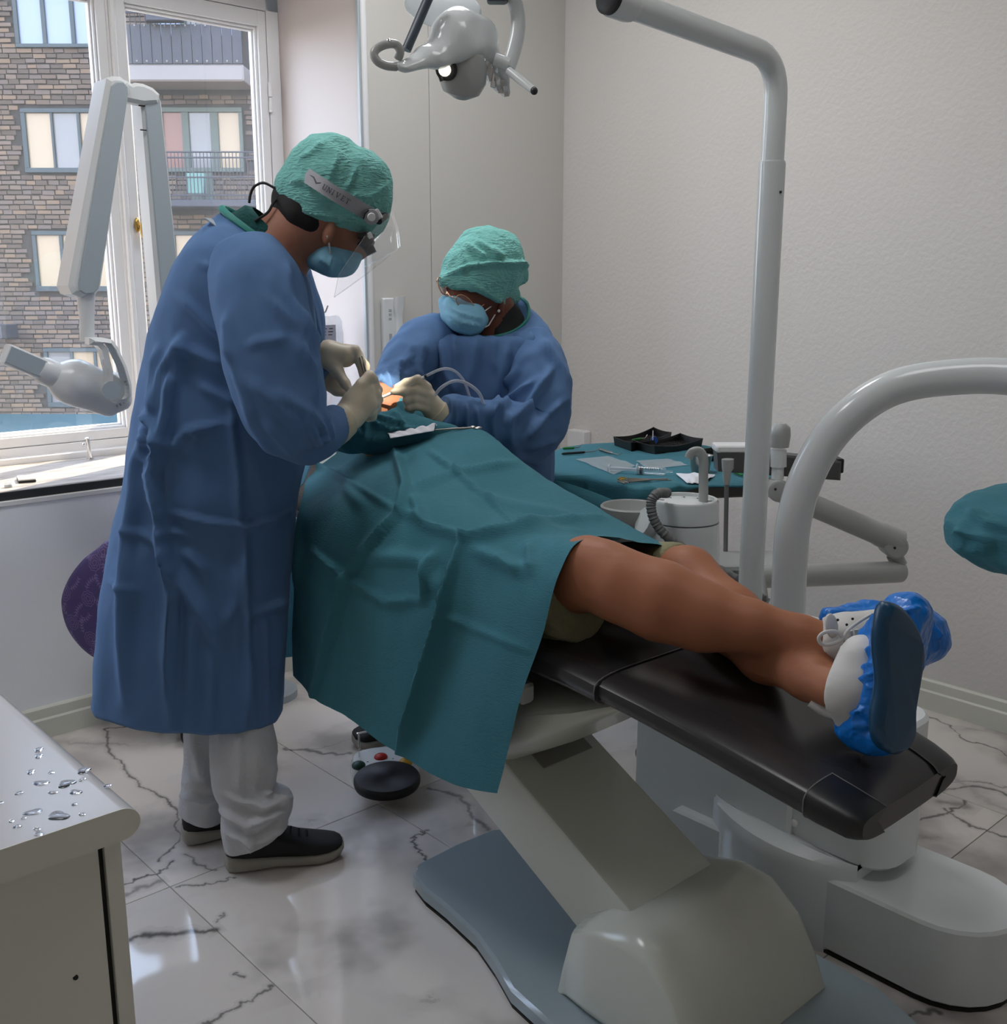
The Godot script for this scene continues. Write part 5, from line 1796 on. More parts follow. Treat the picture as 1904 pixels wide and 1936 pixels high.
	part(bo, "body", Geo.new().lathe([Vector2(0.0, 0.0), Vector2(0.03, 0.0), Vector2(0.032, 0.01), Vector2(0.032, btop - 0.05), Vector2(0.024, btop - 0.02), Vector2(0.018, btop), Vector2(0.0, btop)], Transform3D(Basis(), Vector3(bt.x, sill, -3.48)), 24), mats.milky_plastic)
	var hk := thing("bag_hanger", "bent chrome wire hook on a thin rod behind the standing man's sleeve", "hook", PZ(600, 620, -3.35))
	part(hk, "hook", Geo.new().tube(curve([PZ(597, 600, -3.35), PZ(601, 578, -3.35), PZ(606, 575, -3.35), PZ(611, 588, -3.35), PZ(615, 590, -3.35), PZ(620, 578, -3.35)], 5), 0.003, 8), mats.chrome)
	part(hk, "rod", Geo.new().tube([Vector3(PZ(597, 600, -3.35).x, sill - 0.0, -3.35), PZ(597, 600, -3.35)], 0.004, 8), mats.chrome)
	var bag_p := []
	for q in [[600, 600, 640, 598, 0.01], [600, 615, 642, 612, 0.03], [602, 650, 642, 650, 0.035], [600, 700, 645, 700, 0.045], [600, 750, 645, 752, 0.05], [604, 790, 640, 790, 0.03]]:
		var a := PZ(q[0], q[1], -3.38)
		var c := PZ(q[2], q[3], -3.38)
		bag_p.append(ring((a + c) / 2, (c - a) / 2, Vector3(0, 0, q[4]), 32, 2.4))
	var bag_g := Geo.new().loft(fine_rings(bag_p, 5))
	rumple(bag_g, [], 0.006, 14.0, 4)
	var bag := thing("plastic_bag", "clear crumpled plastic bag with printed grey label hanging on the wire hook", "bag", PZ(620, 600, -3.38))
	part(bag, "film", bag_g, mats.milky_plastic, 180.0)
	var la := PZ(620, 634, -3.335)
	part(bag, "label", Geo.new().box(la, Vector3(0.07, 0.075, 0.001), 0.0, Basis()), mat("label_grey", Color(0.6, 0.61, 0.66), 0.5))
	for k in 4:
		for j in 2:
			if k < 3:
				part(bag, "print_line", Geo.new().box(la + Vector3(-0.014 + j * 0.028 - 0.002 * k, 0.024 - k * 0.011, 0.0008), Vector3(0.02 - 0.004 * ((k + j) % 2), 0.0035, 0.0006)), mats.ink_grey)

	# ---- wall phone on the grey panel
	var pz := -3.288
	var p0 := PZ(718, 563, pz)
	var p1 := PZ(740, 668, pz)
	var ph := thing("wall_phone", "pale grey wall intercom handset on the panel right of the window", "phone", Vector3(p0.x + 0.04, p1.y, pz))
	part(ph, "base", Geo.new().span(Vector3(p0.x, p1.y - 0.005, pz), Vector3(p0.x + 0.062, p0.y, pz + 0.022), 0.008), mats.xray_white)
	var hand := []
	for k in 11:
		var t := k / 10.0
		var y := lerpf(p1.y - 0.004, p0.y + 0.004, t)
		var e := 1.0 if t < 0.25 or t > 0.75 else 0.75
		hand.append(ring(Vector3(p0.x + 0.066, y, pz + 0.034 - 0.012 * sin(PI * t)), Vector3(0.022 * e, 0, 0), Vector3(0, 0, 0.016), 20, 3.0))
	part(ph, "handset", Geo.new().loft(fine_rings(hand, 2)), mats.xray_white, 50.0)
	for k in 3:
		part(ph, "button", Geo.new().box(Vector3(p0.x + 0.03, p0.y - 0.045 - k * 0.016, pz + 0.0225), Vector3(0.012, 0.008, 0.004), 0.001), mats.xray_grey)
	part(ph, "grille", Geo.new().box(Vector3(p0.x + 0.03, p1.y + 0.05, pz + 0.0225), Vector3(0.012, 0.05, 0.002), 0.0), mats.unit_grey)
	part(ph, "cord", Geo.new().tube(curve([Vector3(p0.x + 0.04, p1.y, pz + 0.02), Vector3(p0.x + 0.05, p1.y - 0.025, pz + 0.025), Vector3(p0.x + 0.066, p1.y - 0.012, pz + 0.03)], 5), 0.0025, 8), mats.unit_grey)

	# ---- stool of the standing man, violet back
	var sc := Vector3(1.48, 0, -3.02)
	var so := thing("stool", "operator stool with violet floral upholstered back behind the standing man", "stool", sc)
	var violet := mat("violet_lace", Color(1, 1, 1), 0.6)
	violet.albedo_texture = lace_texture()
	var bc := P(212, 1138, 3.0)
	var bn := (-FWD * 0.93 - RGT * 0.3 + UP * 0.15).normalized()
	var bf := frame(RGT - bn * RGT.dot(bn), UP, bc)
	var outl := []
	for q in [[206, 1020], [180, 1038], [145, 1062], [115, 1096], [97, 1132], [96, 1160], [106, 1192], [126, 1218], [155, 1240], [190, 1254], [232, 1262], [275, 1252], [305, 1225], [325, 1180], [328, 1130], [315, 1080], [285, 1040], [245, 1020]]:
		var p := bf.affine_inverse() * P(q[0], q[1], 3.0)
		outl.append(Vector2(p.x, p.y))
	outl = curve(outl, 4, true)
	var bg := Geo.new()
	var prof2 := [[0.9, 0.03], [0.97, 0.022], [1.0, 0.008], [1.0, -0.01], [0.94, -0.025]]
	var rings := []
	for s in [[0.15, 0.042], [0.4, 0.04], [0.65, 0.036], [0.85, 0.028], [0.96, 0.016], [1.0, 0.0], [0.96, -0.016], [0.8, -0.024]]:
		var r := PackedVector3Array()
		for q in outl:
			r.append(bf * Vector3(q.x * s[0], q.y * s[0], s[1]))
		rings.append(r)
	bg.loft(rings)
	for p in bg.v:
		var l := bf.affine_inverse() * p
		bg.uv.append(Vector2(l.x, -l.y) * 2.6 + Vector2(0.5, 0.5))
	part(so, "back", bg, violet, 50.0)
	part(so, "back_bar", Geo.new().tube([bc - bn * 0.02, bc - bn * 0.06 - UP * 0.2, sc + Vector3(0, 0.46, 0)], 0.014, 12), mats.chrome)
	var seat := Geo.new().lathe([Vector2(0.0, 0.5), Vector2(0.15, 0.5), Vector2(0.17, 0.515), Vector2(0.17, 0.55), Vector2(0.15, 0.57), Vector2(0.0, 0.575)], Transform3D(Basis(), sc), 36)
	for p in seat.v:
		seat.uv.append(Vector2(p.x, p.z) * 2.6)
	part(so, "seat", seat, violet)
	part(so, "gas_post", Geo.new().tube([sc + Vector3(0, 0.1, 0), sc + Vector3(0, 0.5, 0)], 0.022, 16), mats.chrome)
	for k in 5:
		var a := TAU * k / 5.0 + 3.84
		var d := Vector3(cos(a), 0, sin(a))
		part(so, "base_arm", Geo.new().tube([sc + Vector3(0, 0.1, 0), sc + d * 0.145 + Vector3(0, 0.08, 0)], [0.02, 0.014], 10), mats.chrome)
		var w := sc + d * 0.155 + Vector3(0, 0.036, 0)
		var sd := d.cross(Vector3.UP)
		part(so, "castor", Geo.new().tube([w - sd * 0.018, w - sd * 0.015, w + sd * 0.015, w + sd * 0.018], [0.031, 0.036, 0.036, 0.031], 22), mats.black_plastic)
		part(so, "castor_rim", Geo.new().tube([w - sd * 0.0195, w + sd * 0.0195], 0.025, 18), mats.chrome)
	# ---- assistant's stool
	var ac := Vector3(2.08, 0, -2.4)
	var ao := thing("stool", "assistant's round stool under the seated assistant behind the chair", "stool", ac)
	var aseat := Geo.new().lathe([Vector2(0.0, 0.5), Vector2(0.15, 0.5), Vector2(0.17, 0.515), Vector2(0.17, 0.545), Vector2(0.15, 0.56), Vector2(0.0, 0.565)], Transform3D(Basis(), ac), 36)
	for p in aseat.v:
		aseat.uv.append(Vector2(p.x, p.z) * 2.6)
	part(ao, "seat", aseat, violet)
	part(ao, "gas_post", Geo.new().tube([ac + Vector3(0, 0.1, 0), ac + Vector3(0, 0.5, 0)], 0.022, 16), mats.chrome)
	for k in 5:
		var a := TAU * k / 5.0 + 0.5
		var d := Vector3(cos(a), 0, sin(a))
		part(ao, "base_arm", Geo.new().tube([ac + Vector3(0, 0.1, 0), ac + d * 0.2 + Vector3(0, 0.08, 0)], [0.02, 0.014], 10), mats.chrome)
		var w := ac + d * 0.21 + Vector3(0, 0.036, 0)
		var sd := d.cross(Vector3.UP)
		part(ao, "castor", Geo.new().tube([w - sd * 0.018, w + sd * 0.018], 0.036, 20), mats.black_plastic)

	# ---- foot control
	var fc := PH(733, 1492, 0.0)
	var fp := thing("foot_pedal", "white foot control with black oval pedal and green, red and yellow buttons on the floor", "foot pedal", Vector3(fc.x, 0, fc.z))
	var pd := PH(732, 1476, 0.055)
	var ub := (PH(792, 1478, 0.045) - PH(672, 1490, 0.045)).normalized()
	var vb := Vector3.UP.cross(ub)
	var padr := []
	for s in [[0.09, 0.072, -0.012], [0.093, 0.076, -0.004], [0.093, 0.076, 0.008], [0.088, 0.071, 0.014], [0.07, 0.055, 0.0155], [0.03, 0.02, 0.016]]:
		padr.append(ring(pd + Vector3(0, s[2], 0), ub * s[0], vb * s[1] + Vector3(0, 0.012, 0), 40, 2.0))
	part(fp, "pedal", Geo.new().loft(padr), mat("pedal_black", Color(0.02, 0.022, 0.03), 0.5))
	var bodyr := []
	var bcn := PH(728, 1452, 0.03)
	for s in [[0.098, 0.1, -0.03], [0.1, 0.102, -0.005], [0.098, 0.1, 0.02], [0.09, 0.09, 0.034], [0.07, 0.07, 0.04]]:
		bodyr.append(ring(bcn + Vector3(0, s[2], 0), ub * s[0], vb * s[1] * 0.8, 44, 2.6))
	part(fp, "housing", Geo.new().loft(bodyr), mats.unit_white)
	for q in [[678, 1447, Color(0.03, 0.25, 0.19), "green button", "pedal_green"], [720, 1432, Color(0.72, 0.13, 0.07), "red button", "pedal_red"], [767, 1441, Color(0.75, 0.55, 0.05), "yellow button", "pedal_yellow"]]:
		part(fp, "button", Geo.new().ball(PH(q[0], q[1], 0.07), Vector3(0.02, 0.012, 0.02), 18), mat(q[4], q[2], 0.45), 40.0, q[3])
	for q in [[695, 1441], [743, 1435], [724, 1444]]:
		part(fp, "mark", Geo.new().ball(PH(q[0], q[1], 0.069), Vector3(0.004, 0.002, 0.003), 8), mats.ink_grey)
	part(fp, "carry_bar", Geo.new().tube(curve([PH(680, 1437, 0.06), PH(680, 1437, 0.06) + Vector3(0, 0.075, 0), PH(680, 1437, 0.06) + Vector3(0.006, 0.083, 0), PH(752, 1425, 0.06) + Vector3(0, 0.083, 0), PH(758, 1425, 0.06) + Vector3(0, 0.07, 0), PH(758, 1425, 0.06)], 5), 0.0028, 8), mats.chrome)
	# folded bib behind the standing man's elbow
	var bb := []
	for q in [[[576, 872, 2.62], [592, 868, 2.6]], [[570, 895, 2.6], [584, 890, 2.58]], [[562, 925, 2.58], [574, 915, 2.56]]]:
		bb.append(PackedVector3Array([P(q[0][0], q[0][1], q[0][2]), P(q[1][0], q[1][1], q[1][2])]))
	solo("paper_bib", Geo.new().grid(bb, 0.002), mat("bib_cyan", Color(0.45, 0.75, 0.85), 0.8), "strip of pale cyan bib peeping out behind the standing man's elbow", "bib")


# ---------------------------------------------------------------- people
func pix(p: Vector3) -> Vector2:  # where a point of the room lies in the survey photograph
	var d := p - EYE
	var fw := d.dot(FWD)
	var dep := fw * cos(PITCH) - d.y * sin(PITCH)
	return Vector2(952.0 + FOCAL * d.dot(RGT) / dep, 968.0 - FOCAL * (d.y * cos(PITCH) + fw * sin(PITCH)) / dep)


func wrinkle(g: Geo, folds: Array, slack := 0.0, freq := 5.0, seed_n := 3, from_v := 0, flat_sheet := false) -> void:
	# cloth folds surveyed from the photograph, raised on the side of the cloth that faces it.
	# a fold is [[x, y, x, y, ...], width in pixels, height in metres, lean]; lean makes one side steeper
	var n := PackedVector3Array()
	n.resize(g.v.size())
	var k := 0
	while k < g.t.size():
		var f := (g.v[g.t[k + 1]] - g.v[g.t[k]]).cross(g.v[g.t[k + 2]] - g.v[g.t[k]])
		for c in 3:
			n[g.t[k + c]] += f
		k += 3
	var boxes := []
	for f in folds:
		var lo := Vector2(1e9, 1e9)
		var hi := -lo
		var pts := PackedVector2Array()
		var j := 0
		while j < f[0].size():
			var q := Vector2(f[0][j], f[0][j + 1])
			pts.append(q)
			lo = lo.min(q)
			hi = hi.max(q)
			j += 2
		boxes.append([Rect2(lo, hi - lo).grow(f[1] * 3.0), pts])
	var nz := FastNoiseLite.new()
	nz.seed = seed_n
	nz.noise_type = FastNoiseLite.TYPE_SIMPLEX_SMOOTH
	nz.fractal_octaves = 3
	nz.frequency = freq
	var rz := FastNoiseLite.new()
	rz.seed = seed_n + 100
	rz.noise_type = FastNoiseLite.TYPE_SIMPLEX_SMOOTH
	rz.fractal_type = FastNoiseLite.FRACTAL_RIDGED
	rz.fractal_octaves = 2
	rz.frequency = freq * 0.6
	for i in range(from_v, g.v.size()):
		var p := g.v[i]
		var m := n[i].normalized()
		var d := slack * (nz.get_noise_3dv(p * Vector3(1.0, 0.55, 1.0)) + 0.8 * rz.get_noise_3dv(p * Vector3(1.0, 0.7, 1.0)))
		var facing := -m.dot((p - EYE).normalized())
		if flat_sheet and facing < 0.0:
			m = -m
			facing = -facing
		if facing > -0.1:
			var at := pix(p)
			for b in folds.size():
				if not boxes[b][0].has_point(at):
					continue
				var pts: PackedVector2Array = boxes[b][1]
				var best := 1e9
				var along := 0.0
				var side := 1.0
				for j in pts.size() - 1:
					var ab := pts[j + 1] - pts[j]
					var s := clampf((at - pts[j]).dot(ab) / ab.length_squared(), 0.0, 1.0)
					var off := at - pts[j] - ab * s
					if off.length() < best:
						best = off.length()
						along = (j + s) / (pts.size() - 1.0)
						side = signf(ab.cross(off))
				var w: float = folds[b][1]
				var lean: float = folds[b][3] if folds[b].size() > 3 else 0.0
				var q := best / (w * (1.0 + lean * side))
				if q < 2.6:
					d += 2.0 * folds[b][2] * exp(-q * q) * minf(1.0, 4.0 * minf(along, 1.0 - along) + 0.35) * smoothstep(-0.1, 0.25, facing)
		g.v[i] = p + m * d


func shell_of(levels: Array, per := 8, n := 120, power := 2.3) -> Geo:
	# a closed garment through [left x, left y, right x, right y, distance, half depth]
	var c := []
	var a := []
	var b := []
	var lean := []
	for l in levels:
		lean.append(float(l[6]) if l.size() > 6 else 0.0)
		var p := P(l[0], l[1], l[4])
		var q := P(l[2], l[3], l[4])
		c.append((p + q) / 2)
		a.append((q - p) / 2)
		b.append(float(l[5]))
	c = curve(c, per)
	a = curve(a, per)
	b = curve(b, per)
	lean = curve(lean, per)
	var rings := []
	for k in c.size():
		rings.append(ring(c[k], a[k], FWD * b[k] + UP * lean[k], n, power))
	return Geo.new().loft(rings)


func sleeve(g: Geo, nodes: Array, per := 10, n := 48) -> Geo:  # [x, y, distance, radius]
	var p := []
	var r := []
	for q in nodes:
		p.append(P(q[0], q[1], q[2]))
		r.append(float(q[3]))
	return g.tube(curve(p, per), curve(r, per), n)


func limb(b: Blob, nodes: Array, axis := Vector3.ZERO, flat := 1.0) -> void:  # [x, y, distance, radius] chained
	for k in nodes.size() - 1:
		var p = nodes[k]
		var q = nodes[k + 1]
		b.bone(P(p[0], p[1], p[2]), P(q[0], q[1], q[2]), p[3], q[3], axis, flat)


func blob_of(chains: Array, size: float, sharp := 120.0, margin := 0.02) -> Blob:
	var lo := Vector3.ONE * 1e9
	var hi := -lo
	for ch in chains:
		for q in ch:
			var p := P(q[0], q[1], q[2])
			lo = lo.min(p - Vector3.ONE * (q[3] + margin))
			hi = hi.max(p + Vector3.ONE * (q[3] + margin))
	var b := Blob.new(lo, hi, size, sharp)
	for ch in chains:
		limb(b, ch)
	return b


func shoe(parent: Node3D, heel: Vector3, toe: Vector3, sole_m: Material, top_m: Material, called := "shoe") -> MeshInstance3D:
	# a low trainer standing on the floor: upper, tongue and laces over a pale sole
	var d := toe - heel
	var l := d.length()
	d = d.normalized()
	var s := Vector3.UP.cross(d).normalized()
	var at := func(t: float, y: float, w: float) -> Vector3: return heel + d * (t * l) + Vector3(0, y, 0) + s * w
	var up := []
	for q in [[-0.03, 0.03, 0.07, 0.014], [-0.02, 0.026, 0.095, 0.024], [0.02, 0.02, 0.112, 0.034], [0.12, 0.02, 0.108, 0.039], [0.28, 0.02, 0.106, 0.04], [0.4, 0.02, 0.1, 0.041], [0.5, 0.02, 0.086, 0.044], [0.62, 0.02, 0.071, 0.048], [0.75, 0.02, 0.06, 0.05], [0.86, 0.022, 0.053, 0.047], [0.94, 0.026, 0.049, 0.038], [0.985, 0.03, 0.045, 0.024], [1.0, 0.034, 0.04, 0.01]]:
		var c: Vector3 = at.call(q[0], (q[1] + q[2]) / 2, 0.0)
		up.append(ring(c, s * q[3], Vector3(0, (q[2] - q[1]) / 2, 0), 28, 2.6))
	var o := part(parent, called, Geo.new().loft(up), top_m, 60.0)
	var so := []
	for q in [[-0.05, 0.014, 0.034, 0.012], [-0.038, 0.008, 0.042, 0.026], [-0.01, 0.002, 0.044, 0.037], [0.06, 0.0, 0.042, 0.042], [0.2, 0.0, 0.038, 0.042], [0.4, 0.004, 0.033, 0.042], [0.6, 0.002, 0.03, 0.049], [0.78, 0.0, 0.03, 0.052], [0.9, 0.003, 0.032, 0.045], [0.97, 0.009, 0.036, 0.032], [1.01, 0.017, 0.04, 0.012]]:
		var c: Vector3 = at.call(q[0], (q[1] + q[2]) / 2, 0.0)
		so.append(ring(c, s * q[3], Vector3(0, (q[2] - q[1]) / 2, 0), 28, 4.0))
	part(o, "sole", Geo.new().loft(so), sole_m, 50.0)
	var la := Geo.new()
	for k in 4:
		var t := 0.46 + 0.07 * k
		var y := 0.094 - 0.0085 * k
		la.tube([at.call(t, y - 0.012, -0.028), at.call(t + 0.015, y + 0.004, 0.0), at.call(t, y - 0.012, 0.028)], 0.003, 6)
	part(o, "laces", la, top_m)
	return o


func cloth_mat(key: String, c: Color, relief: float, scale: Vector3, freq := 0.03, seed_n := 7) -> StandardMaterial3D:
	var m := mat(key, c, 0.78, 0.0, 0.25)
	bumpy(m, noise_tex(freq, seed_n, 512, FastNoiseLite.FRACTAL_RIDGED, 3), scale, relief)
	m.rim_enabled = true
	m.rim = 0.3
	m.rim_tint = 0.6
	return m


func people_materials() -> void:
	cloth_mat("gown_blue", Color(0.34, 0.46, 0.62), 0.12, Vector3(1.3, 0.9, 1.3), 0.012)
	cloth_mat("gown_inner", Color(0.25, 0.42, 0.62), 0.1, Vector3(3, 3, 3))
	cloth_mat("cap_green", Color(0.48, 0.73, 0.7), 0.5, Vector3(3.0, 9.0, 3.0), 0.02)
	mat("trim_teal", Color(0.15, 0.5, 0.46), 0.6)
	cloth_mat("scrub_green", Color(0.13, 0.3, 0.29), 0.3, Vector3(3, 3, 3))
	mat("undershirt", Color(0.05, 0.07, 0.07), 0.8)
	cloth_mat("trouser_white", Color(0.74, 0.74, 0.75), 0.2, Vector3(2, 2, 2))
	mat("shoe_black", Color(0.035, 0.04, 0.05), 0.7)
	mat("shoe_sole", Color(0.6, 0.58, 0.54), 0.6)
	mat("hair_dark", Color(0.07, 0.06, 0.065), 0.8)
	for q in [["skin_dentist", Color(0.62, 0.43, 0.35)], ["skin_assistant", Color(0.42, 0.25, 0.2)], ["skin_patient", Color(0.63, 0.41, 0.3)]]:
		var m := mat(q[0], q[1], 0.5, 0.0, 0.35)
		m.subsurf_scatter_enabled = true
		m.subsurf_scatter_strength = 0.08
	var gl := mat("glove_latex", Color(0.82, 0.77, 0.68), 0.45)
	gl.subsurf_scatter_enabled = true
	gl.subsurf_scatter_strength = 0.1
	mat("mask_blue", Color(0.5, 0.72, 0.82), 0.7)
	mat("strap_grey", Color(0.62, 0.62, 0.64), 0.55)
	mat("loop_white", Color(0.85, 0.85, 0.85), 0.6)
	mat("ink_grey", Color(0.22, 0.22, 0.24), 0.5)
	var vis := mat("visor", Color(0.95, 0.97, 1.0, 0.08), 0.03)
	vis.transparency = BaseMaterial3D.TRANSPARENCY_ALPHA
	vis.cull_mode = BaseMaterial3D.CULL_DISABLED
	cloth_mat("drape_teal", Color(0.24, 0.45, 0.5), 0.1, Vector3(2.0, 14.0, 2.0), 0.03)


func build_people() -> void:
	dentist()
	assistant()
	patient()
	drape()


func dentist() -> void:
	# the body under the clothes, one surface: head, neck, trunk, arms, legs
	var b := blob_of([[[500, 470, 2.45, 0.06], [430, 900, 2.44, 0.06]], [[640, 360, 2.45, 0.1], [640, 360, 2.45, 0.1]], [[340, 1560, 2.42, 0.05], [620, 900, 2.3, 0.05]], [[640, 800, 2.3, 0.05], [560, 600, 2.62, 0.06]]], 0.0095, 90.0, 0.03)
	b.g.fill(0.0)
	limb(b, [[632, 350, 2.45, 0.088], [665, 372, 2.45, 0.08]])
	limb(b, [[590, 365, 2.45, 0.075], [630, 395, 2.45, 0.078], [655, 428, 2.45, 0.062]])
	limb(b, [[612, 440, 2.45, 0.056], [640, 478, 2.45, 0.036]])
	limb(b, [[650, 430, 2.45, 0.05], [663, 462, 2.45, 0.03]])
	limb(b, [[668, 440, 2.45, 0.02], [686, 470, 2.45, 0.012]])
	limb(b, [[588, 425, 2.45, 0.062], [545, 452, 2.45, 0.066], [495, 500, 2.45, 0.08]])
	limb(b, [[480, 520, 2.3, 0.06], [480, 530, 2.6, 0.06]])
	limb(b, [[490, 520, 2.45, 0.1], [440, 700, 2.44, 0.12], [410, 900, 2.43, 0.12], [400, 960, 2.42, 0.09]])
	limb(b, [[490, 560, 2.28, 0.05], [545, 810, 2.22, 0.042], [640, 800, 2.31, 0.028]])
	limb(b, [[500, 560, 2.62, 0.05], [540, 730, 2.66, 0.042], [606, 668, 2.61, 0.028]])
	limb(b, [[425, 1000, 2.4, 0.07], [450, 1290, 2.39, 0.035], [478, 1560, 2.36, 0.035]])
	limb(b, [[380, 1000, 2.46, 0.07], [385, 1290, 2.46, 0.05], [384, 1500, 2.46, 0.045]])
	var body := part(self, numbered("person"), b.build(Geo.new()), mats.skin_dentist, 180.0)
	tag(body, "standing man in long blue gown and green cap bending over the patient", "person")
	# ear
	part(body, "ear", Geo.new().ball(P(622, 437, 2.375), Vector3(0.011, 0.03, 0.018), 14, Basis(FWD, 0.3)), mats.skin_dentist)
	# hair at the nape and along the temple
	var hr := blob_of([[[556, 378, 2.45, 0.05], [586, 398, 2.44, 0.07], [604, 408, 2.43, 0.06]]], 0.007, 120.0)
	part(body, "hair", hr.build(Geo.new()), mats.hair_dark, 180.0)
	part(body, "beard", blob_of([[[606, 474, 2.44, 0.034], [628, 470, 2.43, 0.034]]], 0.006, 120.0).build(Geo.new()), mats.hair_dark, 180.0)
	# cap
	var cp := blob_of([[[640, 350, 2.45, 0.1], [672, 352, 2.45, 0.082]], [[600, 330, 2.45, 0.07], [582, 352, 2.45, 0.058], [566, 362, 2.45, 0.04]], [[606, 296, 2.45, 0.042], [640, 290, 2.45, 0.035]], [[610, 372, 2.45, 0.088], [650, 392, 2.45, 0.086], [690, 400, 2.45, 0.052]], [[560, 356, 2.45, 0.04], [600, 380, 2.45, 0.078]]], 0.006, 100.0)
	var brim := P(622, 421, 2.45)
	cp.cut(brim, (P(570, 470, 2.45) - P(622, 350, 2.45)).normalized() * 0.0 + (-UP * 0.94 - RGT * 0.34).normalized())
	var cg := cp.build(Geo.new())
	wrinkle(cg, [[[566, 300, 590, 290, 610, 272], 5, 0.004], [[640, 292, 625, 330, 620, 350], 5, 0.003], [[673, 318, 662, 345, 650, 362], 4, 0.003], [[560, 330, 580, 345, 600, 350], 5, 0.004], [[600, 372, 640, 378, 660, 390], 6, 0.004], [[660, 370, 700, 372, 730, 350], 5, 0.003], [[550, 345, 575, 342], 4, 0.004], [[575, 400, 620, 408, 690, 425], 4, 0.003]], 0.003, 22.0)
	part(body, "surgical_cap", cg, mats.cap_green, 180.0)
	# head strap round the cap with its printed word, tightening knob and buckle
	var mid := [[560, 318, 2.46], [576, 329, 2.37], [600, 345, 2.325], [630, 364, 2.315], [662, 383, 2.325], [690, 400, 2.352], [712, 411, 2.395], [724, 410, 2.46], [700, 385, 2.54], [640, 345, 2.575], [585, 318, 2.53]]
	var pc := []
	for q in mid:
		pc.append(P(q[0], q[1], q[2]))
	pc = curve(pc, 6, true)
	pc.append(pc[0])
	var across := (UP * 0.8 + RGT * 0.55).normalized() * 0.0155
	var r0 := PackedVector3Array()
	var r1 := PackedVector3Array()
	for q in pc:
		r0.append(q + across)
		r1.append(q - across)
	var strap := part(body, "head_strap", Geo.new().grid([r0, r1], 0.0022), mats.strap_grey)
	var serif := SystemFont.new()
	serif.font_names = PackedStringArray(["Droid Serif"])
	var spots := [["U", 613.5, 354.5, 2.3165], ["N", 622.5, 360, 2.314], ["I", 630, 364.5, 2.313], ["V", 638.5, 369.5, 2.314], ["E", 648.5, 375.5, 2.317], ["T", 657.5, 381, 2.32]]
	for s in spots:
		var tm := TextMesh.new()
		tm.font = serif
		tm.text = s[0]
		tm.font_size = 32
		tm.pixel_size = 0.00046
		tm.depth = 0.0006
		var o := MeshInstance3D.new()
		o.name = "letter"
		o.mesh = tm
		o.material_override = mats.ink_grey
		var along := (P(662, 383, 2.337) - P(600, 346, 2.347)).normalized()
		o.transform = Transform3D(frame(along, across, Vector3.ZERO).basis, P(s[1], s[2], s[3] - 0.0045))
		strap.add_child(o, true)
	var lg := []
	for q in [[586.5, 331, 2.342], [593, 335, 2.332], [598.5, 346.5, 2.3235], [606.5, 346, 2.3185]]:
		lg.append(P(q[0], q[1], q[2]))
	part(strap, "logo", Geo.new().tube([lg[0], lg[1], lg[2], lg[3]], [0.0006, 0.0014, 0.0022, 0.0012], 6), mats.ink_grey)
	var kn := P(702, 410, 2.36)
	var kd := P(702, 410, 2.335)
	part(body, "strap_knob", Geo.new().tube([kn, kd], [0.017, 0.016], 20), mats.strap_grey)
	part(body, "knob_cap", Geo.new().tube([kd, P(703, 411, 2.322)], [0.009, 0.008], 16), mats.loop_white)
	part(body, "knob_slot", Geo.new().tube([P(697, 397, 2.33), P(690, 404, 2.33), P(687, 414, 2.332)], 0.0018, 6), mats.black_plastic)
	part(body, "buckle", Geo.new().box(P(715, 405, 2.37), Vector3(0.012, 0.022, 0.01), 0.002, frame(RGT + UP * 0.6, UP - RGT * 0.6, Vector3.ZERO).basis), mats.loop_white)
	part(body, "visor_bracket", Geo.new().tube(curve([P(716, 418, 2.37), P(728, 408, 2.42), P(728, 408, 2.5)], 5), 0.008, 10), mats.dark_plastic)
	# clear visor: a curved sheet round the face
	var v0 := curve([P(632, 562, 2.34), P(690, 520, 2.37), P(738, 482, 2.42), P(757, 466, 2.46), P(745, 474, 2.51), P(690, 505, 2.58)], 5)
	var v1 := curve([P(640, 520, 2.335), P(692, 478, 2.362), P(738, 440, 2.415), P(754, 432, 2.46), P(744, 440, 2.51), P(692, 470, 2.575)], 5)
	var v2 := curve([P(690, 446, 2.345), P(708, 432, 2.362), P(728, 408, 2.41), P(744, 400, 2.46), P(738, 404, 2.505), P(706, 422, 2.565)], 5)
	var vg := Geo.new()
	var rows := []
	for k in 9:
		var t := k / 8.0
		var row := PackedVector3Array()
		for i in v0.size():
			row.append((v0[i] as Vector3).lerp(v1[i], t * 2.0) if t < 0.5 else (v1[i] as Vector3).lerp(v2[i], t * 2.0 - 1.0))
		rows.append(row)
	vg.grid(rows)
	part(body, "face_visor", vg, mats.visor, 180.0)
	part(body, "visor_edge", Geo.new().tube(v0, 0.0011, 6), mats.clear_plastic)
	part(body, "visor_edge", Geo.new().tube([v0[0], v1[0], v2[0]], 0.0009, 6), mats.clear_plastic)
	# loupes
	var lp := Geo.new()
	lp.tube([P(685, 452, 2.385), P(700, 466, 2.385)], [0.018, 0.015], 14)
	lp.tube([P(697, 468, 2.39), P(703, 480, 2.39)], [0.012, 0.012], 14)
	lp.tube([P(686, 455, 2.47), P(701, 468, 2.47)], [0.018, 0.015], 14)
	lp.box(P(691, 447, 2.42), Vector3(0.02, 0.016, 0.12), 0.004, Basis(RGT, UP, -FWD))
	part(body, "loupes", lp, mats.black_plastic)
	part(body, "loupe_lens", Geo.new().box(P(696, 447, 2.375), Vector3(0.02, 0.014, 0.004), 0.002, frame(RGT + UP * 0.5, UP - RGT * 0.5, Vector3.ZERO).basis), mats.loop_white)
	part(body, "loupe_arm", Geo.new().tube([P(690, 440, 2.378), P(708, 446, 2.38)], 0.0035, 8), mats.black_plastic)
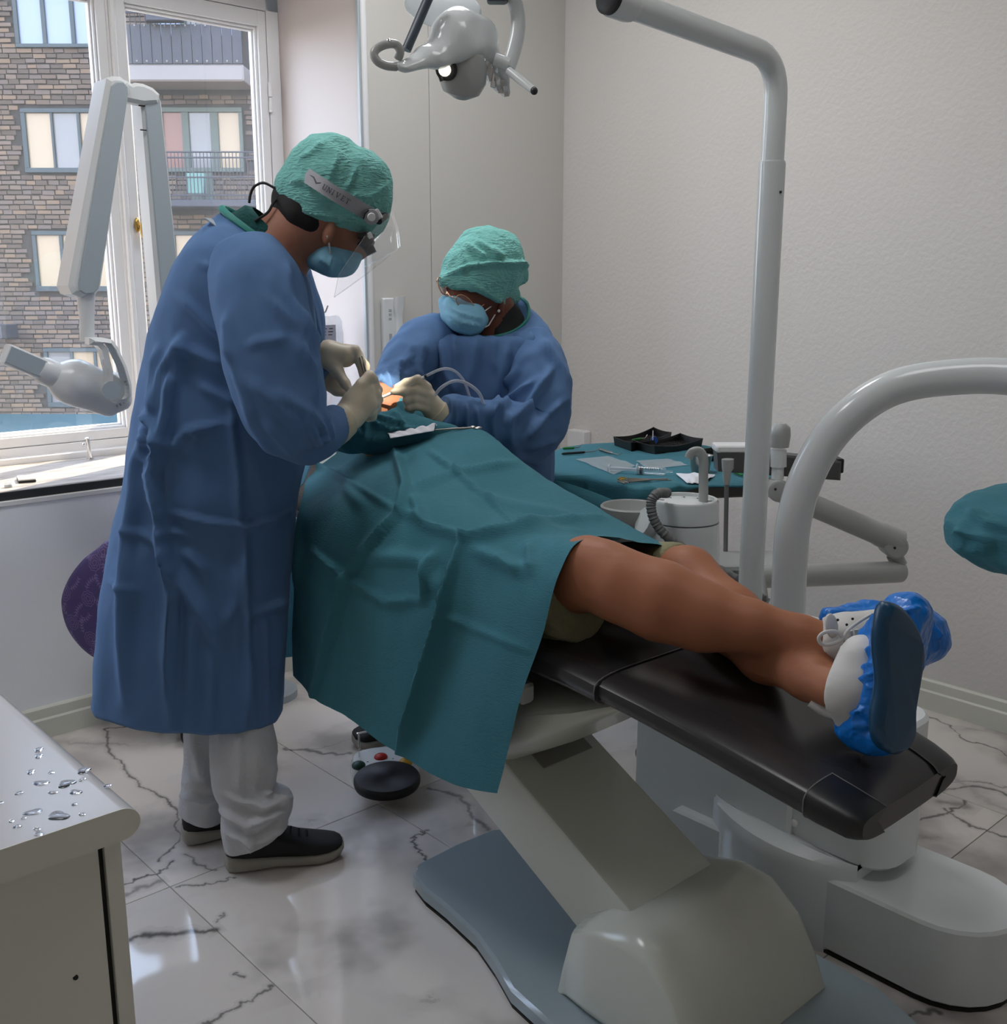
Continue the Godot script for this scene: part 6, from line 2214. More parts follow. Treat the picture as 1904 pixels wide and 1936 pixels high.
	# mask with folds and ear loops
	var mk := blob_of([[[597, 492, 2.425, 0.021], [622, 490, 2.425, 0.034], [648, 490, 2.435, 0.034], [668, 474, 2.44, 0.024]], [[610, 492, 2.47, 0.03], [650, 488, 2.47, 0.03]]], 0.005, 130.0)
	var mg := mk.build(Geo.new())
	wrinkle(mg, [[[628, 482, 624, 508], 4, 0.004], [[648, 492, 655, 506], 4, 0.003], [[605, 488, 620, 500], 4, 0.003], [[655, 478, 668, 490], 4, 0.003]])
	part(body, "face_mask", mg, mats.mask_blue, 180.0)
	part(body, "ear_loop", Geo.new().tube([P(619, 446, 2.362), P(622, 462, 2.372), P(624, 480, 2.388)], 0.0022, 6), mats.loop_white)
	part(body, "ear_loop", Geo.new().tube([P(656, 434, 2.385), P(661, 448, 2.394), P(666, 464, 2.408)], 0.0022, 6), mats.loop_white)
	# wire loop of the lamp cable at the nape
	part(body, "cable", Geo.new().tube(curve([P(545, 372, 2.42), P(526, 360, 2.42), P(500, 346, 2.42), P(482, 352, 2.42), P(474, 366, 2.42), P(471, 384, 2.42)], 6), 0.003, 8), mats.black_plastic)
	part(body, "cable", Geo.new().tube(curve([P(545, 368, 2.42), P(528, 372, 2.41), P(516, 385, 2.4), P(506, 402, 2.39), P(482, 418, 2.38)], 6), 0.003, 8), mats.black_plastic)
	# green shirt collar under the gown
	var sc := []
	for q in [[430, 405, 572, 505, 0.075], [446, 400, 570, 492, 0.072], [465, 388, 566, 480, 0.068], [480, 392, 560, 470, 0.064]]:
		var a := P(q[0], q[1], 2.45)
		var c := P(q[2], q[3], 2.45)
		sc.append(ring((a + c) / 2, (c - a) / 2, FWD * q[4], 40, 2.2))
	part(body, "shirt_collar", Geo.new().loft(sc, false), mats.scrub_green, 180.0)
	# gown: trunk and skirt, then sleeves
	var g := shell_of([
		[424, 398, 566, 500, 2.45, 0.08], [402, 418, 572, 516, 2.45, 0.125], [372, 450, 580, 540, 2.45, 0.17], [343, 495, 586, 565, 2.45, 0.19], [318, 552, 592, 602, 2.45, 0.195],
		[297, 620, 597, 650, 2.45, 0.19], [281, 690, 598, 705, 2.45, 0.185], [267, 765, 595, 775, 2.44, 0.18], [253, 850, 583, 850, 2.44, 0.175], [240, 915, 563, 920, 2.43, 0.17],
		[221, 985, 551, 985, 2.43, 0.165], [207, 1062, 547, 1068, 2.42, 0.16], [197, 1140, 544, 1150, 2.42, 0.155], [188, 1235, 539, 1250, 2.42, 0.15], [182, 1325, 529, 1352, 2.42, 0.142]], 11, 150)
	wrinkle(g, [
		[[330, 720, 318, 830, 300, 900, 312, 1000, 330, 1130, 322, 1240, 330, 1365], 10, 0.02, 0.4],
		[[285, 800, 262, 900, 246, 1010, 238, 1140, 236, 1330], 12, 0.014],
		[[315, 965, 400, 985, 470, 992, 545, 965], 6, 0.008, 0.3], [[305, 1000, 360, 1010], 8, 0.006],
		[[460, 1000, 462, 1120, 466, 1240, 462, 1375], 8, 0.012], [[435, 760, 450, 900, 452, 990], 7, 0.008], [[318, 850, 320, 965], 4, 0.006], [[285, 870, 290, 960], 4, 0.005],
		[[300, 1010, 330, 1080, 380, 1150, 420, 1220], 14, 0.012], [[350, 1040, 390, 1080], 10, 0.008], [[425, 1180, 445, 1140, 448, 1060], 8, 0.008],
		[[470, 1160, 540, 1140], 6, 0.008], [[500, 1170, 498, 1370], 7, 0.007], [[470, 1240, 480, 1370], 6, 0.006], [[400, 1240, 398, 1376], 9, 0.008], [[365, 1150, 360, 1370], 9, 0.008],
		[[270, 810, 330, 840, 355, 815, 430, 800], 7, 0.01], [[280, 870, 340, 845, 400, 820], 6, 0.006], [[270, 780, 300, 800, 312, 830], 6, 0.012], [[275, 830, 312, 845], 5, 0.009],
		[[335, 650, 420, 690], 9, 0.008], [[350, 640, 320, 760], 9, 0.007], [[300, 660, 285, 780], 8, 0.01], [[345, 640, 312, 700, 290, 800], 8, 0.01],
		[[420, 580, 430, 640, 445, 700], 9, 0.008], [[340, 560, 420, 640], 8, 0.006], [[380, 500, 440, 520, 500, 530], 8, 0.005], [[440, 470, 520, 500], 6, 0.004],
		[[365, 850, 380, 790], 5, 0.005], [[380, 730, 440, 760], 9, 0.006], [[240, 1000, 300, 1020], 7, 0.005], [[205, 1100, 265, 1115], 6, 0.005]], 0.006, 7.0, 5)
	var v_sleeve := g.v.size()
	sleeve(g, [[470, 500, 2.33, 0.085], [485, 545, 2.28, 0.098], [500, 620, 2.245, 0.101], [518, 700, 2.225, 0.098], [545, 780, 2.215, 0.088], [580, 818, 2.235, 0.068], [612, 812, 2.27, 0.052], [632, 802, 2.3, 0.043]], 12, 64)
	wrinkle(g, [
		[[430, 640, 455, 720, 480, 800, 520, 865], 8, 0.006], [[425, 600, 440, 680], 8, 0.006], [[500, 560, 560, 620, 585, 700], 8, 0.006], [[470, 650, 540, 640], 8, 0.005],
		[[540, 500, 545, 560, 580, 650], 6, 0.007], [[560, 580, 590, 640, 597, 720], 6, 0.008], [[555, 640, 585, 700, 600, 760], 6, 0.008], [[470, 720, 560, 800], 10, 0.005], [[580, 790, 600, 840], 5, 0.006], [[600, 790, 616, 835], 4, 0.006],
		[[500, 800, 560, 860], 8, 0.006], [[520, 740, 600, 790], 7, 0.006], [[560, 850, 620, 830], 5, 0.006], [[615, 780, 628, 830], 4, 0.004]], 0.005, 9.0, 9, v_sleeve)
	var v_far := g.v.size()
	sleeve(g, [[520, 520, 2.56, 0.085], [545, 600, 2.6, 0.085], [562, 680, 2.62, 0.07], [585, 690, 2.62, 0.055], [600, 675, 2.61, 0.045]], 10, 40)
	wrinkle(g, [[[575, 540, 590, 600, 600, 650], 6, 0.008], [[560, 600, 598, 680], 6, 0.008]], 0.004, 9.0, 4, v_far)
	part(body, "gown", g, mats.gown_blue, 180.0)
	part(body, "sleeve_cuff", Geo.new().tube([P(627, 806, 2.292), P(637, 800, 2.31)], [0.045, 0.043], 28, false), mats.gown_blue)
	var nk := []
	for p in ring((P(424, 398, 2.45) + P(566, 500, 2.45)) / 2, (P(567, 501, 2.45) - P(422, 396, 2.45)) / 2, FWD * 0.082, 48, 2.3):
		nk.append(p + Vector3(0, 0.004, 0))
	nk.append(nk[0])
	part(body, "neck_trim", Geo.new().tube(nk, 0.0058, 8, true, 1.4), mats.trim_teal)
	# small paper patches: shoulder tape and label
	part(body, "shoulder_tape", Geo.new().box(P(404, 421, 2.368), Vector3(0.035, 0.002, 0.03), 0.0005, frame(RGT - UP * 0.7 - FWD * 0.2, UP, Vector3.ZERO).basis), mat("tape_grey", Color(0.55, 0.6, 0.64), 0.6))
	# trousers and shoes
	var tr := shell_of([[402, 1320, 500, 1320, 2.39, 0.05], [397, 1420, 521, 1420, 2.37, 0.07], [404, 1480, 517, 1485, 2.365, 0.068], [418, 1515, 546, 1505, 2.36, 0.07], [421, 1560, 548, 1540, 2.36, 0.072], [428, 1604, 522, 1578, 2.36, 0.06]], 10, 70)
	wrinkle(tr, [[[420, 1530, 470, 1560, 540, 1530], 6, 0.01], [[425, 1500, 500, 1530, 548, 1510], 5, 0.009], [[430, 1570, 480, 1590, 540, 1555], 6, 0.01], [[470, 1560, 474, 1610], 5, 0.008], [[520, 1440, 500, 1520], 7, 0.006], [[450, 1380, 455, 1500], 8, 0.006], [[500, 1500, 545, 1525], 5, 0.008]], 0.004, 12.0)
	part(body, "trouser_leg", tr, mats.trouser_white, 180.0)
	var tf := shell_of([[345, 1320, 432, 1320, 2.47, 0.07], [352, 1430, 430, 1430, 2.47, 0.068], [345, 1500, 428, 1500, 2.465, 0.068], [343, 1522, 426, 1530, 2.46, 0.07], [350, 1532, 424, 1548, 2.46, 0.062]], 10, 60)
	wrinkle(tf, [[[345, 1505, 390, 1515, 425, 1500], 5, 0.009], [[350, 1480, 420, 1495], 5, 0.007], [[365, 1400, 385, 1480], 8, 0.006]], 0.004, 12.0)
	part(body, "trouser_leg", tf, mats.trouser_white, 180.0)
	shoe(body, PH(436, 1640, 0.0), PH(648, 1612, 0.0), mats.shoe_sole, mats.shoe_black)
	shoe(body, PH(352, 1590, 0.0), PH(505, 1560, 0.0) , mats.shoe_sole, mats.shoe_black)
	# gloves
	var right := [
		[[630, 808, 2.3, 0.04], [648, 796, 2.32, 0.034], [662, 782, 2.335, 0.03]],
		[[660, 780, 2.34, 0.03], [682, 748, 2.355, 0.027]], [[668, 790, 2.345, 0.025], [692, 762, 2.36, 0.024]], [[668, 762, 2.345, 0.026], [690, 738, 2.36, 0.021]],
		[[690, 736, 2.362, 0.0135], [707, 727, 2.38, 0.0115], [714, 737, 2.405, 0.0102], [708, 750, 2.425, 0.0085]],
		[[694, 750, 2.362, 0.0135], [710, 745, 2.38, 0.0115], [715, 756, 2.41, 0.0102], [707, 765, 2.43, 0.0085]],
		[[694, 764, 2.362, 0.013], [709, 762, 2.38, 0.0112], [712, 773, 2.405, 0.0098], [703, 779, 2.425, 0.0085]],
		[[689, 778, 2.36, 0.012], [703, 778, 2.378, 0.0105], [704, 788, 2.4, 0.009], [696, 792, 2.415, 0.008]],
		[[668, 752, 2.342, 0.017], [684, 727, 2.345, 0.0125], [699, 711, 2.355, 0.0115], [707, 716, 2.372, 0.0095]]]
	var rg := blob_of(right, 0.003, 380.0)
	var rgm := rg.build(Geo.new())
	wrinkle(rgm, [[[640, 775, 655, 790, 655, 830], 3, 0.0015], [[650, 770, 664, 785, 668, 810], 3, 0.002], [[628, 790, 640, 800], 3, 0.0015]])
	part(body, "glove", rgm, mats.glove_latex, 180.0)
	part(body, "glove_cuff", Geo.new().tube([P(624, 812, 2.29), P(640, 802, 2.305), P(652, 794, 2.32)], [0.0435, 0.0415, 0.0375], 28), mat("cuff_latex", Color(0.74, 0.7, 0.6), 0.5))
	var left := [
		[[592, 672, 2.6, 0.034], [622, 668, 2.595, 0.031], [650, 672, 2.595, 0.027]],
		[[625, 672, 2.595, 0.029], [655, 676, 2.6, 0.02], [668, 668, 2.6, 0.014]],
		[[656, 663, 2.598, 0.0145], [671, 663, 2.597, 0.0125], [682, 686, 2.588, 0.0112], [686, 711, 2.572, 0.009]],
		[[655, 668, 2.62, 0.015], [674, 670, 2.63, 0.014], [689, 692, 2.62, 0.012], [692, 714, 2.6, 0.01]],
		[[618, 682, 2.585, 0.019], [638, 702, 2.57, 0.0145], [652, 724, 2.555, 0.0118], [660, 736, 2.55, 0.0095]]]
	var lgl := blob_of(left, 0.0034, 340.0)
	part(body, "glove", lgl.build(Geo.new()), mats.glove_latex, 180.0)
	var curl := blob_of([[[604, 698, 2.63, 0.013], [624, 706, 2.62, 0.0115], [640, 716, 2.615, 0.0095]], [[608, 714, 2.625, 0.0125], [630, 724, 2.615, 0.0112], [646, 730, 2.61, 0.0092]], [[616, 728, 2.615, 0.012], [636, 740, 2.61, 0.0108], [650, 744, 2.605, 0.009]], [[604, 694, 2.64, 0.016], [612, 722, 2.635, 0.016]]], 0.0034, 380.0)
	part(body, "glove", curl.build(Geo.new()), mats.glove_latex, 180.0)
	part(body, "forearm_skin", Geo.new().tube([P(600, 684, 2.64), P(608, 704, 2.64)], 0.018, 14), mats.skin_dentist)
	# forceps held between both hands
	var fo := Geo.new()
	fo.tube([P(680, 676, 2.58), P(690, 712, 2.56), P(700, 742, 2.6), P(710, 758, 2.68)], 0.0022, 8)
	fo.tube([P(684, 674, 2.585), P(694, 710, 2.565), P(703, 740, 2.6), P(711, 757, 2.68)], 0.0022, 8)
	solo("forceps", fo, mats.steel, "thin steel forceps in the gloved hands over the patient's mouth", "instrument")


func assistant() -> void:
	var f := 3.0
	var b := blob_of([[[915, 500, f, 0.13], [950, 1000, f, 0.14]], [[1050, 800, 2.88, 0.1], [700, 740, 2.7, 0.05]], [[690, 1420, 3.14, 0.04], [1000, 1000, 3.0, 0.1]]], 0.011, 90.0, 0.03)
	b.g.fill(0.0)
	limb(b, [[918, 508, f, 0.092], [900, 535, 2.98, 0.085]])
	limb(b, [[890, 560, 2.96, 0.06], [880, 600, 2.94, 0.045]])
	limb(b, [[862, 545, 2.93, 0.035], [858, 565, 2.905, 0.014]])
	limb(b, [[925, 570, f, 0.055], [945, 615, 3.01, 0.06], [945, 660, 3.02, 0.09]])
	limb(b, [[850, 670, 3.02, 0.05], [1000, 670, 3.02, 0.05]])
	limb(b, [[940, 680, 3.03, 0.11], [945, 850, 3.05, 0.12], [950, 980, 3.05, 0.13]])
	limb(b, [[1005, 690, 2.96, 0.045], [1008, 805, 2.86, 0.042], [838, 782, 2.72, 0.026]])
	limb(b, [[825, 670, 2.97, 0.045], [755, 725, 2.86, 0.042], [714, 735, 2.74, 0.026]])
	limb(b, [[950, 1000, 3.05, 0.1], [780, 1060, 2.98, 0.07], [715, 1390, 3.1, 0.04]])
	limb(b, [[960, 1000, 3.08, 0.1], [860, 1060, 3.08, 0.07], [800, 1390, 3.2, 0.04]])
	var body := part(self, numbered("person"), b.build(Geo.new()), mats.skin_assistant, 180.0)
	tag(body, "seated assistant in blue gown, green cap, glasses and mask behind the patient", "person")
	# trousers, seen only from the sides
	for s in [[[930, 1010, 3.05, 0.12], [785, 1065, 2.98, 0.085], [722, 1370, 3.1, 0.06]], [[960, 1010, 3.08, 0.12], [860, 1065, 3.08, 0.085], [800, 1370, 3.2, 0.06]]]:
		part(body, "trouser_leg", blob_of([s], 0.014, 80.0).build(Geo.new()), mats.trouser_white, 180.0)
	shoe(body, PH(775, 1395, 0.0), PH(668, 1412, 0.0), mats.shoe_sole, mats.shoe_black)
	# cap, face, glasses
	var cp := blob_of([[[920, 500, f, 0.1], [900, 520, 2.97, 0.095]], [[888, 462, f, 0.022], [905, 470, f, 0.045], [940, 480, f, 0.06]], [[950, 505, 3.03, 0.075], [985, 522, 3.05, 0.02]], [[940, 545, 3.03, 0.075], [968, 560, 3.05, 0.024]], [[865, 530, 2.93, 0.05], [852, 535, 2.92, 0.03]]], 0.0065, 100.0)
	cp.cut(P(900, 560, 2.93), (-UP * 0.93 - FWD * 0.25 - RGT * 0.25).normalized())
	var cg := cp.build(Geo.new())
	wrinkle(cg, [[[850, 517, 890, 502, 950, 497, 985, 495, 1000, 515], 4, 0.009, 0.4], [[885, 530, 930, 560, 960, 575], 4, 0.005], [[880, 462, 905, 480, 920, 490], 5, 0.007], [[900, 455, 925, 475, 940, 490], 5, 0.007], [[930, 470, 950, 488], 5, 0.007], [[850, 540, 875, 550], 4, 0.004], [[875, 470, 880, 500], 4, 0.004]], 0.004, 22.0, 8)
	part(body, "surgical_cap", cg, mats.cap_green, 180.0)
	var mk := blob_of([[[858, 575, 2.9, 0.024], [872, 600, 2.895, 0.036], [890, 607, 2.9, 0.04]], [[842, 572, 2.93, 0.02], [850, 595, 2.92, 0.026]], [[896, 600, 2.91, 0.036], [908, 605, 2.93, 0.022]]], 0.0055, 130.0)
	var mg := mk.build(Geo.new())
	wrinkle(mg, [[[842, 575, 870, 592, 912, 604], 3, 0.003], [[845, 592, 870, 608, 905, 616], 3, 0.003], [[850, 604, 875, 620], 3, 0.002]])
	part(body, "face_mask", mg, mats.mask_blue, 180.0)
	part(body, "ear_loop", Geo.new().tube([P(914, 590, 2.9), P(925, 582, 2.92), P(938, 572, 2.95)], 0.0018, 6), mats.loop_white)
	part(body, "ear_loop", Geo.new().tube([P(914, 620, 2.9), P(924, 615, 2.91), P(939, 590, 2.95)], 0.0018, 6), mats.loop_white)
	part(body, "ear", Geo.new().ball(P(944, 578, 2.95), Vector3(0.012, 0.026, 0.016), 14), mats.skin_assistant)
	part(body, "ear_stud", Geo.new().ball(P(943, 588, 2.935), Vector3.ONE * 0.0045, 10), mat("pearl", Color(0.9, 0.88, 0.85), 0.2))
	var frame_g := mat("gold_frame", Color(0.8, 0.62, 0.5), 0.2, 1.0)
	var lens := mat("tinted_lens", Color(0.55, 0.42, 0.42, 0.35), 0.05)
	lens.transparency = BaseMaterial3D.TRANSPARENCY_ALPHA
	for q in [[[836, 541, 2.9], [8, 16]], [[880, 575, 2.875], [17, 17]]]:
		var pts := []
		var fan := PackedVector3Array()
		for k in 20:
			var a := TAU * k / 20.0
			var p := P(q[0][0] + q[1][0] * cos(a) + q[1][1] * 0.25 * sin(a), q[0][1] + q[1][1] * sin(a) + q[1][0] * 0.35 * cos(a), q[0][2] + 0.006 * cos(a))
			pts.append(p)
			fan.append(p)
		pts.append(pts[0])
		part(body, "glasses_rim", Geo.new().tube(pts, 0.0016, 6), frame_g)
		var inner := PackedVector3Array()
		for p in fan:
			inner.append(p.lerp(P(q[0][0], q[0][1], q[0][2]), 0.98))
		part(body, "lens", Geo.new().grid([fan, inner]), lens)
	part(body, "glasses_bridge", Geo.new().tube(curve([P(845, 551, 2.885), P(852, 560, 2.87), P(858, 563, 2.87), P(864, 565, 2.872)], 4), 0.0016, 6), frame_g)
	part(body, "glasses_arm", Geo.new().tube([P(897, 587, 2.878), P(920, 572, 2.92), P(936, 568, 2.96)], 0.0016, 6), frame_g)
	part(body, "glasses_arm", Geo.new().tube([P(826, 532, 2.9), P(834, 526, 2.95)], 0.0022, 6), frame_g)
	part(body, "undershirt", blob_of([[[945, 610, 3.01, 0.068], [955, 640, 3.01, 0.085]]], 0.008, 100.0).build(Geo.new()), mats.undershirt, 180.0)
	# gown
	var g := shell_of([[890, 612, 998, 590, f + 0.02, 0.085, 0.05], [860, 612, 1010, 598, f + 0.02, 0.115, 0.05], [822, 608, 1030, 612, f + 0.02, 0.14, 0.035], [795, 632, 1044, 635, f + 0.02, 0.16, 0.015], [778, 680, 1054, 690, f + 0.02, 0.17], [785, 750, 1054, 770, f + 0.02, 0.175], [805, 830, 1046, 850, f + 0.02, 0.185], [820, 900, 1046, 910, f + 0.02, 0.19], [830, 1000, 1060, 1000, f + 0.02, 0.22], [780, 1100, 1070, 1100, f + 0.02, 0.24], [780, 1180, 1070, 1180, f + 0.02, 0.22]], 8, 130)
	wrinkle(g, [[[862, 640, 866, 700, 868, 745], 5, 0.01, 0.3], [[835, 640, 845, 700, 860, 740], 7, 0.01], [[905, 640, 895, 690, 880, 730], 7, 0.008], [[960, 650, 950, 700, 930, 760], 7, 0.01], [[1000, 625, 1010, 680, 990, 740], 7, 0.008], [[930, 640, 935, 700], 6, 0.006], [[800, 610, 830, 625], 5, 0.006], [[1015, 640, 1045, 690, 1060, 760], 7, 0.008]], 0.006, 8.0, 12)
	var v1 := g.v.size()
	sleeve(g, [[1000, 650, 2.97, 0.07], [1012, 695, 2.92, 0.086], [1020, 760, 2.87, 0.088], [1005, 810, 2.83, 0.085], [960, 815, 2.77, 0.075], [910, 800, 2.735, 0.062], [868, 788, 2.71, 0.052], [838, 782, 2.69, 0.044]], 11, 60)
	wrinkle(g, [[[980, 700, 940, 760, 930, 790], 6, 0.012, 0.3], [[1010, 720, 960, 760, 935, 780], 6, 0.01], [[1040, 700, 1000, 770, 960, 800], 6, 0.012], [[1060, 760, 1020, 800, 990, 830], 6, 0.01], [[960, 780, 965, 840], 5, 0.008], [[925, 775, 935, 830], 4, 0.008], [[900, 770, 905, 820], 4, 0.008], [[880, 765, 882, 812], 4, 0.008], [[862, 762, 860, 810], 4, 0.007], [[848, 765, 846, 808], 3, 0.005], [[1020, 640, 1060, 700, 1072, 780], 6, 0.008], [[1000, 850, 1050, 830], 6, 0.008], [[970, 860, 1020, 870], 5, 0.007]], 0.007, 12.0, 21, v1)
	var v2 := g.v.size()
	sleeve(g, [[835, 640, 2.98, 0.075], [800, 660, 2.93, 0.08], [765, 695, 2.87, 0.07], [745, 720, 2.82, 0.055], [728, 735, 2.78, 0.045], [712, 742, 2.75, 0.04]], 10, 50)
	wrinkle(g, [[[780, 650, 770, 690], 5, 0.008], [[760, 680, 745, 720], 5, 0.009], [[730, 700, 735, 740], 4, 0.008], [[745, 705, 752, 745], 4, 0.008], [[720, 710, 718, 735], 3, 0.006], [[800, 640, 790, 700, 800, 760], 6, 0.01]], 0.006, 14.0, 23, v2)
	part(body, "gown", g, mats.gown_blue, 180.0)
	var nk := []
	for q in ring((P(890, 612, f + 0.02) + P(998, 590, f + 0.02)) / 2 + UP * 0.003, (P(1000, 590, f + 0.02) - P(888, 613, f + 0.02)) / 2, FWD * 0.088 + UP * 0.05, 48, 2.3):
		nk.append(q)
	nk.append(nk[0])
	part(body, "neck_trim", Geo.new().tube(nk, 0.0048, 8, true, 1.4), mats.trim_teal)
	# glove and what it holds
	var hand := [
		[[842, 788, 2.69, 0.034], [828, 782, 2.685, 0.031]], [[828, 780, 2.685, 0.029], [810, 748, 2.67, 0.018], [805, 736, 2.665, 0.0145]], [[826, 786, 2.685, 0.029], [806, 770, 2.67, 0.017]], [[818, 765, 2.675, 0.022], [808, 755, 2.668, 0.016]],
		[[806, 732, 2.662, 0.0135], [790, 717, 2.65, 0.0105], [768, 723, 2.642, 0.0095], [751, 731, 2.638, 0.0078]],
		[[805, 744, 2.655, 0.0125], [786, 738, 2.642, 0.0102], [764, 741, 2.637, 0.0095], [744, 741, 2.634, 0.0078]],
		[[804, 758, 2.658, 0.012], [784, 753, 2.642, 0.0102], [769, 757, 2.64, 0.0096], [776, 762, 2.655, 0.0085]],
		[[804, 771, 2.662, 0.0115], [786, 768, 2.646, 0.0098], [772, 771, 2.645, 0.0092], [779, 776, 2.66, 0.008]]]
	part(body, "glove", blob_of(hand, 0.003, 420.0).build(Geo.new()), mats.glove_latex, 180.0)
	part(body, "glove_cuff", Geo.new().tube([P(832, 790, 2.686), P(822, 780, 2.682)], [0.041, 0.038], 24), mats.cuff_latex)
	var su := thing("suction_tube", "white suction tip with clear hose held by the assistant at the patient's mouth", "instrument", P(741, 741, 2.64))
	part(su, "tip", Geo.new().tube([P(709, 757, 2.665), P(741, 743, 2.645), P(775, 727, 2.64), P(802, 713, 2.65)], [0.0032, 0.004, 0.0042, 0.0042], 10), mats.loop_white)
	part(su, "ring", Geo.new().tube([P(802, 713, 2.65), P(806, 711, 2.652)], 0.0052, 10), mats.dark_plastic)
	part(su, "hose", Geo.new().tube(curve([P(805, 711, 2.652), P(828, 700, 2.66), P(845, 697, 2.67), P(862, 703, 2.69), P(878, 722, 2.71), P(888, 750, 2.72), P(898, 775, 2.72)], 6), 0.0036, 8), mats.milky_plastic)
	var s2 := solo("suction_hose", Geo.new().tube(curve([P(822, 748, 2.65), P(832, 735, 2.65), P(848, 724, 2.66), P(865, 720, 2.67), P(885, 726, 2.69), P(905, 742, 2.7), P(915, 765, 2.7)], 6), 0.0042, 8), mats.milky_plastic, "second clear hose looping over the assistant's blue sleeve below the white suction tip", "hose")


func patient() -> void:
	# one body: head, trunk, thighs, shins crossed at the ankles
	var b := Blob.new(Vector3(1.2, 0.6, -2.55), Vector3(1.95, 1.3, -0.68), 0.0095, 95.0)
	var near := [[960, 1110, 2.2, 0.085], [1060, 1112, 2.03, 0.072], [1112, 1084, 1.91, 0.06], [1175, 1108, 1.86, 0.062], [1250, 1136, 1.83, 0.068], [1330, 1166, 1.8, 0.058], [1420, 1184, 1.77, 0.042], [1510, 1202, 1.745, 0.032], [1565, 1214, 1.73, 0.032]]
	var far := [[1060, 1085, 2.3, 0.085], [1200, 1090, 2.18, 0.066], [1300, 1088, 2.06, 0.055], [1380, 1170, 1.93, 0.06], [1450, 1235, 1.82, 0.05], [1530, 1280, 1.7, 0.036], [1578, 1302, 1.64, 0.034]]
	limb(b, near)
	limb(b, far)
	limb(b, [[1108, 1066, 1.9, 0.045], [1140, 1066, 1.88, 0.04]])
	b.bone(Vector3(1.5, 0.82, -1.68), Vector3(1.58, 0.82, -1.68), 0.09, 0.09)
	b.bone(Vector3(1.56, 0.83, -1.75), Vector3(1.6, 0.87, -2.0), 0.085, 0.08)
	b.bone(Vector3(1.56, 0.89, -2.02), Vector3(1.66, 0.9, -2.02), 0.045, 0.045)
	b.bone(Vector3(1.58, 0.92, -2.03), Vector3(1.57, 1.03, -2.25), 0.05, 0.045)
	b.bone(P(722, 772, 2.75), P(705, 790, 2.83), 0.07, 0.08)
	b.bone(P(722, 768, 2.72), P(738, 772, 2.72), 0.04, 0.036)
	b.bone(P(712, 752, 2.72), P(706, 745, 2.73), 0.014, 0.011)
	var body := part(self, numbered("person"), b.build(Geo.new()), mats.skin_patient, 180.0)
	tag(body, "patient lying under a teal drape with bare crossed legs and blue covered shoes", "person")
	part(body, "lips", Geo.new().tube(curve([P(706, 750, 2.66), P(712, 753, 2.655), P(719, 755, 2.66)], 4), 0.005, 8), mat("lip_red", Color(0.72, 0.22, 0.22), 0.35))
	# shorts
	var sh := blob_of([[[1060, 1120, 1.985, 0.094], [940, 1100, 2.15, 0.11]], [[1090, 1165, 1.955, 0.045], [1020, 1165, 2.03, 0.06]]], 0.008, 90.0)
	sh.cut(P(1083, 1140, 1.93), (P(1120, 1090, 1.9) - P(980, 1080, 2.1)).normalized())
	var sg := sh.build(Geo.new())
	wrinkle(sg, [[[1045, 1120, 1075, 1165, 1120, 1195], 4, 0.003], [[1030, 1170, 1090, 1200], 6, 0.005], [[1028, 1190, 1100, 1212], 5, 0.004]], 0.003, 20.0)
	var beige := cloth_mat("shorts_beige", Color(0.55, 0.54, 0.42), 0.2, Vector3(4, 4, 4))
	part(body, "shorts", sg, beige, 180.0)
	var s2 := blob_of([[[1270, 1088, 2.1, 0.07], [1190, 1090, 2.2, 0.076]]], 0.009, 90.0)
	s2.cut(P(1278, 1060, 2.09), (P(1300, 1085, 2.05) - P(1200, 1060, 2.15)).normalized())
	part(body, "shorts", s2.build(Geo.new()), beige, 180.0)
	# shoes and their plastic covers
	var white := mat("shoe_white", Color(0.82, 0.81, 0.79), 0.5)
	var cover := mat("cover_blue", Color(0.05, 0.45, 0.8), 0.3)
	bumpy(cover, noise_tex(0.02, 41, 512, FastNoiseLite.FRACTAL_RIDGED, 3), Vector3(1.6, 1.6, 1.6), 0.5)
	# upper foot: white trainer with laces, its cover pulled over toe and far side
	var ua := blob_of([[[1568, 1214, 1.73, 0.041], [1600, 1212, 1.73, 0.045], [1660, 1208, 1.74, 0.046], [1720, 1203, 1.76, 0.042]], [[1590, 1240, 1.74, 0.04], [1640, 1250, 1.76, 0.04]]], 0.006, 120.0)
	ua.cut(P(1553, 1210, 1.72), (P(1500, 1200, 1.75) - P(1600, 1212, 1.73)).normalized())
	var ug := ua.build(Geo.new())
	var s_up := part(body, "shoe", ug, white, 180.0)
	part(s_up, "tongue", Geo.new().ball(P(1572, 1183, 1.685), Vector3(0.016, 0.022, 0.008), 14, Basis(FWD, -0.3)), white)
	var lace := Geo.new()
	lace.tube(curve([P(1594, 1205, 1.672), P(1580, 1194, 1.665), P(1558, 1196, 1.66), P(1548, 1207, 1.66), P(1556, 1219, 1.66), P(1578, 1216, 1.665), P(1594, 1206, 1.67)], 6), 0.0032, 8)
	lace.tube(curve([P(1594, 1206, 1.672), P(1605, 1190, 1.675), P(1625, 1175, 1.685), P(1650, 1160, 1.69)], 5), 0.0028, 8)
	lace.tube(curve([P(1594, 1207, 1.672), P(1610, 1214, 1.675), P(1630, 1210, 1.68)], 5), 0.003, 8)
	lace.tube(curve([P(1596, 1210, 1.672), P(1610, 1224, 1.675), P(1622, 1230, 1.68)], 5), 0.003, 8)
	for k in 3:
		lace.tube([P(1608 + k * 11, 1192 - k * 2, 1.682), P(1610 + k * 12, 1214 - k * 3, 1.682)], 0.0035, 8)
	part(s_up, "laces", lace, white)
	for q in [[1601, 1181], [1612, 1170], [1640, 1177], [1584, 1172]]:
		part(s_up, "eyelet", Geo.new().ball(P(q[0], q[1], 1.688), Vector3.ONE * 0.0025, 8), mats.dark_plastic)
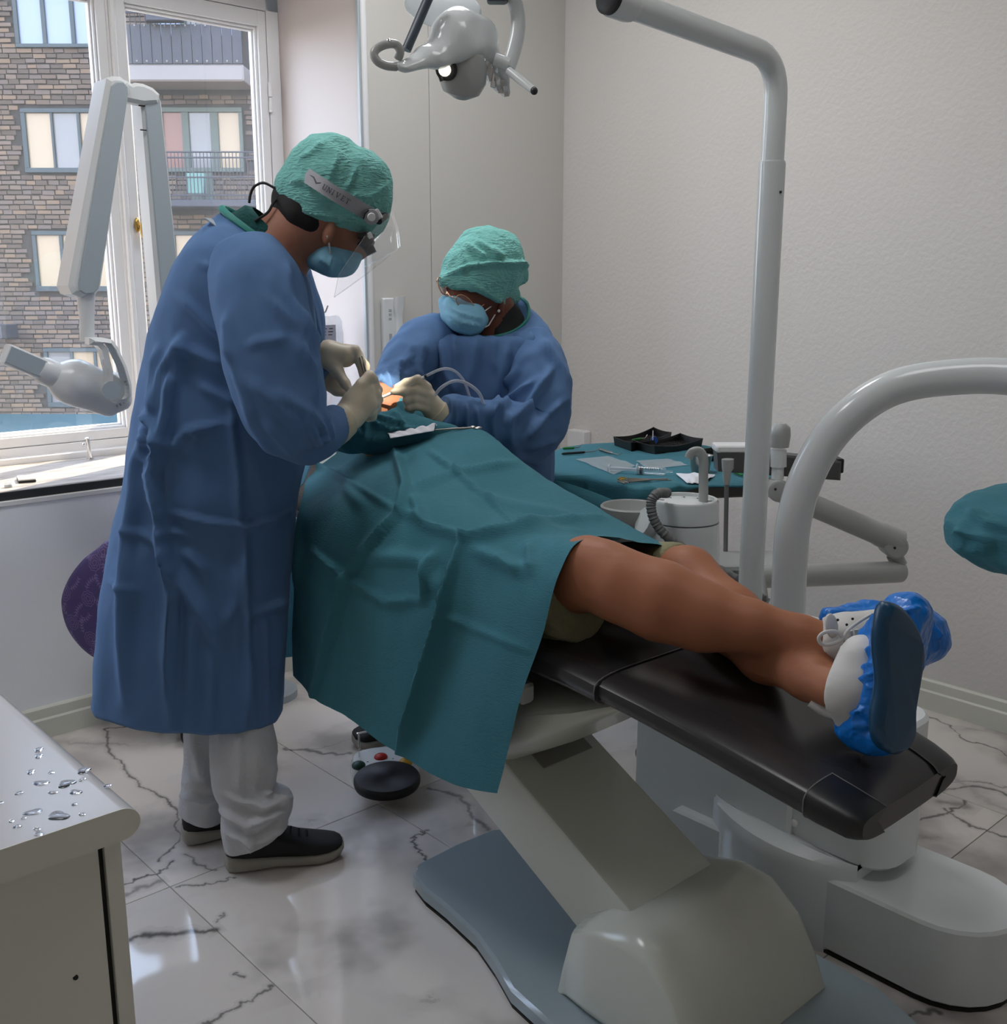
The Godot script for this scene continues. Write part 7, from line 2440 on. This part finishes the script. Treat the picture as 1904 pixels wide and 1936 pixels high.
	var ca := blob_of([[[1655, 1212, 1.765, 0.05], [1700, 1208, 1.77, 0.05], [1745, 1204, 1.78, 0.046]], [[1575, 1170, 1.8, 0.022], [1640, 1172, 1.81, 0.028], [1720, 1180, 1.8, 0.035]]], 0.006, 110.0)
	var cga := ca.build(Geo.new())
	wrinkle(cga, [[[1745, 1165, 1760, 1200], 4, 0.004], [[1755, 1170, 1775, 1210], 4, 0.004], [[1770, 1190, 1770, 1235], 4, 0.004], [[1570, 1155, 1640, 1160], 4, 0.003]], 0.004, 25.0)
	part(body, "shoe_cover", cga, cover, 180.0)
	# lower foot: sole towards the viewer
	var lb := blob_of([[[1583, 1302, 1.64, 0.042], [1600, 1300, 1.635, 0.045]], [[1575, 1340, 1.655, 0.028], [1610, 1345, 1.64, 0.042]], [[1600, 1262, 1.645, 0.03], [1630, 1240, 1.63, 0.035]], [[1610, 1300, 1.63, 0.05], [1640, 1290, 1.62, 0.05]]], 0.006, 120.0)
	lb.cut(P(1578, 1300, 1.63), (P(1500, 1280, 1.7) - P(1600, 1305, 1.62)).normalized())
	var s_lo := part(body, "shoe", lb.build(Geo.new()), white, 180.0)
	part(s_lo, "sole_edge", Geo.new().tube(curve([P(1534, 1325, 1.66), P(1555, 1340, 1.65), P(1580, 1350, 1.64)], 5), 0.011, 10), white)
	var heel := P(1672, 1372, 1.595)
	var ball := P(1708, 1235, 1.585)
	var toe := P(1718, 1180, 1.6)
	var sole_n := (RGT * 0.78 - FWD * 0.6 - UP * 0.1).normalized()
	var cb := Blob.new(P(1690, 1290, 1.6) - Vector3.ONE * 0.2, P(1690, 1290, 1.6) + Vector3.ONE * 0.2, 0.006, 100.0)
	cb.bone(heel, ball, 0.046, 0.056, sole_n, 1.6)
	cb.bone(ball, toe, 0.056, 0.044, sole_n, 1.6)
	cb.bone(heel - sole_n * 0.045, ball - sole_n * 0.04, 0.04, 0.042)
	cb.bone(ball - sole_n * 0.03, toe - sole_n * 0.01, 0.04, 0.036)
	cb.bone(toe, P(1700, 1150, 1.62), 0.03, 0.018)
	cb.bone(P(1640, 1290, 1.62), P(1640, 1375, 1.625), 0.042, 0.042)
	cb.bone(P(1650, 1230, 1.62), P(1640, 1290, 1.62), 0.036, 0.042)
	cb.cut(P(1616, 1280, 1.62), (-RGT * 0.97 + UP * 0.23).normalized())
	cb.cut(heel + sole_n * 0.03, sole_n)
	var cgb := cb.build(Geo.new())
	wrinkle(cgb, [[[1612, 1290, 1640, 1260, 1690, 1240], 4, 0.004], [[1618, 1250, 1650, 1225, 1690, 1215], 4, 0.004], [[1612, 1300, 1650, 1275, 1675, 1255], 4, 0.004], [[1640, 1385, 1680, 1340, 1720, 1280, 1735, 1240], 5, -0.005], [[1605, 1350, 1630, 1340, 1650, 1360], 4, 0.003], [[1612, 1370, 1640, 1375], 4, 0.003], [[1680, 1150, 1700, 1160, 1735, 1150], 4, 0.004]], 0.003, 30.0, 6)
	part(body, "shoe_cover", cgb, cover, 180.0)
	# the tread shows dark through the stretched film
	var tread := mat("cover_tread", Color(0.04, 0.25, 0.38), 0.35)
	var sn := (RGT * 0.55 - FWD * 0.82 - UP * 0.1).normalized()
	var sf := frame(RGT - sn * RGT.dot(sn), UP, P(1705, 1290, 1.516))
	var op := []
	for q in [[1697, 1153], [1720, 1150], [1742, 1172], [1756, 1205], [1758, 1240], [1746, 1290], [1733, 1340], [1727, 1385], [1706, 1418], [1680, 1424], [1660, 1404], [1660, 1365], [1676, 1300], [1678, 1225]]:
		var ry := sight(q[0], q[1])
		var hit := EYE + ry * ((sf.origin - EYE).dot(sn) / ry.dot(sn))
		var l := sf.affine_inverse() * hit
		op.append(Vector2(l.x, l.y))
	part(body, "tread_film", Geo.new().prism(PackedVector2Array(curve(op, 4, true)), -0.03, 0.0, sf, 0.009), tread, 60.0)


func drape() -> void:
	# treatment drape over the patient, creased by its packing folds
	var net := [
		[[600, 860, 1.86], [690, 850, 1.86], [790, 840, 1.84], [915, 845, 1.82], [1010, 915, 1.8], [1150, 990, 1.8], [1290, 1060, 1.79]],
		[[612, 850, 1.7], [690, 832, 1.68], [790, 816, 1.66], [905, 815, 1.66], [1000, 886, 1.66], [1140, 968, 1.68], [1279, 1043, 1.72]],
		[[590, 882, 1.52], [668, 878, 1.5], [760, 870, 1.48], [855, 890, 1.48], [955, 948, 1.5], [1070, 1000, 1.5], [1190, 1022, 1.52]],
		[[574, 940, 1.36], [652, 955, 1.34], [745, 968, 1.32], [832, 995, 1.33], [915, 1008, 1.36], [1005, 1020, 1.38], [1100, 1022, 1.375]],
		[[562, 1050, 1.29], [640, 1080, 1.27], [722, 1110, 1.255], [810, 1130, 1.26], [892, 1120, 1.29], [972, 1105, 1.3], [1058, 1085, 1.31]],
		[[555, 1160, 1.28], [622, 1200, 1.26], [692, 1240, 1.245], [790, 1270, 1.245], [872, 1260, 1.265], [950, 1230, 1.265], [1027, 1195, 1.28]],
		[[553, 1230, 1.28], [606, 1280, 1.26], [665, 1325, 1.245], [750, 1365, 1.24], [830, 1385, 1.25], [908, 1375, 1.25], [985, 1325, 1.26]],
		[[556, 1277, 1.28], [597, 1322, 1.26], [652, 1352, 1.245], [735, 1413, 1.235], [802, 1456, 1.235], [868, 1486, 1.24], [940, 1500, 1.245]]]
	var pts := []
	for r in net:
		var row := []
		for q in r:
			row.append(PX(q[0], q[1], q[2]))
		pts.append(row)
	var g := Geo.new().grid(fine_grid(pts, 18, 26))
	wrinkle(g, [
		[[585, 870, 640, 900, 760, 968], 5, 0.006, 0.4], [[777, 922, 861, 891, 975, 874], 5, 0.006, 0.4], [[811, 855, 861, 893, 979, 1000], 4, 0.006, -0.4], [[640, 890, 700, 850], 4, 0.003],
		[[760, 968, 697, 1040, 664, 1094, 592, 1321], 6, 0.012, 0.5], [[872, 1019, 836, 1153, 790, 1309, 752, 1425], 6, 0.014, -0.5],
		[[769, 968, 819, 998, 878, 1015, 979, 1002, 1134, 977], 6, 0.01, 0.4], [[597, 1044, 664, 1094, 735, 1136, 802, 1132], 6, 0.008, 0.4], [[748, 851, 769, 926, 760, 968], 8, 0.012],
		[[823, 1044, 802, 1132], 8, 0.01], [[690, 1050, 800, 1060, 840, 1130], 14, 0.008], [[980, 1000, 1100, 1010], 6, 0.006], [[900, 1040, 960, 1070, 1000, 1080], 12, 0.008], [[945, 1050, 985, 1090], 10, 0.006], [[1000, 1030, 1010, 1080], 10, 0.006],
		[[780, 940, 800, 985], 10, 0.008], [[900, 940, 980, 960, 1080, 980], 10, 0.006], [[650, 920, 690, 960], 12, 0.006], [[830, 1160, 1000, 1230], 6, 0.004], [[570, 900, 560, 1100], 6, 0.006]], 0.004, 6.0, 17, 0, true)
	solo("treatment_drape", g, mats.drape_teal, "large teal paper drape with packing creases spread over the patient on the chair", "drape", "", 180.0)
	# the end hanging on the far side of the head part
	var flap := []
	for r in [[[590, 890, 1.5], [572, 905, 1.46], [560, 960, 1.4]], [[580, 950, 1.42], [560, 990, 1.38], [548, 1040, 1.36]], [[566, 1080, 1.36], [552, 1100, 1.35], [543, 1120, 1.345]], [[562, 1180, 1.35], [550, 1200, 1.345], [541, 1210, 1.34]], [[560, 1240, 1.35], [550, 1242, 1.345], [540, 1243, 1.34]]]:
		var row := []
		for q in r:
			row.append(PX(q[0], q[1], q[2]))
		flap.append(row)
	part(get_node("treatment_drape"), "corner_flap", Geo.new().grid(fine_grid(flap, 8, 6)), mats.drape_teal, 180.0)
	# second cloth round the patient's face, opening over the mouth
	var hd := blob_of([[[690, 800, 2.76, 0.055], [730, 790, 2.74, 0.065], [765, 810, 2.72, 0.055]], [[650, 820, 2.66, 0.045], [690, 815, 2.64, 0.05], [740, 815, 2.62, 0.05], [800, 822, 2.6, 0.035], [860, 820, 2.58, 0.02]], [[745, 775, 2.74, 0.035], [758, 790, 2.74, 0.04]], [[668, 790, 2.8, 0.05], [690, 780, 2.86, 0.06]]], 0.0075, 95.0)
	hd.carve(P(728, 756, 2.58), P(724, 764, 2.74), 0.03, 0.036)
	var hg := hd.build(Geo.new())
	wrinkle(hg, [[[695, 780, 720, 790, 760, 800], 4, 0.007], [[700, 795, 740, 812, 790, 812], 4, 0.008], [[660, 800, 690, 825, 730, 830], 5, 0.008], [[690, 790, 700, 830], 5, 0.007], [[745, 780, 770, 810], 4, 0.006], [[640, 815, 660, 835], 4, 0.006]], 0.005, 16.0, 31)
	solo("face_drape", hg, mats.drape_teal, "crumpled teal cloth round the patient's face leaving only the lit mouth open", "drape", "", 180.0)
	# tray drape at the right edge
	var tr := []
	for q in [[0.0, 0.03, 0.025, 0.0], [0.03, 0.08, 0.055, 0.0], [0.08, 0.13, 0.08, 0.0], [0.2, 0.17, 0.09, 0.005], [0.36, 0.17, 0.09, 0.01], [0.46, 0.15, 0.07, 0.0]]:
		var c: Vector3 = P(1800, 1012, 1.56) + RGT * q[0] + UP * (q[0] * 0.05)
		tr.append(ring(c, FWD * q[1], UP * q[2] * 0.72, 48, 2.8))
	var tg := Geo.new().loft(fine_rings(tr, 6))
	wrinkle(tg, [[[1800, 1000, 1850, 1015, 1904, 1020], 6, 0.005], [[1830, 960, 1870, 990, 1904, 1000], 6, 0.006], [[1830, 1045, 1880, 1030], 6, 0.005]], 0.006, 12.0, 40)
	solo("tray_drape", tg, mats.drape_teal, "teal cloth covering the instrument tray at the right edge of the frame", "drape", "", 180.0)


func fine_rings(rings: Array, per: int) -> Array:
	var n: int = rings[0].size()
	var cols := []
	for i in n:
		var c := []
		for r in rings:
			c.append(r[i])
		cols.append(curve(c, per))
	var out := []
	for k in cols[0].size():
		var r := PackedVector3Array()
		for i in n:
			r.append(cols[i][k])
		out.append(r)
	return out
